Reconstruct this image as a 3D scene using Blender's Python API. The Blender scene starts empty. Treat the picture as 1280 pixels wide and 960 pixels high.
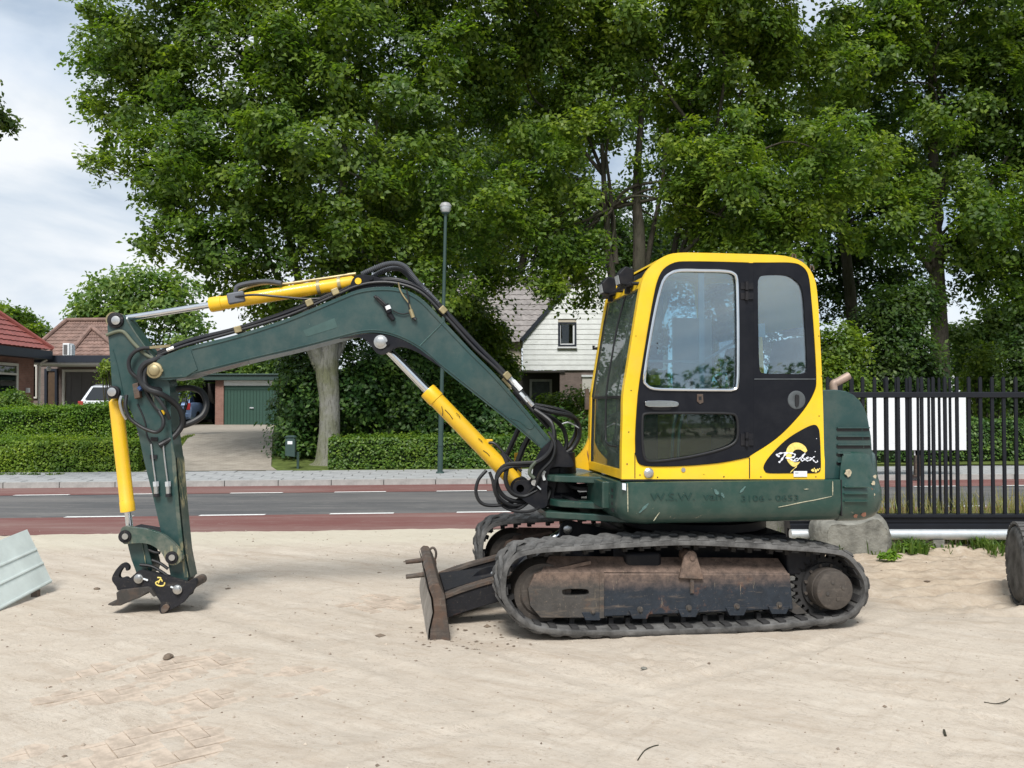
import bpy, math, random
import numpy as np
from mathutils import Vector, Matrix
from mathutils.geometry import tessellate_polygon

random.seed(7)
rng = np.random.default_rng(7)
SC = bpy.context.scene
COL = SC.collection

# ------------------------------------------------------------------ camera
F, HZ, CAMH = 1100.0, 505.0, 1.577
PITCH = math.atan((HZ - 480.0) / F)
cam_d = bpy.data.cameras.new('camera')
cam = bpy.data.objects.new('camera', cam_d)
COL.objects.link(cam)
cam.location = (0, 0, CAMH)
cam.rotation_euler = (math.pi / 2 + PITCH, 0, 0)
cam_d.sensor_width = 36.0
cam_d.lens = 36.0 * F / 1280.0
cam_d.clip_start = 0.05
cam_d.clip_end = 3000
SC.camera = cam

# ------------------------------------------------------------------ sky, sun, exposure
SUN_EL, SUN_AZ = math.radians(52), math.radians(188)      # azimuth clockwise from +Y
world = bpy.data.worlds.new('World')
SC.world = world
world.use_nodes = True
nt = world.node_tree
nt.nodes.clear()
def wn(t, **k):
    n = nt.nodes.new(t)
    for a, b in k.items():
        setattr(n, a, b)
    return n
w_out = wn('ShaderNodeOutputWorld')
sky = wn('ShaderNodeTexSky', sky_type='NISHITA', sun_disc=False)
sky.sun_elevation = SUN_EL
sky.sun_rotation = SUN_AZ
sky.air_density, sky.dust_density, sky.ozone_density = 1.0, 1.6, 1.2
bg_sky = wn('ShaderNodeBackground'); bg_sky.inputs[1].default_value = 0.14
nt.links.new(sky.outputs[0], bg_sky.inputs[0])
tc = wn('ShaderNodeTexCoord')
mp = wn('ShaderNodeMapping'); mp.inputs['Scale'].default_value = (1.0, 1.0, 2.6)
mp.inputs['Location'].default_value = (0.35, 0.1, 0.2)
nt.links.new(tc.outputs['Generated'], mp.inputs[0])
nz = wn('ShaderNodeTexNoise'); nz.inputs['Scale'].default_value = 3.2; nz.inputs['Detail'].default_value = 7
nz.inputs['Roughness'].default_value = 0.52; nz.inputs['Distortion'].default_value = 0.35
nt.links.new(mp.outputs[0], nz.inputs['Vector'])
cr = wn('ShaderNodeValToRGB')
e = cr.color_ramp.elements
e[0].position, e[0].color = 0.38, (0.42, 0.52, 0.65, 1)
e[1].position, e[1].color = 0.64, (0.90, 0.93, 0.96, 1)
m = e.new(0.5); m.color = (0.66, 0.74, 0.83, 1)
nt.links.new(nz.outputs[0], cr.inputs[0])
bg_c = wn('ShaderNodeBackground'); bg_c.inputs[1].default_value = 0.60
nt.links.new(cr.outputs[0], bg_c.inputs[0])
nz2 = wn('ShaderNodeTexNoise'); nz2.inputs['Scale'].default_value = 2.0; nz2.inputs['Detail'].default_value = 5
nt.links.new(mp.outputs[0], nz2.inputs['Vector'])
mr = wn('ShaderNodeMapRange'); mr.inputs[1].default_value = 0.3; mr.inputs[2].default_value = 0.5
mr.inputs[3].default_value = 0.72; mr.inputs[4].default_value = 1.0
nt.links.new(nz2.outputs[0], mr.inputs[0])
mx = wn('ShaderNodeMixShader')
nt.links.new(mr.outputs[0], mx.inputs[0]); nt.links.new(bg_sky.outputs[0], mx.inputs[1]); nt.links.new(bg_c.outputs[0], mx.inputs[2])
nt.links.new(mx.outputs[0], w_out.inputs[0])

sun_d = bpy.data.lights.new('sun', 'SUN')
sun_d.energy = 2.4; sun_d.angle = math.radians(20); sun_d.color = (1.0, 0.975, 0.935)
sun = bpy.data.objects.new('sun', sun_d)
COL.objects.link(sun)
sd = Vector((math.sin(SUN_AZ) * math.cos(SUN_EL), math.cos(SUN_AZ) * math.cos(SUN_EL), math.sin(SUN_EL)))
sun.rotation_euler = (-sd).to_track_quat('-Z', 'Y').to_euler()
sun.location = sd * 40

SC.view_settings.view_transform = 'Standard'
SC.view_settings.look = 'None'
SC.view_settings.exposure = 0.84
SC.view_settings.gamma = 1
SC.cycles.max_bounces = 8
SC.cycles.transparent_max_bounces = 16
SC.cycles.use_denoising = True
SC.cycles.denoising_prefilter = 'ACCURATE'
SC.cycles.use_adaptive_sampling = False
SC.cycles.sample_clamp_indirect = 4

# ------------------------------------------------------------------ helpers: rays through the photograph onto real planes
CP, SP = math.cos(PITCH), math.sin(PITCH)
def ray(x, y):
    a, b = (x - 640) / F, (480 - y) / F
    return Vector((a, CP - b * SP, SP + b * CP))
CAM = Vector((0, 0, CAMH))
def W(x, y, Y):                       # point at depth Y
    r = ray(x, y)
    return CAM + r * (Y / r.y)
def G(x, y, z=0.0):                   # point on the ground
    r = ray(x, y)
    return CAM + r * ((z - CAMH) / r.z)

class MB:
    def __init__(s):
        s.v = []; s.f = []
    def add(s, vs, fs):
        o = len(s.v)
        s.v += [tuple(p) for p in vs]
        s.f += [tuple(i + o for i in q) for q in fs]
        return s
    def prism(s, near, n, t):
        n = Vector(n) * t
        k = len(near)
        a = [Vector(p) for p in near]
        b = [p + n for p in a]
        s.add(a + b, [tuple(range(k))[::-1], tuple(range(k, 2 * k))] + [(i, (i + 1) % k, k + (i + 1) % k, k + i) for i in range(k)])
        return s
    def plate(s, loops, n, t):            # loops: outer outline then holes
        n = Vector(n) * t
        loops = [[Vector(p) for p in l] for l in loops]
        flat = [p for l in loops for p in l]
        k = len(flat)
        tr = [tuple(q) for q in tessellate_polygon(loops)]
        fs = tr + [tuple(i + k for i in q[::-1]) for q in tr]
        o = 0
        for l in loops:
            c = len(l)
            fs += [(o + i, o + (i + 1) % c, k + o + (i + 1) % c, k + o + i) for i in range(c)]
            o += c
        s.add(flat + [p + n for p in flat], fs)
        return s
    def box(s, c, d, rot=None):
        c = Vector(c); x, y, z = d[0] / 2, d[1] / 2, d[2] / 2
        vs = [Vector((i * x, j * y, k * z)) for k in (-1, 1) for j in (-1, 1) for i in (-1, 1)]
        if rot is not None:
            vs = [rot @ v for v in vs]
        s.add([c + v for v in vs], [(0, 2, 3, 1), (4, 5, 7, 6), (0, 1, 5, 4), (2, 6, 7, 3), (0, 4, 6, 2), (1, 3, 7, 5)])
        return s
    def cyl(s, p0, p1, r0, r1=None, n=16, caps=True):
        r1 = r0 if r1 is None else r1
        p0, p1 = Vector(p0), Vector(p1)
        d = (p1 - p0).normalized()
        a = d.orthogonal().normalized(); b = d.cross(a)
        vs = []
        for p, r in ((p0, r0), (p1, r1)):
            for i in range(n):
                t = 2 * math.pi * i / n
                vs.append(p + (a * math.cos(t) + b * math.sin(t)) * r)
        fs = [(i, (i + 1) % n, n + (i + 1) % n, n + i) for i in range(n)]
        if caps:
            fs += [tuple(range(n))[::-1], tuple(range(n, 2 * n))]
        s.add(vs, fs)
        return s
    def tube(s, pts, r, n=8, closed=False, caps=True):
        pts = [Vector(p) for p in pts]
        k = len(pts)
        rs = r if isinstance(r, (list, tuple)) else [r] * k
        vs = []
        prev = None
        for i, p in enumerate(pts):
            if closed:
                d = pts[(i + 1) % k] - pts[i - 1]
            else:
                d = pts[min(i + 1, k - 1)] - pts[max(i - 1, 0)]
            if d.length < 1e-9: d = Vector((0, 0, 1))
            d.normalize()
            if prev is None:
                a = d.orthogonal().normalized()
            else:
                a = prev - d * prev.dot(d)
                a = a.normalized() if a.length > 1e-6 else d.orthogonal().normalized()
            prev = a
            b = d.cross(a)
            for j in range(n):
                t = 2 * math.pi * j / n
                vs.append(p + (a * math.cos(t) + b * math.sin(t)) * rs[i])
        fs = []
        for i in range(k if closed else k - 1):
            i2 = (i + 1) % k
            fs += [(i * n + j, i * n + (j + 1) % n, i2 * n + (j + 1) % n, i2 * n + j) for j in range(n)]
        if caps and not closed:
            fs += [tuple(range(n))[::-1], tuple(range((k - 1) * n, k * n))]
        s.add(vs, fs)
        return s
    def lathe(s, c, axis, prof, n=24):      # prof: (distance along axis, radius)
        c, d = Vector(c), Vector(axis).normalized()
        a = d.orthogonal().normalized(); b = d.cross(a)
        vs = []
        for h, r in prof:
            for i in range(n):
                t = 2 * math.pi * i / n
                vs.append(c + d * h + (a * math.cos(t) + b * math.sin(t)) * r)
        k = len(prof)
        fs = [(i * n + j, i * n + (j + 1) % n, (i + 1) * n + (j + 1) % n, (i + 1) * n + j) for i in range(k - 1) for j in range(n)]
        fs += [tuple(range(n))[::-1], tuple(range((k - 1) * n, k * n))]
        s.add(vs, fs)
        return s
    def grid(s, rows, close=False):
        k = len(rows[0])
        fs = []
        for i in range(len(rows) - 1):
            for j in range(k if close else k - 1):
                j2 = (j + 1) % k
                fs.append((i * k + j, i * k + j2, (i + 1) * k + j2, (i + 1) * k + j))
        s.add([p for r in rows for p in r], fs)
        return s
    def mesh(s, name, mat, smooth=35, fix=True):
        me = bpy.data.meshes.new(name)
        me.from_pydata(s.v, [], s.f)
        if fix:
            import bmesh
            bm = bmesh.new(); bm.from_mesh(me)
            bmesh.ops.recalc_face_normals(bm, faces=bm.faces)
            bm.to_mesh(me); bm.free()
        if mat: me.materials.append(mat)
        if smooth:
            me.shade_smooth(); me.set_sharp_from_angle(angle=math.radians(smooth))
        me.update()
        return me
    def build(s, name, mat, parent=None, bevel=0, smooth=35, seg=2, fix=True):
        o = bpy.data.objects.new(name, s.mesh(name, mat, smooth, fix))
        COL.objects.link(o)
        if parent is not None: o.parent = parent
        if bevel:
            b = o.modifiers.new('bevel', 'BEVEL')
            b.width = bevel; b.segments = seg; b.limit_method = 'ANGLE'; b.angle_limit = math.radians(32)
            b.harden_normals = True
        return o

def spline(pts, n=8, closed=False):
    pts = [Vector(p) for p in pts]
    k = len(pts); out = []
    for i in range(k if closed else k - 1):
        if closed:
            p0, p1, p2, p3 = pts[i - 1], pts[i], pts[(i + 1) % k], pts[(i + 2) % k]
        else:
            p0, p1, p2, p3 = pts[max(i - 1, 0)], pts[i], pts[i + 1], pts[min(i + 2, k - 1)]
        for j in range(n):
            t = j / n
            out.append(0.5 * ((2 * p1) + (p2 - p0) * t + (2 * p0 - 5 * p1 + 4 * p2 - p3) * t * t + (3 * p1 - p0 - 3 * p2 + p3) * t ** 3))
    if not closed: out.append(pts[-1])
    return out
def resample(pts, n, closed=True):
    pts = [Vector(p) for p in pts]
    if closed: pts = pts + [pts[0]]
    d = [0]
    for a, b in zip(pts, pts[1:]): d.append(d[-1] + (b - a).length)
    out = []; j = 0
    for i in range(n):
        t = d[-1] * i / (n if closed else n - 1)
        while j < len(d) - 2 and d[j + 1] < t: j += 1
        q = (t - d[j]) / max(d[j + 1] - d[j], 1e-9)
        out.append(pts[j].lerp(pts[j + 1], min(q, 1)))
    return out, d[-1]

def tag(o, label=None, cat=None, group=None, kind=None):
    if label: o['label'] = label
    if cat: o['category'] = cat
    if group: o['group'] = group
    if kind: o['kind'] = kind
    return o
def empty(name, loc, label, cat, rz=0, group=None):
    o = bpy.data.objects.new(name, None)
    COL.objects.link(o)
    o.location = loc; o.rotation_euler = (0, 0, rz); o.empty_display_size = 0.3
    return tag(o, label, cat, group)
def inst(name, me, parent, mat4=None, loc=None):
    o = bpy.data.objects.new(name, me)
    COL.objects.link(o)
    if parent is not None: o.parent = parent
    if mat4 is not None: o.matrix_local = mat4
    if loc is not None: o.location = loc
    return o

# ------------------------------------------------------------------ materials
class NT:
    def __init__(s, name):
        s.m = bpy.data.materials.new(name); s.m.use_nodes = True
        s.t = s.m.node_tree; s.t.nodes.clear()
        s.out = s.n('ShaderNodeOutputMaterial')
        s.co = s.n('ShaderNodeTexCoord')
        s.obj = s.co.outputs['Object']
    def n(s, t, **k):
        x = s.t.nodes.new(t)
        for a, b in k.items(): setattr(x, a, b)
        return x
    def l(s, a, b): s.t.links.new(a, b)
    def noise(s, scale, detail=4, rough=0.55, vec=None, sc3=None, dist=0, loc=None):
        x = s.n('ShaderNodeTexNoise')
        x.inputs['Scale'].default_value = scale; x.inputs['Detail'].default_value = detail
        x.inputs['Roughness'].default_value = rough; x.inputs['Distortion'].default_value = dist
        v = vec or s.obj
        if sc3 or loc:
            mpn = s.n('ShaderNodeMapping')
            if sc3: mpn.inputs['Scale'].default_value = sc3
            if loc: mpn.inputs['Location'].default_value = loc
            s.l(v, mpn.inputs[0]); v = mpn.outputs[0]
        s.l(v, x.inputs['Vector'])
        return x.outputs[0]
    def ramp(s, fac, stops, interp='LINEAR'):
        x = s.n('ShaderNodeValToRGB'); x.color_ramp.interpolation = interp
        el = x.color_ramp.elements
        while len(el) < len(stops): el.new(0.5)
        for q, (p, c) in zip(el, stops):
            q.position = p
            q.color = (c, c, c, 1) if isinstance(c, (int, float)) else (*c, 1)
        s.l(fac, x.inputs[0])
        return x.outputs[0]
    def mix(s, fac, a, b, mode='MIX'):
        x = s.n('ShaderNodeMix', data_type='RGBA', blend_type=mode)
        for inp, v in ((x.inputs[0], fac), (x.inputs[6], a), (x.inputs[7], b)):
            if isinstance(v, (int, float)): inp.default_value = v if inp == x.inputs[0] else (v, v, v, 1)
            elif isinstance(v, tuple): inp.default_value = (*v, 1)
            else: s.l(v, inp)
        return x.outputs[2]
    def math(s, op, a, b=0.0, clamp=False):
        x = s.n('ShaderNodeMath', operation=op, use_clamp=clamp)
        for inp, v in ((x.inputs[0], a), (x.inputs[1], b)):
            if isinstance(v, (int, float)): inp.default_value = v
            else: s.l(v, inp)
        return x.outputs[0]
    def sep(s, v=None):
        x = s.n('ShaderNodeSeparateXYZ'); s.l(v or s.obj, x.inputs[0]); return x.outputs
    def bump(s, h, strength=0.3, dist=0.01):
        x = s.n('ShaderNodeBump'); x.inputs['Strength'].default_value = strength; x.inputs['Distance'].default_value = dist
        s.l(h, x.inputs['Height']); return x.outputs[0]
    def pbr(s, col, rough=0.5, metal=0.0, normal=None, spec=0.5, coat=0.0):
        x = s.n('ShaderNodeBsdfPrincipled')
        for key, v in (('Base Color', col), ('Roughness', rough), ('Metallic', metal), ('Specular IOR Level', spec), ('Coat Weight', coat)):
            if isinstance(v, tuple): x.inputs[key].default_value = (*v, 1)
            elif isinstance(v, (int, float)): x.inputs[key].default_value = v
            else: s.l(v, x.inputs[key])
        if normal is not None: s.l(normal, x.inputs['Normal'])
        s.l(x.outputs[0], s.out.inputs[0])
        return x

def paint(name, col, dust=(0.33, 0.29, 0.23), wear=(0.35, 0.33, 0.28), dust_amt=0.25, wear_amt=0.05, rough=0.38, coat=0.25, streak=(1, 1, 1)):
    q = NT(name)
    big = q.noise(2.3, 5, 0.6)
    c = q.mix(q.ramp(big, [(0.3, 0.0), (0.75, 1.0)]), tuple(x * 0.82 for x in col), tuple(min(1, x * 1.12) for x in col))
    d1 = q.noise(5.0, 7, 0.7, loc=(3, 1, 7))
    c = q.mix(q.math('MULTIPLY', q.ramp(d1, [(0.42, 0.0), (0.8, 1.0)]), dust_amt), c, dust)
    w1 = q.noise(26.0, 8, 0.75, sc3=streak, dist=0.6)
    wm = q.ramp(w1, [(0.70 - wear_amt, 0.0), (0.72 - wear_amt, 1.0)])
    gate = q.ramp(q.noise(3.1, 3, 0.5, loc=(9, 4, 2)), [(0.5, 0.0), (0.6, 1.0)])
    c = q.mix(q.math('MULTIPLY', wm, gate), c, wear)
    r = q.math('ADD', q.math('MULTIPLY', d1, 0.35), rough - 0.15)
    h = q.noise(60, 3, 0.5)
    q.pbr(c, r, 0, q.bump(h, 0.06, 0.003), 0.22 if max(col) < 0.02 else 0.5, coat)
    return q.m
def simple(name, col, rough=0.6, metal=0.0, var=0.2, scale=8, bump=0.1, bscale=40, spec=0.5, bdist=0.004):
    q = NT(name)
    nzz = q.noise(scale, 6, 0.65)
    c = q.mix(q.ramp(nzz, [(0.3, 0.0), (0.72, 1.0)]), tuple(x * (1 - var) for x in col), tuple(min(1, x * (1 + var)) for x in col))
    q.pbr(c, rough, metal, q.bump(q.noise(bscale, 5, 0.6), bump, bdist) if bump else None, spec)
    return q.m
def rusty(name, base, rust=(0.12, 0.055, 0.03), dirt=(0.24, 0.18, 0.13), amt=0.5, rough=0.7, zdirt=None):
    q = NT(name)
    n1 = q.noise(4.5, 8, 0.7); n2 = q.noise(18, 8, 0.75, loc=(2, 5, 1)); n3 = q.noise(9, 6, 0.7, sc3=(0.4, 1, 2.4), loc=(1, 0, 0))
    c = q.mix(q.ramp(n2, [(0.3, 0.0), (0.7, 1.0)]), tuple(x * 0.7 for x in base), tuple(x * 1.3 for x in base))
    c = q.mix(q.ramp(n1, [(0.66 - 0.3 * amt, 0.0), (0.8 - 0.3 * amt, 1.0)]), c, q.mix(n2, rust, tuple(x * 1.7 for x in rust)))
    c = q.mix(q.ramp(n3, [(0.60 - 0.15 * amt, 0.0), (0.8, 0.75)]), c, dirt)
    c = q.mix(q.ramp(q.noise(34, 8, 0.8, dist=1.0), [(0.62, 0.0), (0.66, 0.6)]), c, tuple(min(1, x * 1.5) for x in dirt))
    if zdirt:
        z = q.math('ADD', q.sep()[2], q.math('MULTIPLY', q.math('SUBTRACT', n2, 0.5), 0.14))
        mr_ = q.n('ShaderNodeMapRange'); mr_.inputs[1].default_value = zdirt[0]; mr_.inputs[2].default_value = zdirt[1]
        q.l(z, mr_.inputs[0])
        c = q.mix(q.math('MULTIPLY', mr_.outputs[0], 0.9), c, q.mix(q.ramp(q.noise(13, 9, 0.8, loc=(6, 1, 2)), [(0.34, 0.0), (0.66, 1.0)]), (0.052, 0.037, 0.030), (0.26, 0.180, 0.138)))
    c = q.mix(q.ramp(q.noise(55, 6, 0.8, loc=(0, 3, 1)), [(0.60, 0.0), (0.70, 0.35)]), c, (0.30, 0.25, 0.20))
    c = q.mix(q.ramp(q.noise(16, 7, 0.75, sc3=(3.5, 1, 0.35), loc=(7, 3, 1)), [(0.64, 0.0), (0.68, 0.6)]), c, (0.33, 0.27, 0.19))
    q.pbr(c, rough, 0, q.bump(n2, 0.35, 0.006), 0.35)
    return q.m
def leafmat(name, dark, mid, light, trans=0.35):
    q = NT(name)
    gi = q.n('ShaderNodeNewGeometry')
    c = q.ramp(gi.outputs['Random Per Island'], [(0.0, dark), (0.55, mid), (1.0, light)])
    big = q.noise(0.9, 3, 0.5)
    c = q.mix(q.ramp(big, [(0.35, 0.0), (0.65, 1.0)]), q.mix(1.0, c, (0.72, 0.82, 0.85), 'MULTIPLY'), q.mix(1.0, c, (1.3, 1.16, 0.9), 'MULTIPLY'))
    c = q.mix(q.ramp(q.noise(2.6, 2, 0.5, loc=(4, 4, 4)), [(0.35, 0.0), (0.65, 1.0)]), q.mix(1.0, c, (0.86, 0.9, 0.9), 'MULTIPLY'), q.mix(1.0, c, (1.12, 1.08, 0.95), 'MULTIPLY'))
    p = q.n('ShaderNodeBsdfPrincipled'); p.inputs['Roughness'].default_value = 0.45; p.inputs['Specular IOR Level'].default_value = 0.35
    q.l(c, p.inputs['Base Color'])
    t = q.n('ShaderNodeBsdfTranslucent')
    q.l(q.mix(1.0, c, (1.5, 1.55, 0.6), 'MULTIPLY'), t.inputs[0])
    s = q.n('ShaderNodeMixShader'); s.inputs[0].default_value = trans
    q.l(p.outputs[0], s.inputs[1]); q.l(t.outputs[0], s.inputs[2]); q.l(s.outputs[0], q.out.inputs[0])
    return q.m
def glassmat(name, tint, refl=0.1, rough=0.02, haze=0.0, hazecol=(0.5, 0.5, 0.48)):
    q = NT(name)
    t = q.n('ShaderNodeBsdfTransparent'); t.inputs[0].default_value = (*tint, 1)
    g = q.n('ShaderNodeBsdfGlossy'); g.inputs['Roughness'].default_value = rough
    f = q.n('ShaderNodeFresnel'); f.inputs[0].default_value = 1.5
    s = q.n('ShaderNodeMixShader')
    q.l(q.math('ADD', f.outputs[0], refl, True), s.inputs[0]); q.l(t.outputs[0], s.inputs[1]); q.l(g.outputs[0], s.inputs[2])
    res = s.outputs[0]
    if haze:
        d = q.n('ShaderNodeBsdfDiffuse'); d.inputs[0].default_value = (*hazecol, 1)
        s2 = q.n('ShaderNodeMixShader')
        hz = q.math('MULTIPLY', q.ramp(q.noise(7, 6, 0.7), [(0.3, 0.3), (0.75, 1.0)]), haze)
        q.l(hz, s2.inputs[0]); q.l(res, s2.inputs[1]); q.l(d.outputs[0], s2.inputs[2]); res = s2.outputs[0]
    q.l(res, q.out.inputs[0])
    return q.m
def brickmat(name, c1, c2, mortar, w=0.21, h=0.06, rot=False):
    q = NT(name)
    b = q.n('ShaderNodeTexBrick')
    b.inputs['Scale'].default_value = 1.0; b.inputs['Brick Width'].default_value = w; b.inputs['Row Height'].default_value = h
    b.inputs['Mortar Size'].default_value = 0.006; b.inputs['Mortar Smooth'].default_value = 0.2; b.inputs['Bias'].default_value = 0.0
    b.inputs['Color1'].default_value = (*c1, 1); b.inputs['Color2'].default_value = (*c2, 1); b.inputs['Mortar'].default_value = (*mortar, 1)
    if rot:                                   # walls: u = x + y, v = z
        sx = q.sep()
        cb = q.n('ShaderNodeCombineXYZ')
        q.l(q.math('ADD', sx[0], sx[1]), cb.inputs[0]); q.l(sx[2], cb.inputs[1]); q.l(cb.outputs[0], b.inputs['Vector'])
    else:
        q.l(q.obj, b.inputs['Vector'])
    n1 = q.noise(3, 5, 0.6)
    c = q.mix(0.35, b.outputs[0], q.mix(q.ramp(n1, [(0.3, 0.0), (0.7, 1.0)]), tuple(x * 0.6 for x in c1), tuple(min(1, x * 1.4) for x in c2)))
    q.pbr(c, 0.85, 0, q.bump(b.outputs['Fac'], -0.4, 0.01), 0.25)
    return q.m

M = {}
M['green'] = paint('green paint', (0.0165, 0.052, 0.050), dust_amt=0.13, wear_amt=0.02)
M['green_worn'] = paint('worn green paint', (0.011, 0.048, 0.038), wear=(0.30, 0.27, 0.19), dust_amt=0.15, wear_amt=0.06)
M['green_scraped'] = paint('scraped green paint', (0.018, 0.055, 0.045), wear=(0.42, 0.36, 0.2), dust_amt=0.5, wear_amt=0.2, streak=(3, 1, 0.12))
M['yellow'] = paint('yellow paint', (0.86, 0.55, 0.012), dust=(0.55, 0.40, 0.12), wear=(0.05, 0.04, 0.03), dust_amt=0.3, wear_amt=0.015)
M['yellow_worn'] = paint('worn yellow paint', (0.82, 0.49, 0.012), dust=(0.45, 0.30, 0.1), wear=(0.06, 0.045, 0.03), dust_amt=0.3, wear_amt=0.05)
M['black'] = paint('black paint', (0.006, 0.007, 0.011), dust=(0.07, 0.07, 0.075), wear=(0.2, 0.19, 0.18), dust_amt=0.12, wear_amt=-0.02, rough=0.42, coat=0.0)
M['coupler'] = rusty('worn black steel', (0.012, 0.012, 0.015), amt=0.10, dirt=(0.10, 0.085, 0.07))
M['swing'] = paint('satin black steel', (0.007, 0.008, 0.012), dust=(0.12, 0.105, 0.09), wear=(0.2, 0.17, 0.14), dust_amt=0.22, wear_amt=0.03, rough=0.5, coat=0.0)
M['rust'] = rusty('rusty steel', (0.066, 0.054, 0.046), rust=(0.075, 0.047, 0.033), amt=0.7, dirt=(0.21, 0.175, 0.145))
M['frame'] = rusty('dirty track frame paint', (0.020, 0.026, 0.035), amt=0.16, dirt=(0.20, 0.15, 0.11), zdirt=(0.30, 0.42))
M['frame_front'] = rusty('dirty rusted frame nose', (0.06, 0.055, 0.05), rust=(0.09, 0.05, 0.032), amt=0.45, dirt=(0.22, 0.16, 0.11), zdirt=(0.34, 0.42))
M['hub'] = rusty('dusty brown hub', (0.065, 0.055, 0.047), rust=(0.07, 0.045, 0.034), amt=0.3, dirt=(0.15, 0.125, 0.105))
def barkmat(name, a, b, c3):
    q = NT(name)
    v = q.noise(9, 8, 0.7, sc3=(2.2, 2.2, 0.35), dist=0.5); p = q.noise(1.7, 6, 0.65, loc=(3, 3, 1)); f = q.noise(30, 6, 0.7)
    c = q.mix(q.ramp(p, [(0.38, 0.0), (0.6, 1.0)]), a, b)
    c = q.mix(q.ramp(v, [(0.36, 0.8), (0.5, 0.0)]), c, c3)
    c = q.mix(q.ramp(f, [(0.58, 0.0), (0.7, 0.5)]), c, tuple(min(1, x * 1.5) for x in a))
    q.pbr(c, 0.95, 0, q.bump(q.math('ADD', v, q.math('MULTIPLY', f, 0.4)), 1.0, 0.035), 0.1)
    return q.m
M['coupler_lip'] = rusty('worn grey brown steel', (0.042, 0.038, 0.034), rust=(0.06, 0.042, 0.032), amt=0.35, dirt=(0.14, 0.12, 0.10))
M['rubber'] = simple('dusty track rubber', (0.115, 0.112, 0.108), 0.85, var=0.65, scale=7, bump=0.6, bscale=30, spec=0.2, bdist=0.008)
M['rubber_dark'] = simple('dark rubber', (0.035, 0.034, 0.034), 0.8, var=0.4, bump=0.3, spec=0.25)
M['hose'] = simple('black hose rubber', (0.009, 0.0095, 0.011), 0.5, var=0.4, bump=0.15, bscale=90)
M['sleeve'] = simple('grey spiral hose sleeve', (0.06, 0.065, 0.075), 0.6, var=0.3)
M['chrome'] = simple('chrome rod', (0.72, 0.74, 0.76), 0.16, 1.0, var=0.06, bump=0)
M['steel'] = simple('bare steel', (0.55, 0.55, 0.54), 0.35, 1.0, var=0.25, bump=0.1)
M['brass'] = simple('brass fitting', (0.36, 0.30, 0.17), 0.5, 0.7, var=0.4)
M['greystone'] = simple('rough concrete', (0.20, 0.195, 0.17), 0.95, var=0.45, scale=6, bump=0.8, bscale=22, spec=0.15, bdist=0.02)
M['gate'] = simple('anthracite powder coat', (0.006, 0.0075, 0.012), 0.5, var=0.25, spec=0.35)
M['galv'] = simple('galvanised steel', (0.60, 0.63, 0.65), 0.42, 0.55, var=0.12, scale=14, bump=0.05)
M['white'] = simple('white paint', (0.75, 0.77, 0.78), 0.55, var=0.06, bump=0.03)
M['lining'] = simple('road marking paint', (0.72, 0.72, 0.70), 0.8, var=0.15, scale=20, bump=0.2, spec=0.2)
M['cabglass'] = glassmat('cab side glass', (0.76, 0.94, 1.0), 0.22, haze=0.0, hazecol=(0.45, 0.62, 0.75))
M['cabglass_dark'] = glassmat('tinted cab glass', (0.50, 0.66, 0.60), 0.02, haze=0.05, hazecol=(0.25, 0.3, 0.28))
M['cabfront'] = glassmat('hazed windscreen', (0.58, 0.72, 0.64), 0.07, haze=0.20, hazecol=(0.36, 0.45, 0.39))  # pale haze colour mixed in to brighten the screen
M['pane_clear'] = glassmat('clear window glass', (0.8, 0.82, 0.8), 0.03)
M['pane'] = glassmat('house window glass', (0.25, 0.27, 0.27), 0.05)
M['interior'] = simple('cab trim', (0.07, 0.08, 0.085), 0.7, var=0.3)
M['seat'] = simple('seat cloth', (0.06, 0.065, 0.075), 0.9, var=0.3)
M['paleblue'] = simple('pale grey rail', (0.45, 0.52, 0.58), 0.45, var=0.1)
M['redbtn'] = simple('red plastic', (0.35, 0.02, 0.02), 0.4, var=0.1)
M['bark_pale'] = barkmat('pale mossy bark', (0.25, 0.245, 0.22), (0.17, 0.175, 0.105), (0.085, 0.085, 0.06))
M['bark'] = barkmat('dark bark', (0.085, 0.075, 0.06), (0.06, 0.06, 0.04), (0.028, 0.025, 0.02))
M['leaf_a'] = leafmat('leaf mid green', (0.050, 0.098, 0.018), (0.105, 0.180, 0.032), (0.195, 0.285, 0.050), 0.5)
M['leaf_b'] = leafmat('leaf fresh green', (0.064, 0.115, 0.020), (0.130, 0.212, 0.036), (0.235, 0.325, 0.058), 0.52)
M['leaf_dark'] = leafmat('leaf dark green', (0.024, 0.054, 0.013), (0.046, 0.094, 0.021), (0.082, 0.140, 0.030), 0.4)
M['leaf_laurel'] = leafmat('laurel leaf', (0.026, 0.070, 0.018), (0.054, 0.120, 0.028), (0.105, 0.190, 0.042), 0.3)
M['leaf_light'] = leafmat('leaf light green', (0.09, 0.17, 0.05), (0.15, 0.24, 0.075), (0.22, 0.32, 0.10), 0.45)
M['leaf_lime'] = leafmat('leaf lime', (0.09, 0.16, 0.03), (0.15, 0.23, 0.04), (0.22, 0.30, 0.06), 0.4)
M['leaf_hedge'] = leafmat('hedge leaf', (0.055, 0.120, 0.022), (0.105, 0.195, 0.034), (0.185, 0.280, 0.05), 0.4)
M['leaf_hedge_lit'] = leafmat('lit hedge leaf', (0.085, 0.165, 0.026), (0.155, 0.26, 0.04), (0.25, 0.36, 0.06), 0.45)  # lighter copy of the hedge leaf, sunlit brightness put into its colour
M['leaf_hedge2'] = leafmat('bright hedge leaf', (0.085, 0.18, 0.022), (0.15, 0.27, 0.034), (0.23, 0.36, 0.05), 0.4)
M['core'] = simple('inner twigs', (0.015, 0.024, 0.010), 1.0, var=0.3, spec=0.05)  # near-black fill colour for the shade inside the hedges
M['straw'] = leafmat('dry grass', (0.28, 0.24, 0.10), (0.38, 0.33, 0.15), (0.30, 0.34, 0.10), 0.3)
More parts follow.
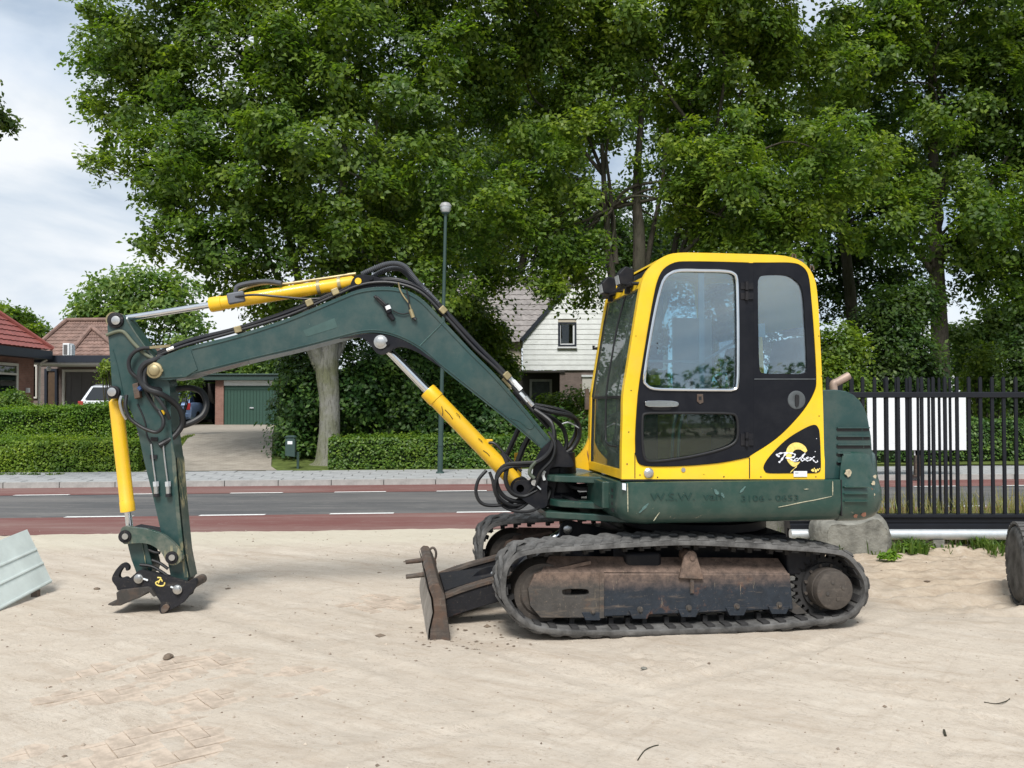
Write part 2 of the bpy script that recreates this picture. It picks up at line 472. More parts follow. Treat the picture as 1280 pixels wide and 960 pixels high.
M['grassblade'] = leafmat('green grass blade', (0.05, 0.10, 0.02), (0.10, 0.17, 0.03), (0.18, 0.24, 0.06), 0.35)
# ------------------------------------------------------------------ the setting: terrain, road, pavement, yard
def vnoise(x, y, seed=0):
    r = np.random.default_rng(seed)
    tab = r.random((256, 256))
    xi = np.floor(x).astype(int); yi = np.floor(y).astype(int)
    fx = x - xi; fy = y - yi
    fx = fx * fx * (3 - 2 * fx); fy = fy * fy * (3 - 2 * fy)
    a = tab[xi % 256, yi % 256]; b = tab[(xi + 1) % 256, yi % 256]; c = tab[xi % 256, (yi + 1) % 256]; d = tab[(xi + 1) % 256, (yi + 1) % 256]
    return (a * (1 - fx) + b * fx) * (1 - fy) + (c * (1 - fx) + d * fx) * fy
SL = 0.1                                   # the road runs slightly away to the right
def tz(Y):
    t = min(max((Y - 19.8) / 6.4, 0), 1)
    return 0.10 + 0.55 * t * t * (3 - 2 * t)
def struct(o): return tag(o, kind='structure')
def sheet(name, poly, mat, z=None):
    return struct(MB().add([(p[0], p[1], (p[2] if len(p) > 2 else z)) for p in poly], [tuple(range(len(poly)))]).build(name, mat, smooth=0))
def strip(name, t0, t1, z, mat, x0=-90, x1=90):
    return sheet(name, [(x0, t0 + SL * x0, z), (x1, t0 + SL * x1, z), (x1, t1 + SL * x1, z), (x0, t1 + SL * x0, z)], mat)

def asphaltmat(name, a, b, dust, worn=0.5):
    q = NT(name)
    n1 = q.noise(180, 3, 0.6); n2 = q.noise(0.6, 6, 0.65, sc3=(0.25, 1.4, 1)); n3 = q.noise(2.5, 6, 0.7, sc3=(0.15, 1.8, 1), loc=(4, 2, 0))
    c = q.mix(n1, tuple(x * 0.75 for x in a), b)
    c = q.mix(q.math('MULTIPLY', q.ramp(n2, [(0.42, 0.0), (0.75, 1.0)]), worn), c, dust)
    c = q.mix(q.math('MULTIPLY', q.ramp(n3, [(0.52, 0.0), (0.7, 1.0)]), worn), c, dust)
    v4 = q.noise(1.1, 4, 0.6, sc3=(0.5, 2.5, 1), dist=1.6, loc=(8, 3, 0))
    c = q.mix(q.ramp(v4, [(0.485, 0.0), (0.5, 0.3), (0.515, 0.0)]), c, dust)
    q.pbr(c, 0.9, 0, q.bump(n1, 0.4, 0.006), 0.3)
    return q.m
M['asphalt'] = asphaltmat('grey asphalt', (0.070, 0.071, 0.074), (0.120, 0.120, 0.121), (0.27, 0.25, 0.23))
M['redlane'] = asphaltmat('red cycle lane asphalt', (0.145, 0.056, 0.050), (0.215, 0.092, 0.082), (0.30, 0.24, 0.21), 0.4)
M['kerb'] = simple('kerb concrete', (0.36, 0.35, 0.33), 0.9, var=0.2, bump=0.3, spec=0.2)
M['tile'] = simple('pavement tile concrete', (0.34, 0.345, 0.345), 0.9, var=0.22, scale=3, bump=0.3, spec=0.2)
M['joint'] = simple('sandy joint', (0.16, 0.145, 0.12), 0.95, var=0.3, spec=0.1)
M['lawn'] = simple('lawn soil and grass', (0.10, 0.13, 0.035), 0.95, var=0.45, scale=5, bump=0.6, bscale=60, spec=0.1, bdist=0.03)
M['soil'] = simple('bare soil', (0.14, 0.105, 0.07), 0.95, var=0.4, scale=4, bump=0.6, bscale=30, spec=0.1, bdist=0.02)
M['drive'] = brickmat('driveway clinkers', (0.27, 0.235, 0.19), (0.36, 0.32, 0.265), (0.19, 0.165, 0.135), 0.21, 0.105)
M['paver'] = simple('dusty clinker paver', (0.45, 0.37, 0.295), 0.9, var=0.3, scale=14, bump=0.4, bscale=60, spec=0.15)

# terrain sheet beyond and under everything
ys = [-60, 2, 18.0, 18.9, 19.8, 21, 22, 23, 24, 25, 26.2, 40, 70, 140, 400, 1200]
xs = [-1200, -300, -120, -60, -30, -15, -5, 5, 15, 30, 60, 120, 300, 1200]
rows = []
for y in ys:
    rows.append([(x, y, -0.06 if y < 18.5 else (0.085 if y < 19 else tz(y) - 0.012)) for x in xs])
def shear(rows):
    return [[(x, y + (SL * x if y < 19.9 and abs(x) < 100 else 0), z) for x, y, z in r] for r in rows]
struct(MB().grid(shear(rows)).build('ground', M['lawn'], smooth=60))

strip('road', 11.15, 17.45, 0.0, M['asphalt'])
strip('cycle_lane', 11.16, 12.87, 0.005, M['redlane'])
strip('cycle_lane', 16.02, 17.44, 0.005, M['redlane'])
def dashes(t, px0, name):
    mb = MB()
    x0 = px0
    for k in range(-24, 26):
        a = x0 + 1.8 * k; b = a + 0.9
        w = 0.055
        mb.add([(a, t - w + SL * a, 0.010), (b, t - w + SL * b, 0.010), (b, t + w + SL * b, 0.010), (a, t + w + SL * a, 0.010)], [(0, 1, 2, 3)])
    struct(mb.build(name, M['lining'], smooth=0))
dashes(12.87, G(255, 643).x, 'road_markings')
dashes(16.02, G(288, 617).x, 'road_markings')

# pavement: bed, separate tiles with open joints, kerb stones
strip('pavement_bed', 17.5, 20.15, 0.088, M['joint'])
pav = struct(bpy.data.objects.new('pavement', None)); COL.objects.link(pav)
pav.location = (0, 17.5, 0)
RA = math.atan(SL)
tw, td = 0.60, 0.405
tm = MB().box((0, 0, 0), (tw - 0.014, td - 0.012, 0.05)).mesh('paving_tile', M['tile'], 0)
for r in range(6):
    for k in range(-20, 21):
        x = (k + (0.5 if r % 2 else 0)) * tw
        y = 0.04 + (r + 0.5) * td + SL * x
        inst('paving_tile', tm, pav, Matrix.Translation((x, y, 0.081 + random.uniform(-0.004, 0.004))) @ Matrix.Rotation(RA + random.uniform(-0.006, 0.006), 4, 'Z') @ Matrix.Rotation(random.uniform(-0.008, 0.008), 4, 'X'))
side = MB()
for x0, x1 in ((-90, -12.5), (12.5, 90)):
    side.add([(x0, 17.54 + SL * x0, 0.102), (x1, 17.54 + SL * x1, 0.102), (x1, 20.0 + SL * x1, 0.102), (x0, 20.0 + SL * x0, 0.102)], [(0, 1, 2, 3)])
struct(side.build('pavement_far_ends', M['tile'], smooth=0))
krb = struct(bpy.data.objects.new('kerb', None)); COL.objects.link(krb)
krb.location = (0, 17.46, 0)
km = MB().box((0, 0, 0.02), (0.99, 0.12, 0.18)).mesh('kerb_stone', M['kerb'], 0)
for k in range(-26, 27):
    inst('kerb_stone', km, krb, Matrix.Translation((k * 1.0, SL * k, random.uniform(-0.003, 0.003))) @ Matrix.Rotation(RA, 4, 'Z'))

# driveway of clinkers, rising to the garage
dv = MB()
L = [(-8.05, 19.25), (-8.3, 20.5), (-8.5, 22), (-8.8, 23.5), (-9.2, 25), (-12.0, 26.2), (-17.0, 28), (-17.0, 39.3)]
Rr = [(-5.2, 19.5), (-5.6, 20.5), (-6.0, 22), (-6.4, 23.5), (-6.8, 25), (-7.15, 26.2), (-7.6, 28), (-10.6, 39.3)]
nS = 8
dv.grid([[(l[0] + (r[0] - l[0]) * i / nS, l[1] + (r[1] - l[1]) * i / nS, tz(l[1] + (r[1] - l[1]) * i / nS) + 0.012) for i in range(nS + 1)] for l, r in zip(L, Rr)])
struct(dv.build('driveway', M['drive'], smooth=60))

# the sandy yard, one displaced sheet that ends at the road
q = NT('compacted sand')
n1 = q.noise(0.55, 5, 0.6); n2 = q.noise(3.2, 8, 0.7); n3 = q.noise(60, 6, 0.75); n4 = q.noise(1.5, 7, 0.65, sc3=(0.5, 2.6, 1), loc=(3, 8, 0))
c = q.mix(q.ramp(n2, [(0.28, 0.0), (0.72, 1.0)]), (0.450, 0.375, 0.295), (0.570, 0.486, 0.392))
c = q.mix(q.ramp(n1, [(0.38, 0.0), (0.68, 0.75)]), c, (0.60, 0.510, 0.408))
c = q.mix(q.ramp(n4, [(0.55, 0.0), (0.78, 0.6)]), c, (0.375, 0.285, 0.205))
def streaks(ang, sc3, scale, loc):
    vr = q.n('ShaderNodeVectorRotate', rotation_type='Z_AXIS'); vr.inputs['Angle'].default_value = ang
    q.l(q.obj, vr.inputs[0])
    return q.noise(scale, 9, 0.72, vr.outputs[0], sc3, 0.4, loc)
st1 = streaks(0.55, (0.35, 2.2, 1), 2.4, (1, 7, 0)); st2 = streaks(-0.9, (0.3, 2.6, 1), 3.0, (4, 2, 0))
c = q.mix(q.ramp(st1, [(0.52, 0.0), (0.68, 0.6)]), c, (0.36, 0.275, 0.20))
c = q.mix(q.ramp(st1, [(0.30, 0.7), (0.46, 0.0)]), c, (0.63, 0.55, 0.45))
lines = q.ramp(st1, [(0.488, 0.0), (0.5, 0.75), (0.505, 0.0)])
c = q.mix(q.math('MULTIPLY', lines, q.ramp(n2, [(0.45, 0.0), (0.6, 1.0)])), c, (0.22, 0.165, 0.12))
lines2 = q.ramp(streaks(0.9, (0.6, 1.8, 1), 5.5, (9, 3, 0)), [(0.492, 0.0), (0.5, 0.7), (0.508, 0.0)])
c = q.mix(q.math('MULTIPLY', lines2, q.ramp(n1, [(0.5, 0.0), (0.62, 1.0)])), c, (0.25, 0.19, 0.14))
c = q.mix(q.ramp(q.noise(38, 9, 0.8, loc=(4, 7, 2)), [(0.36, 0.5), (0.46, 0.0)]), c, (0.30, 0.235, 0.175))
c = q.mix(q.ramp(q.noise(75, 9, 0.8, loc=(1, 5, 2)), [(0.56, 0.0), (0.68, 0.5)]), c, (0.66, 0.58, 0.48))
c = q.mix(q.ramp(st2, [(0.55, 0.0), (0.72, 0.5)]), c, (0.38, 0.30, 0.225))
c = q.mix(q.ramp(n3, [(0.60, 0.0), (0.75, 0.3)]), c, (0.24, 0.195, 0.15))
c = q.mix(q.ramp(q.noise(190, 4, 0.7, loc=(1, 2, 3)), [(0.28, 0.2), (0.40, 0.0)]), c, (0.26, 0.21, 0.165))
yy = q.sep()
n5a = q.ramp(q.noise(9, 8, 0.75, sc3=(0.6, 1.6, 1), loc=(2, 2, 0)), [(0.35, 0.0), (0.65, 1.0)])
yt = q.math('SUBTRACT', yy[1], q.math('MULTIPLY', yy[0], SL))
churn = q.math('MULTIPLY', q.ramp(q.math('ADD', q.math('MULTIPLY', yy[0], 0.25), q.math('MULTIPLY', n2, 0.3)), [(0.72, 0.0), (1.0, 1.0)]), q.ramp(q.math('ADD', q.math('MULTIPLY', yy[1], 0.1), q.math('MULTIPLY', n4, 0.2)), [(0.72, 0.0), (0.86, 1.0)]))
c = q.mix(q.math('MULTIPLY', churn, 0.85), c, q.mix(n5a, (0.30, 0.22, 0.15), (0.50, 0.40, 0.29)))
edge = q.ramp(q.math('ADD', q.math('MULTIPLY', q.math('SUBTRACT', yt, 9.5), 0.55), q.math('MULTIPLY', q.math('SUBTRACT', n2, 0.5), 0.55)), [(0.15, 0.0), (0.45, 0.7)])
c = q.mix(edge, c, (0.56, 0.50, 0.385))
n5 = q.noise(7.5, 9, 0.78, loc=(5, 1, 0))
c = q.mix(q.ramp(n5, [(0.30, 0.45), (0.43, 0.0)]), c, (0.33, 0.26, 0.195))
c = q.mix(q.ramp(n5, [(0.55, 0.0), (0.72, 0.5)]), c, (0.60, 0.54, 0.46))
c = q.mix(1.0, c, (0.90, 0.925, 0.955), 'MULTIPLY')
n6 = q.noise(26, 8, 0.75, sc3=(1, 1.6, 1))
q.pbr(c, 0.97, 0, q.bump(q.math('ADD', q.math('MULTIPLY', n6, 0.5), q.math('ADD', st1, q.math('ADD', st2, n5))), 0.6, 0.014), 0.1)
M['sand'] = q.m

def yard_z(X, Y):
    z = 0.012 + (vnoise(X * 0.8, Y * 0.8, 1) - 0.5) * 0.018 + (vnoise(X * 4, Y * 4, 2) - 0.5) * 0.010 + (vnoise(X * 14, Y * 14, 3) - 0.5) * 0.007
    # churned sand by the gate with wheel ruts
    ch = np.clip((X - 2.2) / 1.2, 0, 1) * np.clip((Y - 6.1) / 0.8, 0, 1)
    z += ch * ((vnoise(X * 2.2, Y * 6.5, 4) - 0.5) * 0.085 + (vnoise(X * 9, Y * 13, 5) - 0.5) * 0.045 + (vnoise(X * 22, Y * 26, 15) - 0.5) * 0.018)
    for y0, sl in ((7.25, 0.02), (7.75, -0.02), (8.6, 0.03)):
        d = Y - y0 - sl * X
        z += np.clip((X - 1.7), 0, 1) * (-0.028 * np.exp(-(d / 0.09) ** 2) + 0.018 * np.exp(-((np.abs(d) - 0.16) / 0.06) ** 2)) * (0.6 + 0.8 * vnoise(X * 5, Y * 5, 6))
    # soft tread prints in the right foreground, running towards the camera
    for x0, sl in ((0.85, -0.22), (1.15, -0.22), (2.0, -0.5), (2.35, -0.5)):
        d = X - x0 - sl * (Y - 5.2)
        band = np.exp(-(d / 0.10) ** 2) * np.clip((6.2 - Y) / 0.8, 0, 1) * np.clip((vnoise(X * 0.9 + 5, Y * 0.9, 8) - 0.35) * 4, 0, 1)
        z += band * (np.sign(np.sin((Y * 1.0 + np.abs(d) * 1.2) * 42)) * 0.009 - 0.006)
    # broad faint wheel tracks crossing the foreground
    for x0, y0, sl, w_ in ((0.2, 4.2, -0.62, 0.16), (1.1, 4.2, -0.55, 0.17), (-2.4, 5.6, 0.25, 0.2), (2.0, 4.6, -0.12, 0.15), (-0.6, 4.0, 0.9, 0.14)):
        d = (X - x0) - sl * (Y - y0) * 1.6 - 0.12 * np.sin((Y - y0) * 1.3)
        f_ = 0.4 + 0.9 * vnoise(X * 1.1 + x0, Y * 1.1, 12)
        z += f_ * (-0.009 * np.exp(-(d / w_) ** 4) + 0.007 * np.exp(-((np.abs(d) - w_ * 1.25) / 0.05) ** 2))
        z += f_ * 0.0035 * np.exp(-(d / w_) ** 4) * np.sign(np.sin((Y + np.abs(d) * 0.9) * 46)) * np.clip((vnoise(X * 0.7, Y * 0.7 + x0, 13) - 0.42) * 5, 0, 1)
    # hollows in which the old herringbone pavers show
    for cx, cy, rx, ry in PATCH:
        k = np.exp(-(((X - cx) / rx) ** 2 + ((Y - cy) / ry) ** 2) ** 2)
        z -= k * (0.0135 + (vnoise(X * 5, Y * 5, 9) - 0.5) * 0.012)
    return z
PATCH = [(-1.75, 5.0, 0.85, 0.62), (-1.7, 4.05, 0.6, 0.36), (-0.98, 7.05, 0.34, 0.34)]
nx, ny = 430, 230
xa = np.linspace(-8.5, 9.0, nx)
tv = np.linspace(0, 1, ny) ** 1.15
XX = np.repeat(xa[None, :], ny, 0)
YE = 11.17 + SL * XX
YY = 3.0 + (YE - 3.0) * tv[:, None]
ZZ = yard_z(XX, YY)
vv = np.stack([XX, YY, ZZ], -1).reshape(-1, 3)
ii = np.arange(nx * ny).reshape(ny, nx)
ff = np.stack([ii[:-1, :-1], ii[:-1, 1:], ii[1:, 1:], ii[1:, :-1]], -1).reshape(-1, 4)
me = bpy.data.meshes.new('yard')
me.from_pydata(vv.tolist(), [], ff.tolist())
me.shade_smooth(); me.materials.append(M['sand'])
yard = bpy.data.objects.new('yard', me); COL.objects.link(yard); struct(yard)
o1 = MB()
for x0, x1, y0, y1 in ((-90, -8.5, -40, None), (9.0, 90, -40, None), (-8.5, 9.0, -40, 3.0)):
    ya, yb = (11.17 + SL * x0, 11.17 + SL * x1) if y1 is None else (y1, y1)
    o1.add([(x0, y0, 0.008), (x1, y0, 0.008), (x1, yb, 0.008), (x0, ya, 0.008)], [(0, 1, 2, 3)])
struct(o1.build('yard_outskirts', M['sand'], smooth=0))

# single pavers that show in the hollows, laid herringbone
bm_ = MB().box((0, 0, 0), (0.20, 0.098, 0.05)).mesh('brick', M['paver'], 0)
pv = struct(bpy.data.objects.new('paving', None)); COL.objects.link(pv)
cnt = 0
ang0 = math.radians(38)
for cx, cy, rx, ry in PATCH:
    for i in range(-9, 10):
        for j in range(-9, 10):
            for o in (0, 1):
                # herringbone lattice: steps (a,a) and (2a,-2a)/... in brick-width units of 0.103
                a = 0.103
                ux = (i + 2 * j) * a - (0.5 * a if o else 0.0)
                uy = (i - 2 * j) * a + (1.5 * a if o else 0.0) * 1.0
                px = ux * math.cos(ang0) - uy * math.sin(ang0); py = ux * math.sin(ang0) + uy * math.cos(ang0)
                if (px / rx) ** 2 + (py / ry) ** 2 > 1.05 or cnt >= 296: continue
                X, Y = cx + px, cy + py
                rz = ang0 + (math.pi / 2 if o else 0)
                inst('brick', bm_, pv, Matrix.Translation((X, Y, -0.0205 + random.uniform(-0.003, 0.003))) @ Matrix.Rotation(rz, 4, 'Z') @ Matrix.Rotation(random.uniform(-0.02, 0.02), 4, 'X') @ Matrix.Rotation(random.uniform(-0.015, 0.015), 4, 'Y'))
                cnt += 1

# ------------------------------------------------------------------ foliage
def leaves(name, P, N, L, mat, parent=None, aspect=0.6, Tdir=None, kind=None):
    n = len(P)
    N = N / (np.linalg.norm(N, axis=1, keepdims=True) + 1e-9)
    T = rng.normal(size=(n, 3)) if Tdir is None else Tdir + rng.normal(size=(n, 3)) * 0.25
    T -= N * (T * N).sum(1, keepdims=True)
    T /= np.linalg.norm(T, axis=1, keepdims=True) + 1e-9
    B = np.cross(N, T)
    L = (np.ones(n) * L * rng.uniform(0.65, 1.25, n))[:, None]
    V = np.empty((n, 4, 3))
    V[:, 0] = P - T * L * 0.5
    V[:, 1] = P + B * L * aspect * 0.5 + N * L * 0.06
    V[:, 2] = P + T * L * 0.5 - N * L * 0.08
    V[:, 3] = P - B * L * aspect * 0.5 + N * L * 0.06
    me = bpy.data.meshes.new(name)
    me.vertices.add(4 * n); me.loops.add(4 * n); me.polygons.add(n)
    me.vertices.foreach_set('co', V.reshape(-1).astype(np.float32))
    me.loops.foreach_set('vertex_index', np.arange(4 * n, dtype=np.int32))
    me.polygons.foreach_set('loop_start', np.arange(0, 4 * n, 4, dtype=np.int32))
    me.update(calc_edges=True)
    me.materials.append(mat)
    o = bpy.data.objects.new(name, me); COL.objects.link(o)
    if parent is not None:
        o.parent = parent; o.matrix_parent_inverse = Matrix.Translation(-parent.location)
    return o
def crown_pts(blobs, nclus, k, csize, flat=0.42, shell=0.4, droop=0.5):
    blobs = [(np.array(b[0], float), np.array(b[1], float)) for b in blobs]
    vol = np.array([np.prod(r) ** (0.72) for _, r in blobs]); vol /= vol.sum()
    P = []; N = []
    ids = rng.choice(len(blobs), nclus, p=vol)
    for b in range(len(blobs)):
        m_ = int((ids == b).sum())
        if not m_: continue
        c, r = blobs[b]
        d = rng.normal(size=(m_, 3)); d /= np.linalg.norm(d, axis=1, keepdims=True)
        rad = rng.random(m_) ** shell
        bul = 0.82 + 0.36 * rng.random(m_) ** 2
        cc = c + d * (rad * bul)[:, None] * r
        cn = d * 0.65 + np.array([0, -0.15, 0.7]) + rng.normal(size=(m_, 3)) * 0.28
        cn /= np.linalg.norm(cn, axis=1, keepdims=True)
        # leaves lie in a flattened spray around each twig, the outer end drooping
        g = rng.normal(size=(m_, k, 3)); g /= np.linalg.norm(g, axis=2, keepdims=True)
        g *= (rng.random((m_, k, 1)) ** 0.45)
        cs = (csize * rng.uniform(0.6, 1.35, m_))[:, None, None]
        g -= cn[:, None, :] * (g * cn[:, None, :]).sum(2, keepdims=True) * (1 - flat)
        pts = cc[:, None, :] + g * cs
        out = (g * d[:, None, :]).sum(2)
        pts[:, :, 2] -= droop * csize * np.clip(out, 0, 2) ** 2
        P.append(pts.reshape(-1, 3))
        nn = cn[:, None, :] + rng.normal(size=(m_, k, 3)) * 0.30
        N.append(nn.reshape(-1, 3))
    return np.concatenate(P), np.concatenate(N)
def boughs(blobs):
    """split each crown lobe into leafy boughs round its shell, with air between them"""
    out = []
    for c, r in blobs:
        c = np.array(c); r = np.array(r, float); R = float(r.mean())
        nb = int(max(7, 12 * R ** 1.2))
        out.append((tuple(c), tuple(r * 0.68)))
        for _ in range(nb):
            d = rng.normal(size=3); d[1] -= 0.25; d /= np.linalg.norm(d)
            rad = rng.uniform(0.62, 1.02)
            br = rng.uniform(0.28, 0.46) * (R ** 0.6) * 0.95
            out.append((tuple(c + d * r * rad), (br * 1.25, br * 1.1, br * 0.62)))
    return out
def blobpx(lst, Y, jit=1.2, flatY=0.9, kz=0.9):
    out = []
    for x, y, r in lst:
        dy = random.uniform(-jit, jit)
        p = W(x, y, Y + dy); R = r * (Y + dy) / F
        out.append((tuple(p), (R, R * flatY, R * kz)))
    return out
def limb(mb, pts, r0, r1, n=8):
    path = spline(pts, 6)
    k = len(path)
    mb.tube([p + Vector((random.gauss(0, 1), random.gauss(0, 1), 0)) * r0 * 0.05 for p in path], [r0 + (r1 - r0) * (i / (k - 1)) ** 0.8 for i in range(k)], n)
def tree(name, label, base, trunk, limbs, blobs, nclus, k, csize, leaf, mleaf, mbark, group=None, cat='tree', shell=0.4, flat=0.42, flare=1.5):
    """trunk: list of (point, radius); limbs: list of (points, r0, r1)"""
    t = empty(name, base, label, cat, 0, group)
    tb = MB()
    pts = spline([p for p, _ in trunk], 6)
    rad = []
    rr = [r for _, r in trunk]
    for i in range(len(pts)):
        f = i / 6; j = min(int(f), len(rr) - 2); rad.append(rr[j] + (rr[j + 1] - rr[j]) * (f - j))
    tb.tube(pts, rad, 14)
    for p, a, b in limbs: limb(tb, p, a, b)
    off = Vector(base)
    tb.v = [tuple(Vector(v) - off) for v in tb.v]
    tb.build('trunk', mbark, t, smooth=70)
    P, N = crown_pts(boughs(blobs), nclus, k, csize, flat=flat, shell=shell)
    c = leaves('crown', P - np.array(off), N, leaf, mleaf)
    c.parent = t
    return t
def autolimbs(start_pts, blobs, r0, n=None, r1=0.02):
    out = []
    bl = blobs if n is None else random.sample(blobs, min(n, len(blobs)))
    for c, r in bl:
        c = Vector(c)
        s = min(start_pts, key=lambda p: (Vector(p) - c).length + max(0, (Vector(p).z - c.z + 0.6)) * 3)
        s = Vector(s)
        k_ = (c - s).length * 0.16
        m1 = s.lerp(c, 0.33) + Vector((random.uniform(-1, 1), random.uniform(-1, 1), random.uniform(0.1, 1.2))) * k_
        m2 = s.lerp(c, 0.68) + Vector((random.uniform(-1, 1), random.uniform(-1, 1), random.uniform(-0.2, 1.0))) * k_
        out.append(([s, m1, m2, c], r0 * random.uniform(0.5, 0.85), r1 * 0.6))
    return out
def bark_tube(px, Y, rpx):                # trunk through photo points at a depth
    return [(W(x, y, Y), r * Y / F) for (x, y), r in zip(px, rpx)]

# big tree on the left of the driveway mouth
Y1 = 21.0
b1 = blobpx([(170, 60, 75), (135, 150, 42), (165, 115, 65), (225, 185, 85), (195, 255, 55), (250, 300, 62), (300, 90, 120), (300, 240, 105),
             (275, 335, 50), (420, 60, 135), (420, 200, 120), (360, 320, 75), (470, 290, 90), (540, 120, 115), (560, 240, 85), (520, 350, 65),
             (130, 75, 40), (240, -50, 110), (400, -80, 150), (560, -60, 120), (120, 205, 28), (330, 370, 45), (420, 360, 50)], Y1, 1.5)
tr1 = bark_tube([(410, 592), (411, 575), (412, 540), (412, 500), (409, 455), (418, 400), (425, 330), (428, 250), (432, 160), (436, 60)], Y1, [25, 17, 13, 12.5, 14.5, 7, 6, 5.5, 4.5, 3])
tr1[0] = (Vector((tr1[0][0].x, Y1, 0.06)), tr1[0][1])
l1 = [([W(405, 470, Y1), W(385, 400, Y1 - .3), W(360, 290, Y1 + .3), W(352, 200, Y1)], 0.17, 0.04),
      ([W(412, 460, Y1), W(445, 380, Y1 + .5), W(463, 250, Y1 + .5), W(470, 150, Y1)], 0.13, 0.04),
      ([W(400, 460, Y1), W(370, 400, Y1 + .6), W(330, 310, Y1 + .6), W(280, 220, Y1)], 0.14, 0.03),
      ([W(420, 330, Y1), W(405, 280, Y1 - .5), W(400, 220, Y1 - .5)], 0.08, 0.03),
      ([W(398, 455, Y1), W(392, 425, Y1), W(388, 395, Y1)], 0.16, 0.06)]
l1 += autolimbs([W(360, 290, Y1), W(425, 330, Y1), W(428, 200, Y1), W(463, 250, Y1), W(330, 310, Y1)], b1, 0.07)
tree('broadleaf_tree', 'tall leafy tree with a pale mossy trunk standing at the mouth of the brick driveway', (tr1[0][0].x, Y1, 0.08), tr1, l1, b1, 4300, 40, 0.38, 0.135, M['leaf_a'], M['bark_pale'])

# many-stemmed tree behind the cab
Y2 = 23.0
b2 = blobpx([(650, 60, 115), (760, 75, 120), (880, 65, 125), (985, 110, 105), (1040, 195, 75), (930, 235, 95), (872, 215, 75), (690, 215, 85),
             (640, 280, 55), (1000, 270, 65), (700, 315, 50), (760, -60, 140), (930, -70, 140), (620, -40, 100), (960, 310, 55), (690, 345, 34), (735, 352, 26), (715, 325, 36), (665, 358, 28), (703, 366, 22), (640, 345, 32), (737, 370, 18), (900, -20, 70), (610, 335, 40), (600, 300, 50),  (870, 290, 50)], Y2, 1.6)
base2 = G(800, 590, 0.1); base2 = Vector((W(795, 560, Y2).x, Y2, tz(Y2) - 0.02))
tr2 = [(base2, 0.30), (W(797, 480, Y2), 0.24), (W(798, 400, Y2), 0.20), (W(799, 300, Y2), 0.16), (W(796, 230, Y2), 0.11), (W(806, 90, Y2), 0.04)]
l2 = [([W(790, 520, Y2), W(772, 400, Y2), W(760, 300, Y2 - .2), W(752, 180, Y2)], 0.19, 0.05),
      ([W(800, 480, Y2), W(826, 380, Y2 + .3), W(846, 300, Y2 + .3), W(872, 200, Y2)], 0.15, 0.05),
      ([W(800, 470, Y2), W(838, 360, Y2), W(872, 250, Y2), W(890, 190, Y2)], 0.12, 0.03),
      ([W(795, 420, Y2), W(812, 310, Y2 + .5), W(826, 240, Y2 + .5), W(835, 160, Y2)], 0.11, 0.03),
      ([W(770, 330, Y2), W(764, 250, Y2), W(757, 190, Y2 - .3)], 0.08, 0.03),
      ([W(830, 340, Y2), W(880, 290, Y2 - .5), W(930, 230, Y2 - .5)], 0.08, 0.03)]
l2 += autolimbs([W(799, 220, Y2), W(755, 220, Y2), W(872, 210, Y2), W(890, 190, Y2), W(765, 260, Y2)], b2, 0.07)
tree('broadleaf_tree', 'spreading tree with several dark stems rising together behind the excavator cab', tuple(base2), tr2, l2, b2, 4500, 40, 0.40, 0.14, M['leaf_b'], M['bark'])

# tree on the right, behind the gate
Y3 = 25.5
b3 = blobpx([(1150, 60, 110), (1240, 120, 110), (1130, 195, 80), (1220, 260, 85), (1285, 225, 90), (1100, 280, 55), (1190, 330, 55), (1265, 325, 55), (1290, 350, 45), (1235, 345, 34),
             (1170, -60, 140), (1290, 0, 115), (1350, 120, 120), (1340, 280, 90), (1090, 60, 70)], Y3, 1.6)
base3 = Vector((W(1174, 540, Y3).x, Y3, tz(Y3) - 0.02))
tr3 = [(base3, 0.42), (W(1174, 500, Y3), 0.29), (W(1175, 440, Y3), 0.25), (W(1172, 360, Y3), 0.21), (W(1168, 260, Y3), 0.17), (W(1165, 130, Y3), 0.10), (W(1160, 20, Y3), 0.04)]
l3 = [([W(1172, 350, Y3), W(1130, 290, Y3), W(1090, 220, Y3)], 0.11, 0.03), ([W(1172, 330, Y3), W(1210, 280, Y3), W(1250, 210, Y3)], 0.12, 0.03),
      ([W(1168, 260, Y3), W(1200, 170, Y3), W(1230, 60, Y3)], 0.10, 0.03)]
l3 += autolimbs([W(1170, 300, Y3), W(1166, 180, Y3), W(1250, 210, Y3), W(1200, 170, Y3)], b3, 0.07)
tree('broadleaf_tree', 'tall tree with a single thick trunk behind the black gate on the right', tuple(base3), tr3, l3, b3, 3800, 36, 0.42, 0.155, M['leaf_a'], M['bark'])

# darker trees further back that close the view under the crowns
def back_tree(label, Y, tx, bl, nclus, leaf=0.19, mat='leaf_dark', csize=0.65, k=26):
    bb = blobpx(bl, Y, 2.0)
    base = Vector((W(tx, 500, Y).x, Y, tz(Y) - 0.02))
    topb = max(bb, key=lambda q_: q_[0][2])
    lo = Vector(topb[0])
    tr = [(base, 0.26), (base.lerp(lo, 0.45), 0.2), (lo, 0.06)]
    tree('broadleaf_tree', label, tuple(base), tr, autolimbs([tr[1][0], base.lerp(lo, 0.65)], bb, 0.09), bb, nclus, k, csize, leaf, M[mat], M['bark'], 'dark trees behind the front row')
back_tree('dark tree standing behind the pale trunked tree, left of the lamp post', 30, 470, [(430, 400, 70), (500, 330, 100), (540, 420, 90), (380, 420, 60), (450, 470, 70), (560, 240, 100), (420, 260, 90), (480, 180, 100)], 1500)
back_tree('dark tree seen directly right of the street lamp', 46, 600, [(600, 300, 90), (660, 230, 100), (640, 160, 110), (610, 380, 60), (590, 430, 60), (700, 150, 100)], 1300, 0.26, csize=0.9)
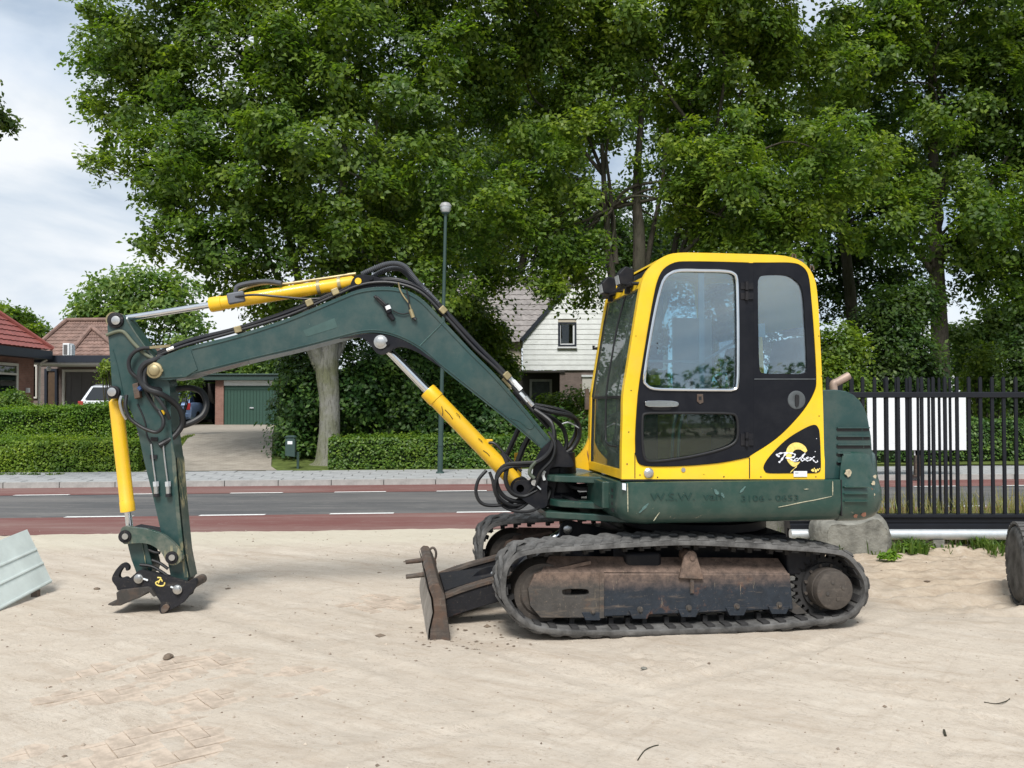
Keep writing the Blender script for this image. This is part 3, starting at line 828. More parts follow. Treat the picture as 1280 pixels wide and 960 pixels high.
back_tree('dark tree glimpsed behind the cab roof and rear pillar', 33, 930, [(900, 300, 90), (960, 380, 90), (1010, 330, 80), (880, 400, 80), (960, 220, 110), (860, 180, 110)], 1300)
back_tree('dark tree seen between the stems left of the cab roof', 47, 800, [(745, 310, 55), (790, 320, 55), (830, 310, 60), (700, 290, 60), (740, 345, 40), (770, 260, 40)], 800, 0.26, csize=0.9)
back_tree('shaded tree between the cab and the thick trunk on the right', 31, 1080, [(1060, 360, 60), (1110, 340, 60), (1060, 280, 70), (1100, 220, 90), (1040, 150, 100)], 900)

def shrub(name, label, bl, Y, nclus, k, csize, leaf, mat, cat='shrub', jit=0.4, group=None, core=0.6, flat=0.7):
    bb = blobpx(bl, Y, jit, 0.8)
    x0 = sum(b[0][0] for b in bb) / len(bb)
    base = Vector((x0, Y, tz(Y) - 0.02))
    s = empty(name, base, label, cat, 0, group)
    st = MB()
    for c, r in bb:
        c = Vector(c)
        for _ in range(3):
            e_ = c + Vector((random.gauss(0, .3) * r[0], random.gauss(0, .3) * r[1], random.gauss(0, .3) * r[2]))
            b0 = Vector((x0 + (c.x - x0) * 0.7 + random.uniform(-.15, .15), Y + random.uniform(-.2, .2), tz(Y) - 0.05))
            limb(st, [b0, b0.lerp(e_, 0.55) + Vector((random.uniform(-.1, .1), 0, 0.1)), e_], 0.035, 0.012, 6)
    st.v = [tuple(Vector(v) - base) for v in st.v]
    st.cyl((min(v[0] for v in st.v if v[2] < 0.3), 0, -0.08), (max(v[0] for v in st.v if v[2] < 0.3), 0, -0.08), 0.05, n=8)
    o = st.build('stem', M['bark'], s); o['kind'] = 'stuff'
    P, N = crown_pts(bb, nclus, k, csize, flat=flat, shell=0.3, droop=0.2)
    o = leaves('foliage', P - np.array(base), N, leaf, M[mat]); o.parent = s
    return s
shrub('laurel_bush', 'dense dark laurel bush wrapped round the pale tree trunk', [(385, 490, 42), (375, 545, 38), (365, 510, 26), (440, 500, 48), (430, 545, 45), (470, 470, 45), (352, 560, 14), (380, 455, 34)], 22.2, 900, 26, 0.32, 0.13, 'leaf_laurel')
shrub('laurel_bush', 'long dark laurel thicket behind the clipped hedge and the lamp post', [(500, 500, 48), (545, 520, 48), (600, 530, 40), (520, 455, 40), (650, 545, 34), (700, 545, 34), (580, 490, 34), (750, 550, 36)], 22.4, 1100, 26, 0.32, 0.13, 'leaf_laurel')
shrub('bush', 'light green bush in front of the white gable, right of the lamp post', [(612, 425, 30), (600, 470, 42), (575, 440, 42), (628, 462, 20), (588, 398, 36)], 27, 760, 24, 0.42, 0.15, 'leaf_b')
shrub('bush', 'leafy bush under the brick porch of the white house', [(690, 512, 24), (725, 505, 22), (740, 535, 24), (665, 530, 24)], 26, 260, 22, 0.3, 0.12, 'leaf_b')
shrub('bush', 'fresh green bush directly behind the cab at the gate', [(1045, 440, 40), (1030, 480, 36), (1060, 490, 34), (1050, 530, 30)], 22.5, 520, 24, 0.34, 0.12, 'leaf_b')
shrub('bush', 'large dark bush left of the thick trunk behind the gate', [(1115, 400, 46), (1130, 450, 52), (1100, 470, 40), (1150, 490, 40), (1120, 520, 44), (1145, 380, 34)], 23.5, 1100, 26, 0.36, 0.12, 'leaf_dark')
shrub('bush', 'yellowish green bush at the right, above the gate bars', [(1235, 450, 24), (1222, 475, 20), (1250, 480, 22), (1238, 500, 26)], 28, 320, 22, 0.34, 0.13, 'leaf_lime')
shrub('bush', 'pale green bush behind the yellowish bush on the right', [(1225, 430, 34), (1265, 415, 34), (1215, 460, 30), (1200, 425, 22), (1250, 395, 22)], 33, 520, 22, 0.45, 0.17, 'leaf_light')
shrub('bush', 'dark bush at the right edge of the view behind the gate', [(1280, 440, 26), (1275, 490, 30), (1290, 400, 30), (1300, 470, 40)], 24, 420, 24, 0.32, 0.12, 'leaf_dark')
shrub('bush', 'round green garden shrub before the brick bungalow window', [(14, 505, 20), (-6, 510, 22), (26, 512, 14), (4, 522, 18)], 25.5, 330, 26, 0.22, 0.09, 'leaf_hedge')
shrub('bush', 'sparse yellow green bush before the closed grey garage door', [(135, 456, 8), (131, 468, 8), (137, 474, 7), (240, 478, 12), (228, 485, 12)], 26.5, 110, 18, 0.2, 0.10, 'leaf_lime')

# hedges: clipped dark core standing in for inner shade, leaves all over it
def hedge(label, a, b, width, h, n, leaf, mat, hz=None):
    a, b = Vector((a[0], a[1], 0)), Vector((b[0], b[1], 0))
    d = (b - a); ln = d.length; d.normalize(); nn = Vector((-d.y, d.x, 0))
    if nn.y > 0: nn = -nn                     # towards the camera
    base = a.lerp(b, 0.5); base.z = tz(base.y) - 0.02
    t = empty('clipped_hedge', base, label, 'hedge')
    rows = []
    K = max(6, int(ln / 0.4))
    prof = [(-0.42, 0.0), (-0.46, 0.3), (-0.46, 0.8), (-0.38, 0.93), (0, 0.95), (0.38, 0.93), (0.46, 0.8), (0.46, 0.0)]
    mb = MB()
    for i in range(K + 1):
        c = a.lerp(b, i / K); z = tz(c.y) - 0.03
        rows.append([c - nn * (u * width) + Vector((0, 0, z + v * h)) - base for u, v in prof])
    mb.grid(rows); mb.add(rows[0], [tuple(range(8))]); mb.add(rows[-1], [tuple(range(8))])
    mb.build('shade_core', M['core'], t)
    s = rng.random(n); q_ = rng.random(n)
    fr = q_ < 0.5; tp = (q_ >= 0.5) & (q_ < 0.86); bk = q_ >= 0.86
    u = np.where(fr, 0.5, np.where(tp, rng.uniform(-0.5, 0.5, n), -0.5)); v = np.where(tp, 1.0, rng.random(n) ** 0.9)
    ends = rng.random(n) < 0.07; s = np.where(ends, np.round(s), s); u = np.where(ends, rng.uniform(-.5, .5, n), u); v = np.where(ends, rng.random(n), v)
    wob = (vnoise(s * ln * 1.6, v * 3 + u * 2, 11) - 0.5) * 0.15 + rng.normal(size=n) * 0.03 + np.where(rng.random(n) < 0.05, rng.random(n) * 0.12, 0)
    A, D, NN = np.array(a), np.array(d), np.array(nn)
    cx = A + D * (s * ln)[:, None]
    tzv = np.array([tz(y) for y in cx[:, 1]])
    P = cx + NN * ((u + np.where(tp, 0, np.sign(u) * wob)) * width)[:, None]
    P[:, 2] = tzv - 0.02 + v * h + np.where(tp, wob, 0)
    N = np.where(tp[:, None], np.array([0, 0, 1.0]), NN * np.sign(u)[:, None] * 0.8 + np.array([0, 0, 0.6])) + rng.normal(size=(n, 3)) * 0.45
    o = leaves('foliage', P - np.array(base), N, leaf, M[mat]); o.parent = t
    return t
hedge('low clipped hedge along the pavement left of the driveway', (-16.5, 18.85), (-8.25, 19.7), 0.75, 0.70, 25000, 0.062, 'leaf_hedge_lit')
hedge('bright green clipped hedge behind the low one, rising towards the bungalow garage', (-15.5, 22.3), (-10.9, 25.4), 0.9, 0.98, 24000, 0.065, 'leaf_hedge2')
hedge('low dark clipped hedge behind the pavement between tree trunk and excavator', (-4.15, 20.15), (4.5, 20.95), 0.7, 0.72, 20000, 0.075, 'leaf_hedge')
hedge('clipped hedge beyond the road behind the gate bars on the right', (4.7, 21.2), (15.5, 22.2), 0.8, 0.95, 16000, 0.085, 'leaf_laurel')

# far left trees
def far_tree(label, Y, tx, bl, nclus, leaf, mat, csize, k=24, name='broadleaf_tree', r=0.2):
    bb = blobpx(bl, Y, 1.0)
    base = Vector((W(tx, 500, Y).x, Y, tz(Y) - 0.02))
    top = Vector(max(bb, key=lambda q_: q_[0][2])[0])
    tr = [(base, r), (base.lerp(top, 0.5), r * 0.7), (top, r * 0.25)]
    tree(name, label, tuple(base), tr, autolimbs([tr[1][0], base.lerp(top, 0.7)], bb, r * 0.45), bb, nclus, k, csize, leaf, M[mat], M['bark'])
far_tree('airy light green tree behind the tiled roof on the left', 50, 160, [(120, 375, 34), (155, 360, 32), (195, 365, 40), (225, 380, 36), (105, 395, 22), (180, 400, 44), (235, 410, 30), (140, 405, 40), (215, 430, 30)], 440, 0.32, 'leaf_light', 0.85, 20)
far_tree('distant dark treetop behind the red roof at the left', 62, 20, [(12, 402, 22), (35, 408, 18), (-10, 395, 24), (50, 420, 14), (20, 425, 22)], 420, 0.36, 'leaf_a', 0.9, 22)
far_tree('distant green trees above the flat garage roof', 52, 300, [(255, 470, 22), (290, 468, 24), (325, 466, 22), (345, 455, 26), (235, 455, 18), (310, 480, 20)], 420, 0.3, 'leaf_light', 0.8, 20)
bL = blobpx([(-26, 146, 22), (3, 150, 10), (-50, 120, 40), (-90, 150, 60)], 15, 0.3)
baseL = Vector((W(-420, 500, 15.5).x, 15.5, -0.05))
tree('broadleaf_tree', 'tree whose branch tips reach in at the left edge under the sky', tuple(baseL), [(baseL, 0.2), (W(-400, 300, 15.5), 0.15), (W(-380, 120, 15.5), 0.06)], autolimbs([W(-405, 260, 15.5), W(-390, 180, 15.5)], bL, 0.06), bL, 300, 22, 0.22, 0.10, M['leaf_dark'], M['bark'])

# wood on the far side of the yard, behind the photographer (mirrored in the cab windows)
bw_ = [((x, -30 + random.uniform(-3, 3), 1.9 + random.uniform(-.5, .6)), (3.2, 2.0, 1.9)) for x in range(-34, 60, 5)]
P, N = crown_pts(bw_, 900, 22, 1.0, flat=0.6, shell=0.35)
P[:, 2] = np.maximum(P[:, 2], 0.02)
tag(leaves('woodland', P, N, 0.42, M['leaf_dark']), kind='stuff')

# far belt of trees on the horizon that reads as one mass
bw_ = [((x, 85 + random.uniform(-4, 4), 2.6 + random.uniform(-.6, .8)), (5.0, 3.0, 2.6 + random.uniform(0, 1.2))) for x in range(-110, 116, 8)]
P, N = crown_pts(bw_, 1500, 20, 1.6, flat=0.6, shell=0.35)
tag(leaves('woodland', P, N, 0.7, M['leaf_a']), kind='stuff')
# ------------------------------------------------------------------ buildings
M['brick_red'] = brickmat('red brown brick', (0.22, 0.11, 0.085), (0.28, 0.15, 0.12), (0.24, 0.20, 0.17), rot=True)
M['brick_grey'] = brickmat('grey brown brick', (0.16, 0.125, 0.11), (0.22, 0.17, 0.15), (0.22, 0.19, 0.17), rot=True)
M['tile_red'] = simple('red glazed roof tile', (0.27, 0.075, 0.06), 0.55, var=0.2, scale=3)
M['tile_brown'] = simple('weathered brown roof tile', (0.20, 0.125, 0.10), 0.8, var=0.4, scale=2.5)
M['tile_grey'] = simple('weathered grey roof tile', (0.24, 0.22, 0.21), 0.85, var=0.35, scale=2.5)
M['fascia'] = simple('dark blue grey fascia', (0.018, 0.024, 0.036), 0.5, var=0.1)
M['fascia_green'] = simple('green fascia', (0.030, 0.060, 0.052), 0.55, var=0.1)
M['door_green'] = simple('green garage door paint', (0.028, 0.075, 0.055), 0.55, var=0.1)
M['door_grey'] = simple('grey garage door paint', (0.12, 0.115, 0.115), 0.6, var=0.08)
M['door_wood'] = simple('brown door wood', (0.09, 0.055, 0.03), 0.6, var=0.2)
M['trim'] = simple('cream window trim', (0.60, 0.58, 0.52), 0.6, var=0.05)
M['dark_void'] = simple('recess shade wall', (0.05, 0.045, 0.04), 0.9, var=0.1)  # shade of the carport bay and porch put into the wall colour
M['plank'] = simple('white painted cladding', (0.82, 0.84, 0.82), 0.65, var=0.1, scale=3)
M['cream'] = simple('cream render', (0.55, 0.50, 0.40), 0.85, var=0.08)
M['curtain'] = simple('cream curtain', (0.42, 0.38, 0.28), 0.9, var=0.1)
M['roofing'] = simple('bitumen roofing', (0.08, 0.08, 0.085), 0.9, var=0.2)
NY = Vector((0, 1, 0))

class House:
    """parts are built in world space and moved under the Empty"""
    def __init__(s, name, base, label, cat):
        s.base = Vector(base); s.e = empty(name, s.base, label, cat)
    def put(s, name, mb, mat, parent=None, bevel=0, smooth=30):
        mb.v = [tuple(Vector(v) - s.base) for v in mb.v]
        return mb.build(name, mat, parent or s.e, bevel, smooth)
def pbox(x0, y0, x1, y1, Y, dep):                     # a box whose front face fills a photo rectangle at depth Y
    a, b = W(x0, y1, Y), W(x1, y0, Y)
    return MB().box(((a.x + b.x) / 2, Y + dep / 2, (a.z + b.z) / 2), (b.x - a.x, dep, b.z - a.z))
def wbox(x0, x1, y0, y1, z0, z1):
    return MB().box(((x0 + x1) / 2, (y0 + y1) / 2, (z0 + z1) / 2), (x1 - x0, y1 - y0, z1 - z0))
def tiled(a, b, c, d, pw=0.25, row=0.33, amp=0.022):
    """pantile surface on the quad a-b (eave) d-c (ridge), rows stepping over each other"""
    a, b, c, d = map(Vector, (a, b, c, d))
    n = (b - a).cross(d - a).normalized()
    if n.z < 0: n = -n
    H = ((d - a).length + (c - b).length) / 2; Wd = max((b - a).length, (c - d).length)
    nr = max(2, int(H / row)); nc = max(4, int(Wd / pw)) * 4
    mb = MB(); rows = []
    for i in range(nr):
        for v, lift in ((i / nr, 0.030), ((i + 1) / nr - 0.0005, 0.0)):
            l, r = a.lerp(d, v), b.lerp(c, v)
            rows.append([l.lerp(r, j / nc) + n * (lift + amp * abs(math.sin(j / 4 * math.pi)) + 0.004 * math.sin(i * 7.1 + j * 0.9)) for j in range(nc + 1)])
    mb.grid(rows)
    return mb

# red roofed bungalow with flat canopy at the left
h = House('bungalow', (-18, 28, tz(28)), 'brick bungalow with red tiled roof, flat canopy and grey garage door at the left', 'house')
zg = tz(30) - 0.05
ex = -16.35; ez = 3.48
h.put('wall', wbox(-22, -16.85, 20.5, 31.0, 0.0, 3.3), M['brick_red'])
h.put('fascia', wbox(-17.0, ex, 19.8, 31.3, ez - 0.32, ez - 0.02), M['fascia'])
rd = tiled((ex, 31.3, ez), (ex, 19.8, ez), (ex - 4.2, 24, ez + 4.0), (ex - 4.2, 27.1, ez + 4.0), 0.26, 0.34)
rt = h.put('roof', rd, M['tile_red'], smooth=50)
rt['kind'] = 'stuff'
h.put('roof_hip', tiled((ex - 8.4, 31.3, ez), (ex, 31.3, ez), (ex - 4.2, 27.1, ez + 4.0), (ex - 4.21, 27.1, ez + 4.0), 0.26, 0.34), M['tile_red'], smooth=50)
h.put('hip_ridge', MB().tube([(ex, 31.3, ez + 0.06), (ex - 4.2, 27.1, ez + 4.07)], 0.09, 8), M['tile_red'])
f = h.put('window', MB().plate([[(-16.83, 27.2, 1.0), (-16.83, 29.9, 1.0), (-16.83, 29.9, 2.95), (-16.83, 27.2, 2.95)], [(-16.83, 27.3, 1.1), (-16.83, 29.8, 1.1), (-16.83, 29.8, 2.55), (-16.83, 27.3, 2.55)], [(-16.83, 27.3, 2.62), (-16.83, 29.8, 2.62), (-16.83, 29.8, 2.86), (-16.83, 27.3, 2.86)]], (1, 0, 0), 0.06), M['trim'])
h.put('pane', wbox(-16.82, -16.80, 27.25, 29.85, 1.05, 2.9), M['pane'], f)
h.put('sill', wbox(-16.84, -16.70, 27.1, 30.0, 0.92, 0.995), M['fascia'], f)
h.put('garden_lamp', MB().box((-16.78, 30.5, 2.05), (0.1, 0.1, 0.16)), M['white'])
# canopy and what stands under it
a, b = W(21, 444, 31.4), W(152, 453, 31.4)
h.put('canopy_roof', wbox(a.x, b.x, 31.4, 37, b.z, a.z), M['fascia'])
h.put('canopy_soffit', wbox(a.x + 0.1, b.x - 0.1, 31.5, 36.9, b.z - 0.04, b.z - 0.002), M['white'])
Yb = 34.2
wl, wr = W(20, 450, Yb).x, W(153, 450, Yb).x
h.put('back_wall', wbox(wl, wr, Yb, Yb + 0.3, 0.2, b.z - 0.045), M['brick_grey'])
f = h.put('side_window', MB().plate([[W(33, 455, Yb), W(47, 455, Yb), W(47, 498, Yb), W(33, 498, Yb)], [W(35, 458, Yb), W(45.4, 458, Yb), W(45.4, 496, Yb), W(35, 496, Yb)]], (0, -1, 0), 0.07), M['trim'])
h.put('pane', pbox(34, 456, 46.5, 497, Yb - 0.03, 0.02), M['pane'], f)
f = h.put('front_door', pbox(60, 464, 70, 516, Yb - 0.06, 0.05), M['door_wood'])
h.put('door_frame', MB().plate([[W(57, 461, Yb), W(73, 461, Yb), W(73, 516, Yb), W(57, 516, Yb)], [W(60, 464, Yb), W(70, 464, Yb), W(70, 515.9, Yb), W(60, 515.9, Yb)]], (0, -1, 0), 0.1), M['fascia'], f)
g = h.put('garage_door', pbox(82, 465, 148, 517, Yb - 0.05, 0.045), M['door_grey'])
h.put('door_frame', MB().plate([[W(79, 462, Yb), W(151, 462, Yb), W(151, 517, Yb), W(79, 517, Yb)], [W(82, 465, Yb), W(148, 465, Yb), W(148, 516.9, Yb), W(82, 516.9, Yb)]], (0, -1, 0), 0.09), M['trim'], g)
for k in range(5):
    x = 82 + 66 * (k + 0.5) / 5
    h.put('door_rib', pbox(x - 0.3, 465.5, x + 0.3, 516.5, Yb - 0.06, 0.012), M['door_grey'], g)
h.put('wall_lamp', MB().lathe(W(61, 461, 33.4) + Vector((0, 0, -0.08)), (0, 0, 1), [(0, 0.06), (0.1, 0.1), (0.16, 0.05), (0.4, 0.012)], 10), M['white'])

# brown tiled roof behind
Yr = 44
h = House('tiled_house', (W(110, 500, Yr).x, Yr, tz(Yr)), 'house with weathered brown hipped tile roof rising behind the flat canopy', 'house')
e0, e1 = W(30, 448, Yr), W(178, 448, Yr)
r0, r1 = W(84, 401.5, Yr + 3), W(140, 401.5, Yr + 3)
h.put('wall', wbox(e0.x + 0.4, e1.x - 0.4, Yr + 0.4, Yr + 7, 0.3, e0.z), M['brick_grey'])
o = h.put('roof', tiled(e0, e1, r1, r0, 0.3, 0.36, 0.03), M['tile_brown'], smooth=50); o['kind'] = 'stuff'
h.put('roof_end', MB().add([e0, (e0.x, Yr + 6, e0.z), r0, r1, (e1.x, Yr + 6, e1.z), e1], [(0, 1, 2), (3, 4, 5), (1, 4, 3, 2)]), M['tile_brown'], smooth=0)
for a, b in ((e0, r0), (r0, r1), (e1, r1)):
    h.put('ridge', MB().tube([a + Vector((0, -0.05, 0.06)), b + Vector((0, -0.05, 0.08))], 0.11, 8), M['tile_brown'])
# lower hipped wing in front
Yw = 41.5
f0, f1, f2 = W(84, 448, Yw), W(160, 448, Yw), W(115, 410.5, Yw + 2.4)
f3 = f2 + Vector((0, 3.0, 0))
o = h.put('wing_roof', tiled(f0, f1, f2 + Vector((0.35, 0, 0)), f2, 0.3, 0.36, 0.03), M['tile_brown'], smooth=50); o['kind'] = 'stuff'
h.put('wing_roof_side', MB().add([f0, (f0.x, Yw + 5, f0.z), f3, f2, (f1.x, Yw + 5, f1.z), f1], [(0, 1, 2, 3), (3, 2, 4, 5)]), M['tile_brown'], smooth=0)
for a, b in ((f0, f2), (f1, f2)):
    h.put('ridge', MB().tube([a + Vector((0, -0.05, 0.06)), b + Vector((0, -0.05, 0.08))], 0.11, 8), M['tile_brown'])
pd_ = House('downpipe', (-16.75, 31.1, 0.6), 'white rain pipe on the corner of the brick bungalow below the red roof', 'pipe')
pd_.put('pipe_tube', MB().tube([(-16.72, 31.12, 0.6), (-16.72, 31.12, 3.0), (-16.5, 31.2, 3.15)], 0.045, 10), M['trim'])
u = House('air_conditioner', W(84, 444, 36), 'white air conditioning box on the flat canopy before the brown roof', 'air conditioner')
u.put('casing', pbox(78, 429, 86.5, 444.5, 36, 0.4), M['white'], bevel=0.02)
u.put('grille', pbox(79.2, 431, 84, 443, 35.985, 0.014), M['door_grey'])
u.put('side_duct', pbox(87.2, 431, 89.5, 444.5, 36.1, 0.3), M['white'])

# garage with open carport bay
Yg = 39.0
h = House('garage', (W(290, 500, Yg).x, Yg, tz(Yg)), 'flat roofed garage with green plank door and open carport bay at the driveway end', 'garage')
gz = tz(Yg)
def gx(x): return W(x, 500, Yg).x
h.put('fascia', pbox(206, 467.5, 352, 475, Yg - 0.25, 0.2), M['fascia_green'])
t_ = W(206, 467.5, Yg - 0.25).z
h.put('roof', wbox(gx(207), gx(351.5), Yg - 0.045, Yg + 6, t_ - 0.22, t_ - 0.03), M['roofing'])
zt = W(206, 475, Yg).z - 0.01
for x0, x1 in ((269, 279.5), (348.5, 356)):
    h.put('brick_pillar', wbox(gx(x0), gx(x1), Yg, Yg + 0.4, gz - 0.05, zt), M['brick_red'])
h.put('lintel', pbox(279.7, 475.6, 348.3, 482, Yg + 0.02, 0.15), M['white'])
d_ = h.put('garage_door', wbox(gx(279.7), gx(348.3), Yg + 0.1, Yg + 0.14, gz - 0.02, W(280, 482.3, Yg).z), M['door_green'])
pm = MB().box((0, 0, 0), ((gx(348.3) - gx(279.7)) / 17 - 0.014, 0.03, W(280, 487.5, Yg).z - gz)).mesh('door_plank', M['door_green'], 0)
for k in range(17):
    o = inst('door_plank', pm, d_, loc=Vector((gx(279.7) + (gx(348.3) - gx(279.7)) * (k + 0.5) / 17, Yg + 0.085, (W(280, 487.5, Yg).z + gz) / 2)) - h.base)
h.put('door_head', wbox(gx(279.9), gx(348.1), Yg + 0.06, Yg + 0.098, W(280, 487, Yg).z, W(280, 482.5, Yg).z), M['door_green'], d_)
h.put('door_handle', pbox(312, 509, 317, 510.5, Yg + 0.02, 0.04), M['galv'], d_)
h.put('gutter', MB().cyl((gx(206), Yg - 0.29, t_ - 0.02), (gx(352), Yg - 0.29, t_ - 0.02), 0.035, n=10), M['fascia_green'])
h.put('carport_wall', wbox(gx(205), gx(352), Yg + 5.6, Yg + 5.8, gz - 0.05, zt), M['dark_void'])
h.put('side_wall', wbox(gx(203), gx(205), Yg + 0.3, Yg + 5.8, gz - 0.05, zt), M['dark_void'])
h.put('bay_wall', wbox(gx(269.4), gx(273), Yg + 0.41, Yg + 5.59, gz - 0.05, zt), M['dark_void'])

# cars: lofted bodies with glass, lights, wheels
def car(name, label, px, Yc, paintcol, rz, scale=1.0):
    base = Vector((W(px, 500, Yc).x, Yc, tz(Yc) + 0.012))
    e_ = empty(name, base, label, 'car', rz)
    body = simple('car paint ' + name, paintcol, 0.3, 0.3, var=0.04, bump=0)
    body.node_tree.nodes['Principled BSDF'].inputs['Coat Weight'].default_value = 0.8
    # local frame: rear faces -Y, x lateral
    st = [(-2.0, 0.30, 0.78, 0.80), (-1.97, 0.26, 0.92, 0.84), (-1.6, 0.2, 0.98, 0.87), (-0.6, 0.19, 0.98, 0.88), (0.6, 0.19, 0.96, 0.88), (1.5, 0.22, 0.88, 0.85), (1.95, 0.3, 0.72, 0.76), (2.0, 0.34, 0.6, 0.7)]
    rows = []
    for y, z0, z1, hw in st:
        rows.append([(-hw * 0.93, y, z0), (-hw, y, z0 + 0.18), (-hw, y, z1 - 0.16), (-hw * 0.92, y, z1), (hw * 0.92, y, z1), (hw, y, z1 - 0.16), (hw, y, z0 + 0.18), (hw * 0.93, y, z0)])
    mb = MB().grid(rows, close=True); mb.add(rows[0], [tuple(range(8))]); mb.add(rows[-1], [tuple(range(8))])
    mb.build('body', body, e_, 0.03, 50)
    cab = [(-1.93, 0.93, 0.76), (-1.55, 1.40, 0.58), (-1.2, 1.46, 0.58), (0.1, 1.46, 0.58), (0.35, 1.40, 0.58), (1.0, 0.93, 0.74)]
    rows = [[(-w_, y, 0.90), (-w_, y, z * 1.0), (w_, y, z * 1.0), (w_, y, 0.90)] for y, z, w_ in cab]
    mb = MB().grid(rows, close=True); mb.add(rows[0], [(0, 1, 2, 3)]); mb.add(rows[-1], [(0, 1, 2, 3)])
    mb.build('cabin', body, e_, 0.03, 50)
    gl = simple('car glass ' + name, (0.01, 0.012, 0.014), 0.08, 0.0, var=0, bump=0, spec=0.8)
    MB().add([(-0.62, -1.90, 1.0), (0.62, -1.90, 1.0), (0.5, -1.60, 1.365), (-0.5, -1.60, 1.365)], [(0, 1, 2, 3)]).prism([(-0.62, -1.905, 1.0), (0.62, -1.905, 1.0), (0.5, -1.605, 1.365), (-0.5, -1.605, 1.365)], (0, -0.8, 0.55), 0.02).build('rear_window', gl, e_)
    for s_ in (-1, 1):
        MB().prism([(s_ * 0.735, -1.4, 1.0), (s_ * 0.735, 0.7, 1.0), (s_ * 0.60, 0.1, 1.38), (s_ * 0.60, -1.25, 1.38)], (s_, 0, 0.3), 0.02).build('side_window', gl, e_)
        MB().prism([(s_ * 0.60, -1.985, 0.66), (s_ * 0.80, -1.985, 0.66), (s_ * 0.80, -1.95, 0.96), (s_ * 0.66, -1.95, 0.96)], (0, -1, 0), 0.03).build('tail_light', M['redbtn'], e_, 0.01)
        for y in (-1.25, 1.3):
            w_ = MB().lathe((s_ * 0.70, y, 0.30), (s_, 0, 0), [(0, 0.2), (0, 0.29), (0.03, 0.31), (0.16, 0.31), (0.19, 0.28), (0.19, 0.2)], 20).build('tyre', M['hose'], e_)
            MB().lathe((s_ * 0.78, y, 0.30), (s_, 0, 0), [(0, 0.2), (0.09, 0.2), (0.1, 0.05), (0.12, 0.04)], 14).build('rim', M['galv'], w_)
    MB().box((0, -2.0, 0.42), (1.5, 0.06, 0.2)).build('bumper', body, e_, 0.03)
    MB().box((0, -2.035, 0.66), (0.52, 0.02, 0.11)).build('number_plate', simple('plate yellow ' + name, (0.6, 0.42, 0.03), 0.5, var=0.03, bump=0), e_)
    MB().box((0, -2.005, 0.83), (1.3, 0.03, 0.02)).build('trim_strip', M['chrome'], e_)
    e_.scale = (scale,) * 3
    return e_
car('parked_car', 'silver white hatchback parked behind the hedge at the bungalow', 160, 29.5, (0.66, 0.68, 0.72), math.radians(6), 1.05)
car('parked_car', 'light blue car parked in the dark carport bay', 236, 40.5, (0.22, 0.32, 0.52), math.radians(0))

# white clad gable house
Yh = 36.0
h = House('gable_house', (W(700, 500, Yh).x, Yh, tz(Yh)), 'white clad gable house with brick ground floor between the tree and the cab', 'house')
# gable cladding, plank by plank
gl_, gr_, apx, apy = 653.5, 835.0, 744.0, 322.0
def edge(y):                               # left and right limit of the wall at photo height y
    if y >= 423: return gl_, gr_
    t = (423 - y) / (423 - apy)
    return gl_ + (apx - gl_) * t, gr_ + (apx - gr_) * t
cl = h.put('gable_wall', MB().prism([W(gl_, 462, Yh), W(gl_, 423, Yh), W(apx, apy, Yh), W(gr_, 423, Yh), W(gr_, 458, Yh)], NY, 0.25), M['cream'])
y = 462.5
while y > apy + 6:
    y2 = y - 6.4
    ym = y2
    la, ra = edge(y); lb, rb = edge(y2 + 0.4)
    segs = [(la, ra, lb, rb)]
    if y2 < 433 and y > 403: segs = [(la, 697.5, lb, 697.5), (720.5, ra, 720.5, rb)]
    for (p0, p1, p2, p3) in segs:
        if p1 - p0 < 2: continue
        yy0 = y if p0 < 705 or y < 458 else 458
        mb = MB()
        A_, B_, C_, D_ = W(p0, yy0, Yh - 0.036), W(p1, yy0, Yh - 0.036), W(p3, y2 + 0.4, Yh - 0.022), W(p2, y2 + 0.4, Yh - 0.022)
        mb.prism([A_, B_, C_, D_], NY, 0.02)
        o = h.put('cladding_plank', mb, M['plank'], cl, smooth=0)
    y = y2
f = h.put('window', MB().plate([[W(697.5, 403, Yh), W(720.3, 403, Yh), W(720.3, 433, Yh), W(697.5, 433, Yh)], [W(700, 405, Yh), W(718, 405, Yh), W(718, 431, Yh), W(700, 431, Yh)]], (0, -1, 0), 0.1), M['fascia'])
h.put('sash', MB().plate([[W(700, 405, Yh), W(718, 405, Yh), W(718, 431, Yh), W(700, 431, Yh)], [W(700.8, 406, Yh), W(716, 406, Yh), W(716, 429.6, Yh), W(700.8, 429.6, Yh)]], (0, -1, 0), 0.05), M['white'], f)
h.put('curtain', pbox(700, 405.5, 717, 430.5, Yh - 0.012, 0.006), M['curtain'], f)
h.put('pane', pbox(700.4, 405.5, 717, 430.5, Yh - 0.034, 0.008), M['pane_clear'], f)
h.put('sill', pbox(696.5, 433.2, 721.5, 435.2, Yh - 0.13, 0.12), M['white'], f)
gz = tz(Yh)
xa_, xb_ = W(700, 500, Yh).x, W(835, 500, Yh).x
h.put('brick_wall', wbox(xa_, xb_, Yh + 0.05, Yh + 0.3, gz - 0.05, W(700, 459, Yh).z), M['brick_grey'])
Yp = Yh + 1.6
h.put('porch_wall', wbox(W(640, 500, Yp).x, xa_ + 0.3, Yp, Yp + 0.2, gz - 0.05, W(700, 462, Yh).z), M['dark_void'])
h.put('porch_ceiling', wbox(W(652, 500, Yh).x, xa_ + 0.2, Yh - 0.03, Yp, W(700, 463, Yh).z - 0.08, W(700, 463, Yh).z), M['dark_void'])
d_ = h.put('porch_door', pbox(665, 477, 687, 520, Yp - 0.08, 0.07), M['interior'])
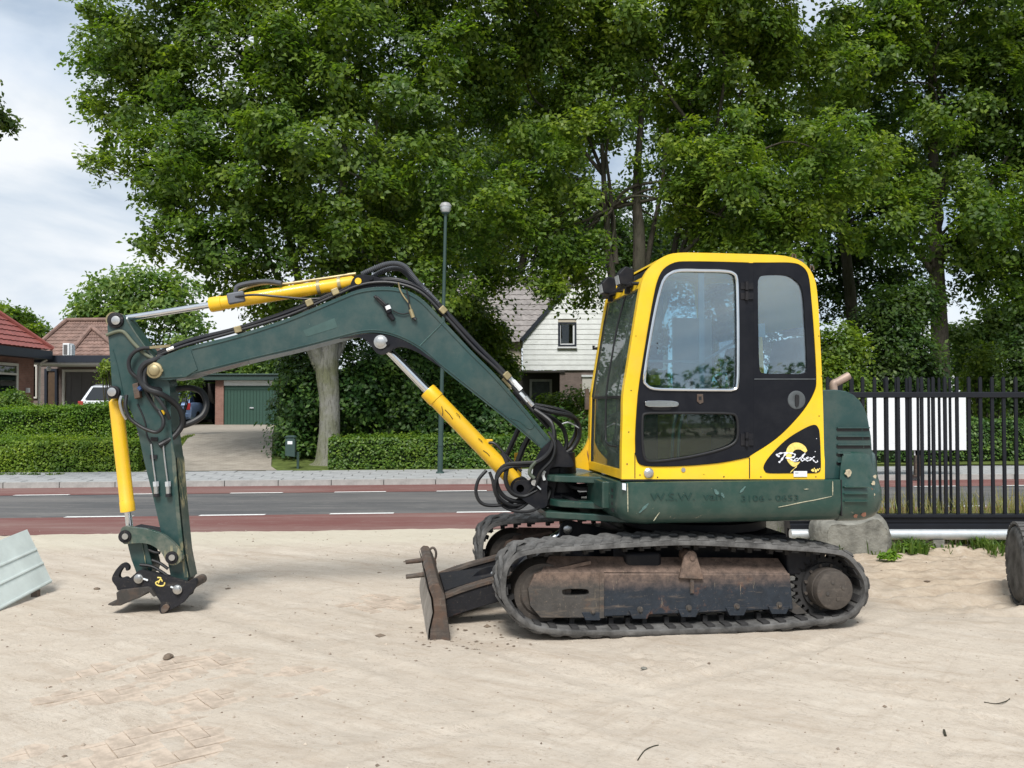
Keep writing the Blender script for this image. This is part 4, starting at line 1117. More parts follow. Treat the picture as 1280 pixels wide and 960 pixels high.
h.put('door_frame', MB().plate([[W(662, 474, Yp), W(690, 474, Yp), W(690, 522, Yp), W(662, 522, Yp)], [W(665, 477, Yp), W(687, 477, Yp), W(687, 521.9, Yp), W(665, 521.9, Yp)]], (0, -1, 0), 0.12), M['kerb'], d_)
s_ = h.put('roller_blind', pbox(728, 470.5, 760, 510, Yh - 0.02, 0.05), M['trim'])
h.put('blind_box', pbox(727, 468.5, 761, 471, Yh - 0.08, 0.12), M['white'], s_)
# rakes and roofs
rk = h.put('rake_board', MB().prism([W(650.5, 424, Yh), W(653.5, 427.5, Yh), W(apx, apy - 2, Yh), W(apx, apy - 7, Yh)], (0, -1, 0), 0.12), M['fascia'])
h.put('rake_board', MB().prism([W(838, 424, Yh), W(835, 427.5, Yh), W(apx, apy - 2, Yh), W(apx, apy - 7, Yh)], (0, -1, 0), 0.12), M['fascia'])
pa, pb = W(651, 424, Yh), W(apx, apy - 6, Yh)
pd = Vector((0, 9, 0))
h.put('gable_roof', tiled(pa + pd, pa + Vector((0, -0.1, 0)), pb + Vector((0, -0.1, 0)), pb + pd, 0.3, 0.36, 0.03), M['tile_grey'], smooth=50)
qa = W(837, 424, Yh)
h.put('gable_roof', tiled(qa + Vector((0, -0.1, 0)), qa + pd, pb + pd, pb + Vector((0, -0.1, 0)), 0.3, 0.36, 0.03), M['tile_grey'], smooth=50)
# cross wing to the left with its roof facing the road
Yv = 37.6
ea, eb = W(530, 428, Yv), W(676, 428, Yv)
h.put('wing_roof', tiled(ea, eb, W(720, 345, Yv + 3.4), W(540, 345, Yv + 3.4), 0.3, 0.36, 0.03), M['tile_grey'], smooth=50)
h.put('wing_wall', wbox(W(536, 500, Yv).x, W(652, 500, Yv).x, Yv + 0.35, Yv + 0.6, gz - 0.05, ea.z + 0.1), M['cream'])

# ------------------------------------------------------------------ street furniture
p0 = W(550, 596, 18.75)
lamp = empty('street_lamp', (p0.x, 18.75, 0.10), 'slim dark green street lamp with round grey head rising behind the boom', 'street lamp')
hh = W(557, 262, 18.75).z - 0.1
tx_ = W(557, 262, 18.75).x - p0.x
mb = MB(); mb.cyl((0, 0, 0), (tx_ * 0.25, 0, 1.5), 0.058, 0.056, 14); mb.cyl((tx_ * 0.25, 0, 1.49), (tx_, 0, hh - 0.1), 0.042, 0.034, 14)
mb.build('pole', M['fascia_green'], lamp)
MB().cyl((0, 0, 0), (0, 0, 0.04), 0.09, 0.08, 16).build('foot_collar', M['fascia_green'], lamp)
MB().box((tx_ * 0.1, -0.058, 0.75), (0.07, 0.012, 0.34)).build('service_hatch', M['fascia_green'], lamp, 0.004)
MB().lathe((tx_, 0, hh - 0.16), (0, 0, 1), [(0, 0.03), (0.05, 0.045), (0.07, 0.075), (0.10, 0.085)], 18).build('lamp_neck', M['fascia_green'], lamp)
MB().lathe((tx_, 0, hh - 0.06), (0, 0, 1), [(0, 0.085), (0.06, 0.115), (0.12, 0.12), (0.121, 0.10)], 18).build('lens', M['galv'], lamp)
MB().lathe((tx_, 0, hh + 0.058), (0, 0, 1), [(0, 0.128), (0.03, 0.125), (0.08, 0.09), (0.10, 0.03)], 18).build('lamp_cap', simple('lamp cap grey', (0.3, 0.3, 0.3), 0.5), lamp)

p0 = W(371, 585, 20.0)
bn = empty('post_box', (p0.x, 20.0, 0.10), 'small dark green letter box on a post beside the pale tree trunk', 'letter box')
def lb(x, y): q_ = W(x, y, 20.0); return (q_.x - p0.x, 0, q_.z - 0.10)
MB().box((lb(372.5, 570)[0], 0, lb(0, 565)[2] / 2), (0.05, 0.05, lb(0, 565)[2])).build('post', M['fascia_green'], bn)
x0, x1, z0, z1 = lb(362, 0)[0], lb(374, 0)[0], lb(0, 571)[2], lb(0, 548)[2]
bx = MB().prism([(x0, -0.17, z0 + .03), (x1, -0.17, z0), (x1, -0.17, z1), (x0 + .1, -0.17, z1 + .03), (x0, -0.17, z1)], NY, 0.14).build('box', M['fascia_green'], bn, 0.012)
MB().box(((x0 + x1) / 2, -0.176, z1 - 0.09), (0.11, 0.006, 0.07)).build('name_plate', M['white'], bx)
MB().prism([(x0 - .02, -0.19, z1 + .025), (x1 + .02, -0.19, z1 + .025), (x1 - .03, -0.19, z1 + .07), (x0 + .04, -0.19, z1 + .07)], NY, 0.18).build('lid', M['fascia_green'], bx, 0.008)

# blank white board on a rusty post across the road
Yk = 18.1
p0 = W(1147, 594, Yk)
sg = empty('notice_board', (p0.x, Yk, 0.10), 'large blank white board on a rusty brown post behind the gate', 'sign board')
A_, B_ = W(1083, 562.5, Yk), W(1205, 497, Yk)
MB().box(((A_.x + B_.x) / 2 - p0.x, -0.06, (A_.z + B_.z) / 2 - 0.1), (B_.x - A_.x, 0.03, B_.z - A_.z)).build('panel', M['white'], sg, 0.004)
for x in (A_.x - p0.x + 0.45, B_.x - p0.x - 0.45):
    MB().box((x, -0.02, (A_.z + B_.z) / 2 - 0.1), (0.05, 0.04, B_.z - A_.z - 0.1)).build('batten', M['galv'], sg)
MB().box((0, 0.03, (B_.z - 0.2) / 2), (0.10, 0.09, B_.z - 0.2)).build('post', M['rust'], sg)
MB().box((0, 0.03, 0.01), (0.22, 0.22, 0.02)).build('foot_plate', M['rust'], sg)
MB().box((0, 0.0, A_.z - 0.16), (0.13, 0.03, 0.1)).build('clamp', M['white'], sg)

# ------------------------------------------------------------------ sliding gate, second leaf behind it
def gate(label, Yq, xl, xr, spacing, phase, ytop, yrail, ybeam0, ybeam1, bw, with_base=True):
    xl_, xr_ = W(xl, 600, Yq).x, W(xr, 600, Yq).x
    base = Vector((xl_, Yq, 0.0))
    e_ = empty('sliding_gate', base, label, 'gate')
    zt_, z1_, z0_, zr_ = W(0, ytop, Yq).z, W(0, ybeam0, Yq).z, W(0, ybeam1, Yq).z, W(0, yrail, Yq).z
    Ln = xr_ - xl_
    MB().box((Ln / 2, 0, zr_), (Ln, 0.06, 0.062)).build('top_rail', M['gate'], e_, 0.006)
    if with_base:
        MB().prism([(0, -0.07, z0_), (0, 0.07, z0_), (0, 0.07, z1_), (0, -0.07, z1_), (0, -0.07, z1_ - 0.03), (0, -0.045, z1_ - 0.04), (0, -0.045, z0_ + 0.06), (0, -0.07, z0_ + 0.05)], (1, 0, 0), Ln).build('bottom_beam', M['gate'], e_, 0.003)
        MB().box((Ln / 2, -0.050, (z0_ + z1_) / 2), (Ln, 0.012, 0.010)).build('beam_rib', M['gate'], e_)
    else:
        MB().box((Ln / 2, 0, (z0_ + z1_) / 2), (Ln, 0.05, z1_ - z0_)).build('bottom_beam', M['gate'], e_)
    pk = MB().box((0, 0, (zt_ + z1_) / 2 - 0.015), (bw, bw * 0.7, zt_ - z1_ - 0.03))
    pk.prism([(-bw / 2, -bw * .35, zt_ - 0.0299), (bw / 2, -bw * .35, zt_ - 0.0299), (bw * 0.28, -bw * .35, zt_), (-bw * 0.28, -bw * .35, zt_)], NY, bw * 0.7)
    pm_ = pk.mesh('bar', M['gate'], 0)
    x = phase
    while x < Ln:
        inst('bar', pm_, e_, Matrix.Translation((x, random.uniform(-.001, .001), 0)) @ Matrix.Rotation(random.uniform(-.002, .002), 4, 'Y'))
        x += spacing
    return e_, base
ge, gb = gate('black barred sliding gate with galvanised tube beneath, right of the excavator', 9.72, 985, 1640, 0.1296, 0.055, 471, 493.5, 642.5, 660.5, 0.034)
p_a, p_b = W(988, 668, 9.66), W(1640, 668, 9.66)
tb_ = empty('steel_tube', (p_a.x, 9.66, 0), 'long galvanised steel tube lying under the black gate beam', 'tube')
MB().cyl((0, 0, p_a.z), (p_b.x - p_a.x, 0, p_a.z), 0.058, n=20).build('tube_body', M['galv'], tb_)
for x in (0.15, 1.6, 2.9, 4.2, 5.6):
    MB().box((x, 0, (p_a.z - 0.058) / 2 + 0.0), (0.12, 0.1, p_a.z - 0.05)).build('support_block', M['greystone'], tb_)
g2, _ = gate('second black barred fence standing just behind the sliding gate', 10.35, 1010, 1192, 0.1275, 0.02, 472, 494, 646, 654, 0.026, False)
pe = W(990, 655, 9.9)
ps = empty('gate_post', (pe.x, 9.95, 0), 'dark steel gate post seen under the green skirt of the excavator', 'post')
MB().box((0, 0, 0.95), (0.11, 0.11, 1.9)).build('shaft', M['gate'], ps, 0.006)
MB().box((0, 0, 1.905), (0.13, 0.13, 0.012)).build('cap', M['gate'], ps)
MB().box((0, 0, 0.012), (0.2, 0.2, 0.024)).build('base_plate', M['gate'], ps)
pe = W(966, 660, 10.4)
ps = empty('bollard', (pe.x, 10.4, 0), 'short square concrete post seen beneath the excavator skirt', 'bollard')
MB().prism([(-0.13, -0.11, 0), (0.13, -0.11, 0), (0.11, -0.10, 0.42), (-0.11, -0.10, 0.42)], NY, 0.21).build('shaft', M['greystone'], ps, 0.02)

# rounded concrete block
k0 = G(1071, 694, 0.0)
ce = empty('concrete_block', (k0.x, k0.y + 0.25, 0), 'rounded grey concrete block lying at the foot of the gate behind the counterweight', 'concrete block')
out = [(1026, 690), (1024, 672), (1027, 655), (1040, 651), (1058, 653), (1078, 650), (1094, 643.5), (1104, 645), (1113, 655), (1118, 672), (1116, 690), (1110, 697), (1032, 697)]
pr = []
for x, y in out:
    p = W(x, y, k0.y + 0.05); pr.append((p.x - k0.x, 0, max(p.z, -0.01)))
sm, _ = resample(spline(pr, 4, True), 40)
cz = 0.2
rows = []
for dpt, sc_ in ((-0.24, 0.80), (-0.20, 0.92), (-0.12, 1.0), (0.12, 1.0), (0.20, 0.93), (0.24, 0.8)):
    rows.append([(p.x * sc_, dpt, max(-0.01, cz + (p.z - cz) * sc_) if p.z > 0.05 else p.z) for p in sm])
mb = MB().grid(rows, close=True); mb.add(rows[0], [tuple(range(40))]); mb.add(rows[-1], [tuple(range(40))])
mb.v = [(x + random.gauss(0, .004), y_ + random.gauss(0, .004), z) for x, y_, z in mb.v]
mb.build('stone_body', M['greystone'], ce, smooth=70)
MB().tube([(-0.1, -0.02, 0.36), (-0.09, -0.02, 0.41), (-0.02, -0.02, 0.41), (-0.01, -0.02, 0.35)], 0.008, 8).build('lifting_eye', M['rust'], ce)

# tyre cut by the right edge of the picture
wc = G(1272, 757, 0.0)
we = empty('machine_wheel', (wc.x + 0.14, wc.y + 0.05, 0.0), 'dusty rubber tyre cut off by the right edge of the picture', 'wheel')
ax = Vector((0.95, -0.28, 0)).normalized()
R_ = 0.315
cpos = Vector((0, 0, R_))
tyre = MB().lathe(cpos - ax * 0.12, ax, [(0.0, 0.19), (-0.005, 0.24), (0.01, 0.285), (0.04, 0.308), (0.08, 0.315), (0.16, 0.315), (0.20, 0.308), (0.23, 0.285), (0.245, 0.24), (0.24, 0.19)], 48).build('tyre', M['rubber'], we, smooth=50)
side_ = ax.cross(Vector((0, 0, 1)))
tm_ = MB()
tm_.box((0, 0, 0), (0.108, 0.044, 0.022)); tmesh = tm_.mesh('tread_block', M['rubber'], 0)
for k in range(34):
    for s_ in (-1, 1):
        t = 2 * math.pi * (k + (0.5 if s_ > 0 else 0)) / 34
        nrm = side_ * math.cos(t) + Vector((0, 0, 1)) * math.sin(t); tg = ax.cross(nrm)
        c_ = cpos + nrm * 0.318 + ax * s_ * 0.056
        inst('tread_block', tmesh, tyre, Matrix((( ax.x, tg.x, nrm.x, c_.x), (ax.y, tg.y, nrm.y, c_.y), (ax.z, tg.z, nrm.z, c_.z), (0, 0, 0, 1))))
rim = MB().lathe(cpos - ax * 0.10, ax, [(0, 0.19), (0.02, 0.17), (0.03, 0.1), (0.03, 0.03), (0.16, 0.03), (0.16, 0.1), (0.19, 0.19)], 24).build('rim', M['galv'], we)
for k in range(5):
    t = 2 * math.pi * k / 5
    p = cpos + (side_ * math.cos(t) + Vector((0, 0, 1)) * math.sin(t)) * 0.07 - ax * 0.075
    MB().cyl(p, p - ax * 0.025, 0.012, n=6).build('wheel_nut', M['steel'], rim)

# galvanised sheet trough at the left edge
pl = empty('loading_ramp', (-3.95, 6.6, 0.0), 'leaning galvanised steel ramp sheet with pale ribs at the left edge of the yard', 'ramp')
ml = simple('weathered galvanised sheet', (0.60, 0.66, 0.63), 0.5, 0.1, var=0.16, scale=3, bump=0.05)
TR, BR = W(34, 661.5, 7.45), W(65.5, 727.5, 7.40)
BL = W(-60, 795, 6.15); TL = BL + (TR - BR) * 1.02
o0 = Vector((-3.95, 6.6, 0))
nn_ = (BL - BR).cross(TR - BR).normalized()
if nn_.y > 0: nn_ = -nn_
def pp(s_, t, d=0):          # s: 0 right .. 1 left, t: 0 bottom .. 1 top
    return (BR.lerp(BL, s_)).lerp(TR.lerp(TL, s_), t) + nn_ * d - o0
MB().prism([pp(0, 0), pp(1, 0), pp(1, 1), pp(0, 1)], -nn_, 0.012).build('sheet', ml, pl)
for t in (0.62, 0.36, 0.03):
    MB().prism([pp(0.002, t - 0.018, 0.0), pp(1, t - 0.018, 0.0), pp(1, t + 0.018, 0.0), pp(0.002, t + 0.018, 0.0)], nn_, 0.008).build('rib', ml, pl, 0.003)
MB().prism([pp(-0.0, 0, -0.005), pp(0, 1, -0.005), pp(-0.025, 0.98, -0.10), pp(-0.055, 0.0, -0.06)], -nn_, 0.01).build('end_flange', ml, pl)
for s_ in (0.16, 0.75):
    p = pp(s_, 0.0, -0.03)
    MB().box((p.x, p.y, p.z / 2 + 0.0), (0.05, 0.05, max(p.z, 0.04) + 0.02)).build('foot', M['rust'], pl)
p, p2 = pp(0.1, 0.9, -0.03), pp(0.1, 0.2, -0.03)
MB().tube([p, Vector((p.x - 0.30, p.y + .05, 0.02))], 0.015, 8).build('prop', M['galv'], pl)
p = pp(0.8, 0.9, -0.03)
MB().tube([p, Vector((p.x - 0.30, p.y + .05, 0.02))], 0.015, 8).build('prop', M['galv'], pl)
# ------------------------------------------------------------------ the excavator
TH = math.radians(8)
EO = G(746, 802, 0.0); EO.z = 0
EX = empty('excavator', EO, 'dark green and yellow tracked excavator with a black cab door standing on the sandy yard', 'excavator', TH)
EM = Matrix.Translation(EO) @ Matrix.Rotation(TH, 4, 'Z'); EI = EM.inverted()
CAM_L = EI @ CAM; RI = EI.to_3x3()
WN = Vector((0, 1, 0))                               # across the machine, away from the camera
BN = RI @ Vector((0, 1, 0))                          # across the boom (swung a little)
B0 = RI @ Vector((0, 6.65, 0)) + EI @ Vector((0, 0, 0))
def E(x, y, w=0.0):                                  # photo point on the machine plane at lateral offset w
    r = RI @ ray(x, y)
    return CAM_L + r * ((w - CAM_L.y) / r.y)
def Bm(x, y, d=0.0):                                 # photo point on the boom plane, d metres behind its near face
    r = RI @ ray(x, y)
    return CAM_L + r * ((B0 + BN * d - CAM_L).dot(BN) / r.dot(BN))
def Ep(pts, w): return [E(x, y, w) for x, y in pts]
def Bp(pts, d): return [Bm(x, y, d) for x, y in pts]
def smooth_px(pts, n=5, closed=True):
    return [(p.x, p.y) for p in spline([(x, y, 0) for x, y in pts], n, closed)]
def epl(name, loops, w0, w1, mat, parent=None, bevel=0.004, n=WN):
    return MB().plate([Ep(l, w0) for l in loops], n, w1 - w0).build(name, mat, parent or EX, bevel)
def bpl(name, loops, d0, d1, mat, parent=None, bevel=0.005):
    return MB().plate([Bp(l, d0) for l in loops], BN, d1 - d0).build(name, mat, parent or EX, bevel)
def px_len(px, depth=6.7): return px * depth / F

# ---- rubber tracks
to = [(621.5, 742), (624, 714), (633, 697), (648, 686.5), (676, 681), (725, 678), (789, 674), (860, 671.5), (930, 674.5), (1000, 679), (1041, 682.5),
      (1062, 688), (1077, 703), (1088, 722), (1090, 743), (1080, 765), (1060, 780), (1028, 786), (980, 791), (930, 795), (831, 799), (733, 800.5), (684, 797.5), (657, 789.5), (639, 775), (627, 759)]
cont = [E(x, y, 0.0) for x, y in to]
cont = [Vector((p.x, 0, p.z)) for p in cont]
sm, per = resample(spline(cont, 6, True), 150)
zmin = min(p.z for p in sm)
sm = [Vector((p.x, 0, p.z - zmin + 0.0)) for p in sm]
cx_ = sum(p.x for p in sm) / 150; cz_ = sum(p.z for p in sm) / 150
def inward(i):
    t = (sm[(i + 1) % 150] - sm[i - 1]).normalized()
    n = Vector((-t.z, 0, t.x))
    if n.dot(Vector((cx_, 0, cz_)) - sm[i]) < 0: n = -n
    return t, n
TW = 0.38
lugm = MB()
# slanted tread bar, tapering to its top
for a, b in ((0, 0),):
    s_, w_, h_ = 0.055, 0.185, 0.015
    base = [(-0.046, 0.004, 0), (0.046, 0.004, 0), (0.046 + s_, w_, 0), (-0.046 + s_, w_, 0)]
    top = [(-0.024, 0.016, h_), (0.024, 0.016, h_), (0.024 + s_, w_ - 0.004, h_), (-0.024 + s_, w_ - 0.004, h_)]
    lugm.add(base + top, [(0, 1, 5, 4), (1, 2, 6, 5), (2, 3, 7, 6), (3, 0, 4, 7), (4, 5, 6, 7), (3, 2, 1, 0)])
lugme = lugm.mesh('tread_lug', M['rubber'], 0)
toothm = MB().box((0, 0.0, 0.022), (0.032, 0.05, 0.05)).mesh('drive_tooth', M['rubber_dark'], 0)
padm = MB().box((0, 0.0, 0.004), (0.052, 0.105, 0.014)).mesh('inner_pad', M['rubber_dark'], 0)
NL = 44
for wo in (0.0, 1.42):
    mb = MB()
    rows = []
    for i in range(150):
        t, n = inward(i); p = sm[i] + n * 0.022
        th = 0.042
        prof = [(0.012, 0.0), (0.0, 0.010), (0.0, TW - 0.010), (0.012, TW), (th - 0.008, TW), (th, TW - 0.04), (th, 0.04), (th - 0.008, 0.0)]
        rows.append([p + n * a + Vector((0, wo + b, 0)) for a, b in prof])
    rows.append(rows[0])
    mb.grid(rows, close=True)
    trk = mb.build('rubber_track', M['rubber'], EX, smooth=45)
    for k in range(NL):
        for half in (0, 1):
            f = (k + 0.5 * half) / NL * 150
            i = int(f) % 150; fr = f - int(f)
            t, n = inward(i)
            p = sm[i].lerp(sm[(i + 1) % 150], fr) + n * 0.023 + Vector((0, wo, 0))
            up = -n
            if half == 0:
                m_ = Matrix(((t.x, 0, up.x, p.x), (0, 1, 0, p.y), (t.z, 0, up.z, p.z), (0, 0, 0, 1)))
            else:
                p = p + Vector((0, TW, 0))
                m_ = Matrix(((t.x, 0, up.x, p.x), (0, -1, 0, p.y), (t.z, 0, up.z, p.z), (0, 0, 0, 1)))
            inst('tread_lug', lugme, trk, m_)
        f = (k + 0.25) / NL * 150; i = int(f) % 150
        t, n = inward(i)
        p = sm[i] + n * 0.064 + Vector((0, wo + 0.17, 0))
        inst('drive_tooth', toothm, trk, Matrix(((t.x, 0, n.x, p.x), (0, 1, 0, p.y), (t.z, 0, n.z, p.z), (0, 0, 0, 1))))
        p = sm[i] + n * 0.064 + Vector((0, wo + 0.075, 0))
        inst('inner_pad', padm, trk, Matrix(((t.x, 0, n.x, p.x), (0, 1, 0, p.y), (t.z, 0, n.z, p.z), (0, 0, 0, 1))))

# ---- track frames, idlers, sprockets, hubs, rollers
def undercarriage(wo):
    wf = 0.085
    q_ = lambda pts, w: [p + Vector((0, wo, -zmin)) for p in Ep(pts, w)]
    # main side frame: front nose, long box with sloping top
    nose = [(660, 737), (668, 719), (676, 715.5), (752, 715.5), (752, 772.5), (676, 773), (663, 758)]
    slot = smooth_px([(703, 740), (707, 737), (731, 737), (736, 740), (733, 744.5), (707, 745)], 3)
    o = MB().plate([q_(nose, wf), q_(slot, wf)], WN, 0.20).build('frame_nose', M['frame_front'], EX, 0.012)
    body = [(752.5, 717), (988, 717), (990, 742), (992, 763), (968, 763), (752.5, 772)]
    fr_ = MB().plate([q_(body, wf + 0.006)], WN, 0.19).build('track_frame', M['frame'], EX, 0.012)
    # sloping dirty top of the frame
    top0 = q_([(676, 715.5), (985, 717)], wf + 0.012)
    top1 = q_([(700, 700), (985, 700)], wf + 0.12)
    top1 = [Vector((top0[0].x + 0.08, wo + wf + 0.13, top0[0].z + 0.085)), Vector((top0[1].x - 0.02, wo + wf + 0.13, top0[1].z + 0.085))]
    bk = [p + Vector((0, 0.12, -0.02)) for p in (top1[1], top1[0])]
    mb = MB().add([top0[0], top0[1], top1[1], top1[0], bk[0], bk[1]], [(0, 1, 2, 3), (3, 2, 4, 5)])
    mb.build('frame_top', M['frame'], fr_, smooth=20)
    rib = [(749.5, 716), (755, 716), (755, 773), (749.5, 773)]
    MB().plate([q_(rib, wf - 0.006)], WN, 0.02).build('weld_rib', M['frame_front'], fr_)
    for x in (741, 800, 861, 921, 974):
        yb = 772 - (x - 740) * 0.034
        tab = [(x - 14, yb - 6), (x + 14, yb - 6), (x + 9, yb + 4), (x - 9, yb + 4)]
        tb = MB().plate([q_(tab, wf - 0.004)], WN, 0.03).build('roller_tab', M['frame'], fr_, 0.004)
        c_ = q_([(x, yb - 7.5)], wf)[0]
        MB().lathe(c_ + Vector((0, 0.006, 0)), (0, -1, 0), [(0, 0.022), (0.010, 0.022), (0.012, 0.013), (0.024, 0.013)], 8).build('bolt', M['frame_front'], tb)
        c_ = q_([(x, yb + 1)], wf)[0]
        MB().lathe(c_ + Vector((0, 0.04, 0.03)), (0, 1, 0), [(0, 0.05), (0.03, 0.075), (0.05, 0.075), (0.07, 0.05), (0.13, 0.05), (0.15, 0.075), (0.17, 0.075), (0.2, 0.05)], 18).build('bottom_roller', M['coupler'], EX)
    for x, y, s2 in ((700, 735, 2), (820, 745, 3), (898, 745, 3)):
        pass
    # carrier roller and its bracket
    brk = [(849, 723.5), (856, 695), (860, 689.5), (867, 689.5), (871, 694.5), (880, 725)]
    b_ = MB().plate([q_(brk, wf - 0.02)], WN, 0.025).build('roller_bracket', M['frame_front'], EX, 0.005)
    MB().plate([q_([(863, 715), (867.5, 715), (867.5, 742), (863, 742)], wf - 0.008)], WN, 0.02).build('bracket_web', M['frame_front'], b_)
    c_ = q_([(864, 697)], wf)[0]
    MB().lathe(c_ + Vector((0, -0.028, 0)), (0, 1, 0), [(0, 0.018), (0.03, 0.02), (0.035, 0.045), (0.16, 0.045), (0.18, 0.03)], 18).build('carrier_roller', M['frame_front'], EX)
    # idler
    c_ = q_([(679, 742)], 0.12)[0]
    MB().lathe(c_, (0, 1, 0), [(0, 0.06), (0.0, 0.145), (0.015, 0.16), (0.02, 0.195), (0.06, 0.20), (0.10, 0.225), (0.15, 0.225), (0.19, 0.20), (0.23, 0.195), (0.24, 0.15), (0.24, 0.06)], 40).build('idler_wheel', M['hub'], EX)
    for (a, b) in (((697, 712), (738, 703)),):
        P_ = q_([a, b], 0.14)
        MB().box((P_[0] + P_[1]) / 2, ((P_[1] - P_[0]).length, 0.03, 0.022), Matrix.Rotation(-math.atan2(P_[1].z - P_[0].z, P_[1].x - P_[0].x), 3, 'Y')).build('guard_strip', M['frame_front'], EX)
    # sprocket and hub motor
    c_ = q_([(1030, 733)], 0.15)[0]
    mb = MB(); k = 26; ro, ri = 0.232, 0.20
    ring = []
    for i in range(k):
        for j, r in ((0, ri), (0.22, ri), (0.36, ro), (0.64, ro), (0.78, ri)):
            t = 2 * math.pi * (i + j) / k
            ring.append((c_.x + r * math.cos(t), c_.y, c_.z + r * math.sin(t)))
    mb.prism(ring, WN, 0.05)
    sp_ = mb.build('sprocket', M['rubber_dark'], EX, 0.004)
    MB().lathe(c_ - Vector((0, 0.02, 0)), (0, 1, 0), [(0, 0.14), (0, 0.168), (0.02, 0.172), (0.04, 0.172)], 36).build('sprocket_flange', M['rubber_dark'], sp_)
    for i in range(12):
        t = 2 * math.pi * (i + .5) / 12
        p = c_ + Vector((0.155 * math.cos(t), -0.02, 0.155 * math.sin(t)))
        MB().cyl(p, p - Vector((0, 0.014, 0)), 0.012, n=6).build('sprocket_bolt', M['hub'], sp_)
    MB().lathe(c_ - Vector((0, 0.16, 0)), (0, 1, 0), [(0, 0.118), (0.004, 0.130), (0.012, 0.134), (0.06, 0.138), (0.062, 0.142), (0.15, 0.145), (0.30, 0.145)], 36).build('hub_motor', M['hub'], EX)
    for i in range(4):
        t = 2 * math.pi * (i + .2) / 4
        p = c_ + Vector((0.06 * math.cos(t), -0.159, 0.06 * math.sin(t)))
        MB().cyl(p, p - Vector((0, 0.006, 0)), 0.013, n=8).build('hub_plug', M['frame_front'], EX)
    g_ = q_([(988, 748), (1006, 764), (1010, 767), (996, 769), (986, 764)], wf + 0.03)
    MB().prism(g_, WN, 0.12).build('sprocket_guard', M['frame_front'], EX, 0.004)
undercarriage(0.0)
undercarriage(1.42)

# ---- centre frame, slew ring, dozer blade
q = EX
a = E(770, 700, 0.5)
mb = MB().box((E(860, 690, 0.9).x, 0.9, 0.52), (1.15, 1.05, 0.22))
mb.build('centre_frame', M['swing'], EX, 0.02)
for sgn in (0, 1):
    for x in (770, 950):
        xx = E(x, 690, 0.9).x
        MB().box((xx, 0.33 + 1.14 * sgn, 0.46), (0.26, 0.36, 0.20)).build('frame_leg', M['swing'], EX, 0.03)
MB().lathe((E(868, 680, 0.9).x, 0.92, 0.62), (0, 0, 1), [(0, 0.52), (0.02, 0.55), (0.08, 0.55), (0.09, 0.50), (0.19, 0.50)], 48).build('slew_ring', M['swing'], EX)
# lower front bracket that carries the blade cylinder
epl('blade_bracket', [smooth_px([(700, 665), (703, 654), (712, 651), (730, 655), (775, 668), (775, 700), (735, 700), (705, 682)], 3)], 0.86, 0.90, M['swing'])
epl('blade_bracket', [smooth_px([(700, 665), (703, 654), (712, 651), (730, 655), (775, 668), (775, 700), (735, 700), (705, 682)], 3)], 1.02, 1.06, M['swing'])
c_ = E(709.5, 661.5, 0.855)
MB().lathe(c_, (0, -1, 0), [(0, 0.035), (0.012, 0.034), (0.016, 0.026)], 20).build('pin', M['steel'], EX)
epl('hose_guard', [smooth_px([(746, 676), (752, 670), (766, 668), (800, 671), (800, 680), (750, 682)], 3)], 0.52, 0.58, M['swing'])
bl0, bl1 = 0.13, 1.74
prof = [(536, 735), (541, 730), (549, 731), (556, 743), (559, 768), (563, 796), (562.5, 801.5), (537, 802), (538, 788), (543, 766), (541, 748)]
pf = Ep(prof, bl0)
pf = [p - Vector((0, 0, min(0, min(v.z for v in pf)) - 0.0)) for p in pf]
bl = MB().prism(pf, WN, bl1 - bl0).build('dozer_blade', M['rust'], EX, 0.006)
pf2 = [p + Vector((-0.012, 0.004, 0)) for p in (pf[0], pf[10], pf[9], pf[8], pf[7])]
mb = MB().grid([[p for p in pf2], [p + WN * (bl1 - bl0 - 0.008) for p in pf2]])
mb.build('blade_face', simple('soil polished blade face', (0.27, 0.245, 0.215), 0.8, var=0.3, scale=6, bump=0.3), bl)
for wv, dz in ((1.30, -0.02), (1.12, -0.10)):
    p = Vector((pf[0].x, wv, pf[0].z + dz))
    MB().cyl(p + Vector((0.02, 0, 0)), p + Vector((-0.13, -0.02, -0.01)), 0.02, 0.017, 10).build('blade_peg', M['rust'], bl)
p = Vector((pf[2].x + 0.03, 1.62, pf[2].z - 0.02))
MB().tube([p + Vector((0.03 * math.sin(t), 0, 0.055 * math.cos(t) - 0.03)) for t in np.linspace(0, 2 * math.pi, 18)[:-1]], 0.010, 8, closed=True).build('shackle', M['rust'], bl)
p = Vector((pf[2].x + 0.02, 1.50, pf[2].z - 0.08))
MB().tube([p + Vector((0.028 * math.sin(t), 0, 0.05 * math.cos(t) - 0.03)) for t in np.linspace(0, 2 * math.pi, 18)[:-1]], 0.010, 8, closed=True).build('shackle', M['rust'], bl)
arm_px = [(557, 745), (575, 738), (600, 730), (640, 719), (700, 716), (700, 736), (640, 748), (600, 759), (577, 766.5), (559, 773)]
near_arm = Ep(arm_px, 0.50)
for w0 in (0.50, 1.26):
    pts = [Vector((p.x, w0, p.z)) for p in near_arm]
    o = MB().prism(pts, WN, 0.10).build('blade_arm', M['coupler'], EX, 0.006)
    tp = [Vector((p.x, w0 - 0.012, p.z + 0.004)) for p in near_arm[:5]]
    MB().grid([tp, [p + WN * 0.124 for p in tp], [p + WN * 0.124 - Vector((0, 0, .02)) for p in tp], [p - Vector((0, 0, .02)) for p in tp], tp]).build('arm_flange', M['rust'], o)
gus = [Vector((near_arm[0].x, 0.6, near_arm[0].z + 0.02)), Vector((near_arm[0].x, 1.26, near_arm[0].z + 0.02)), Vector((near_arm[3].x, 1.05, near_arm[3].z - 0.03)), Vector((near_arm[3].x, 0.8, near_arm[3].z - 0.03))]
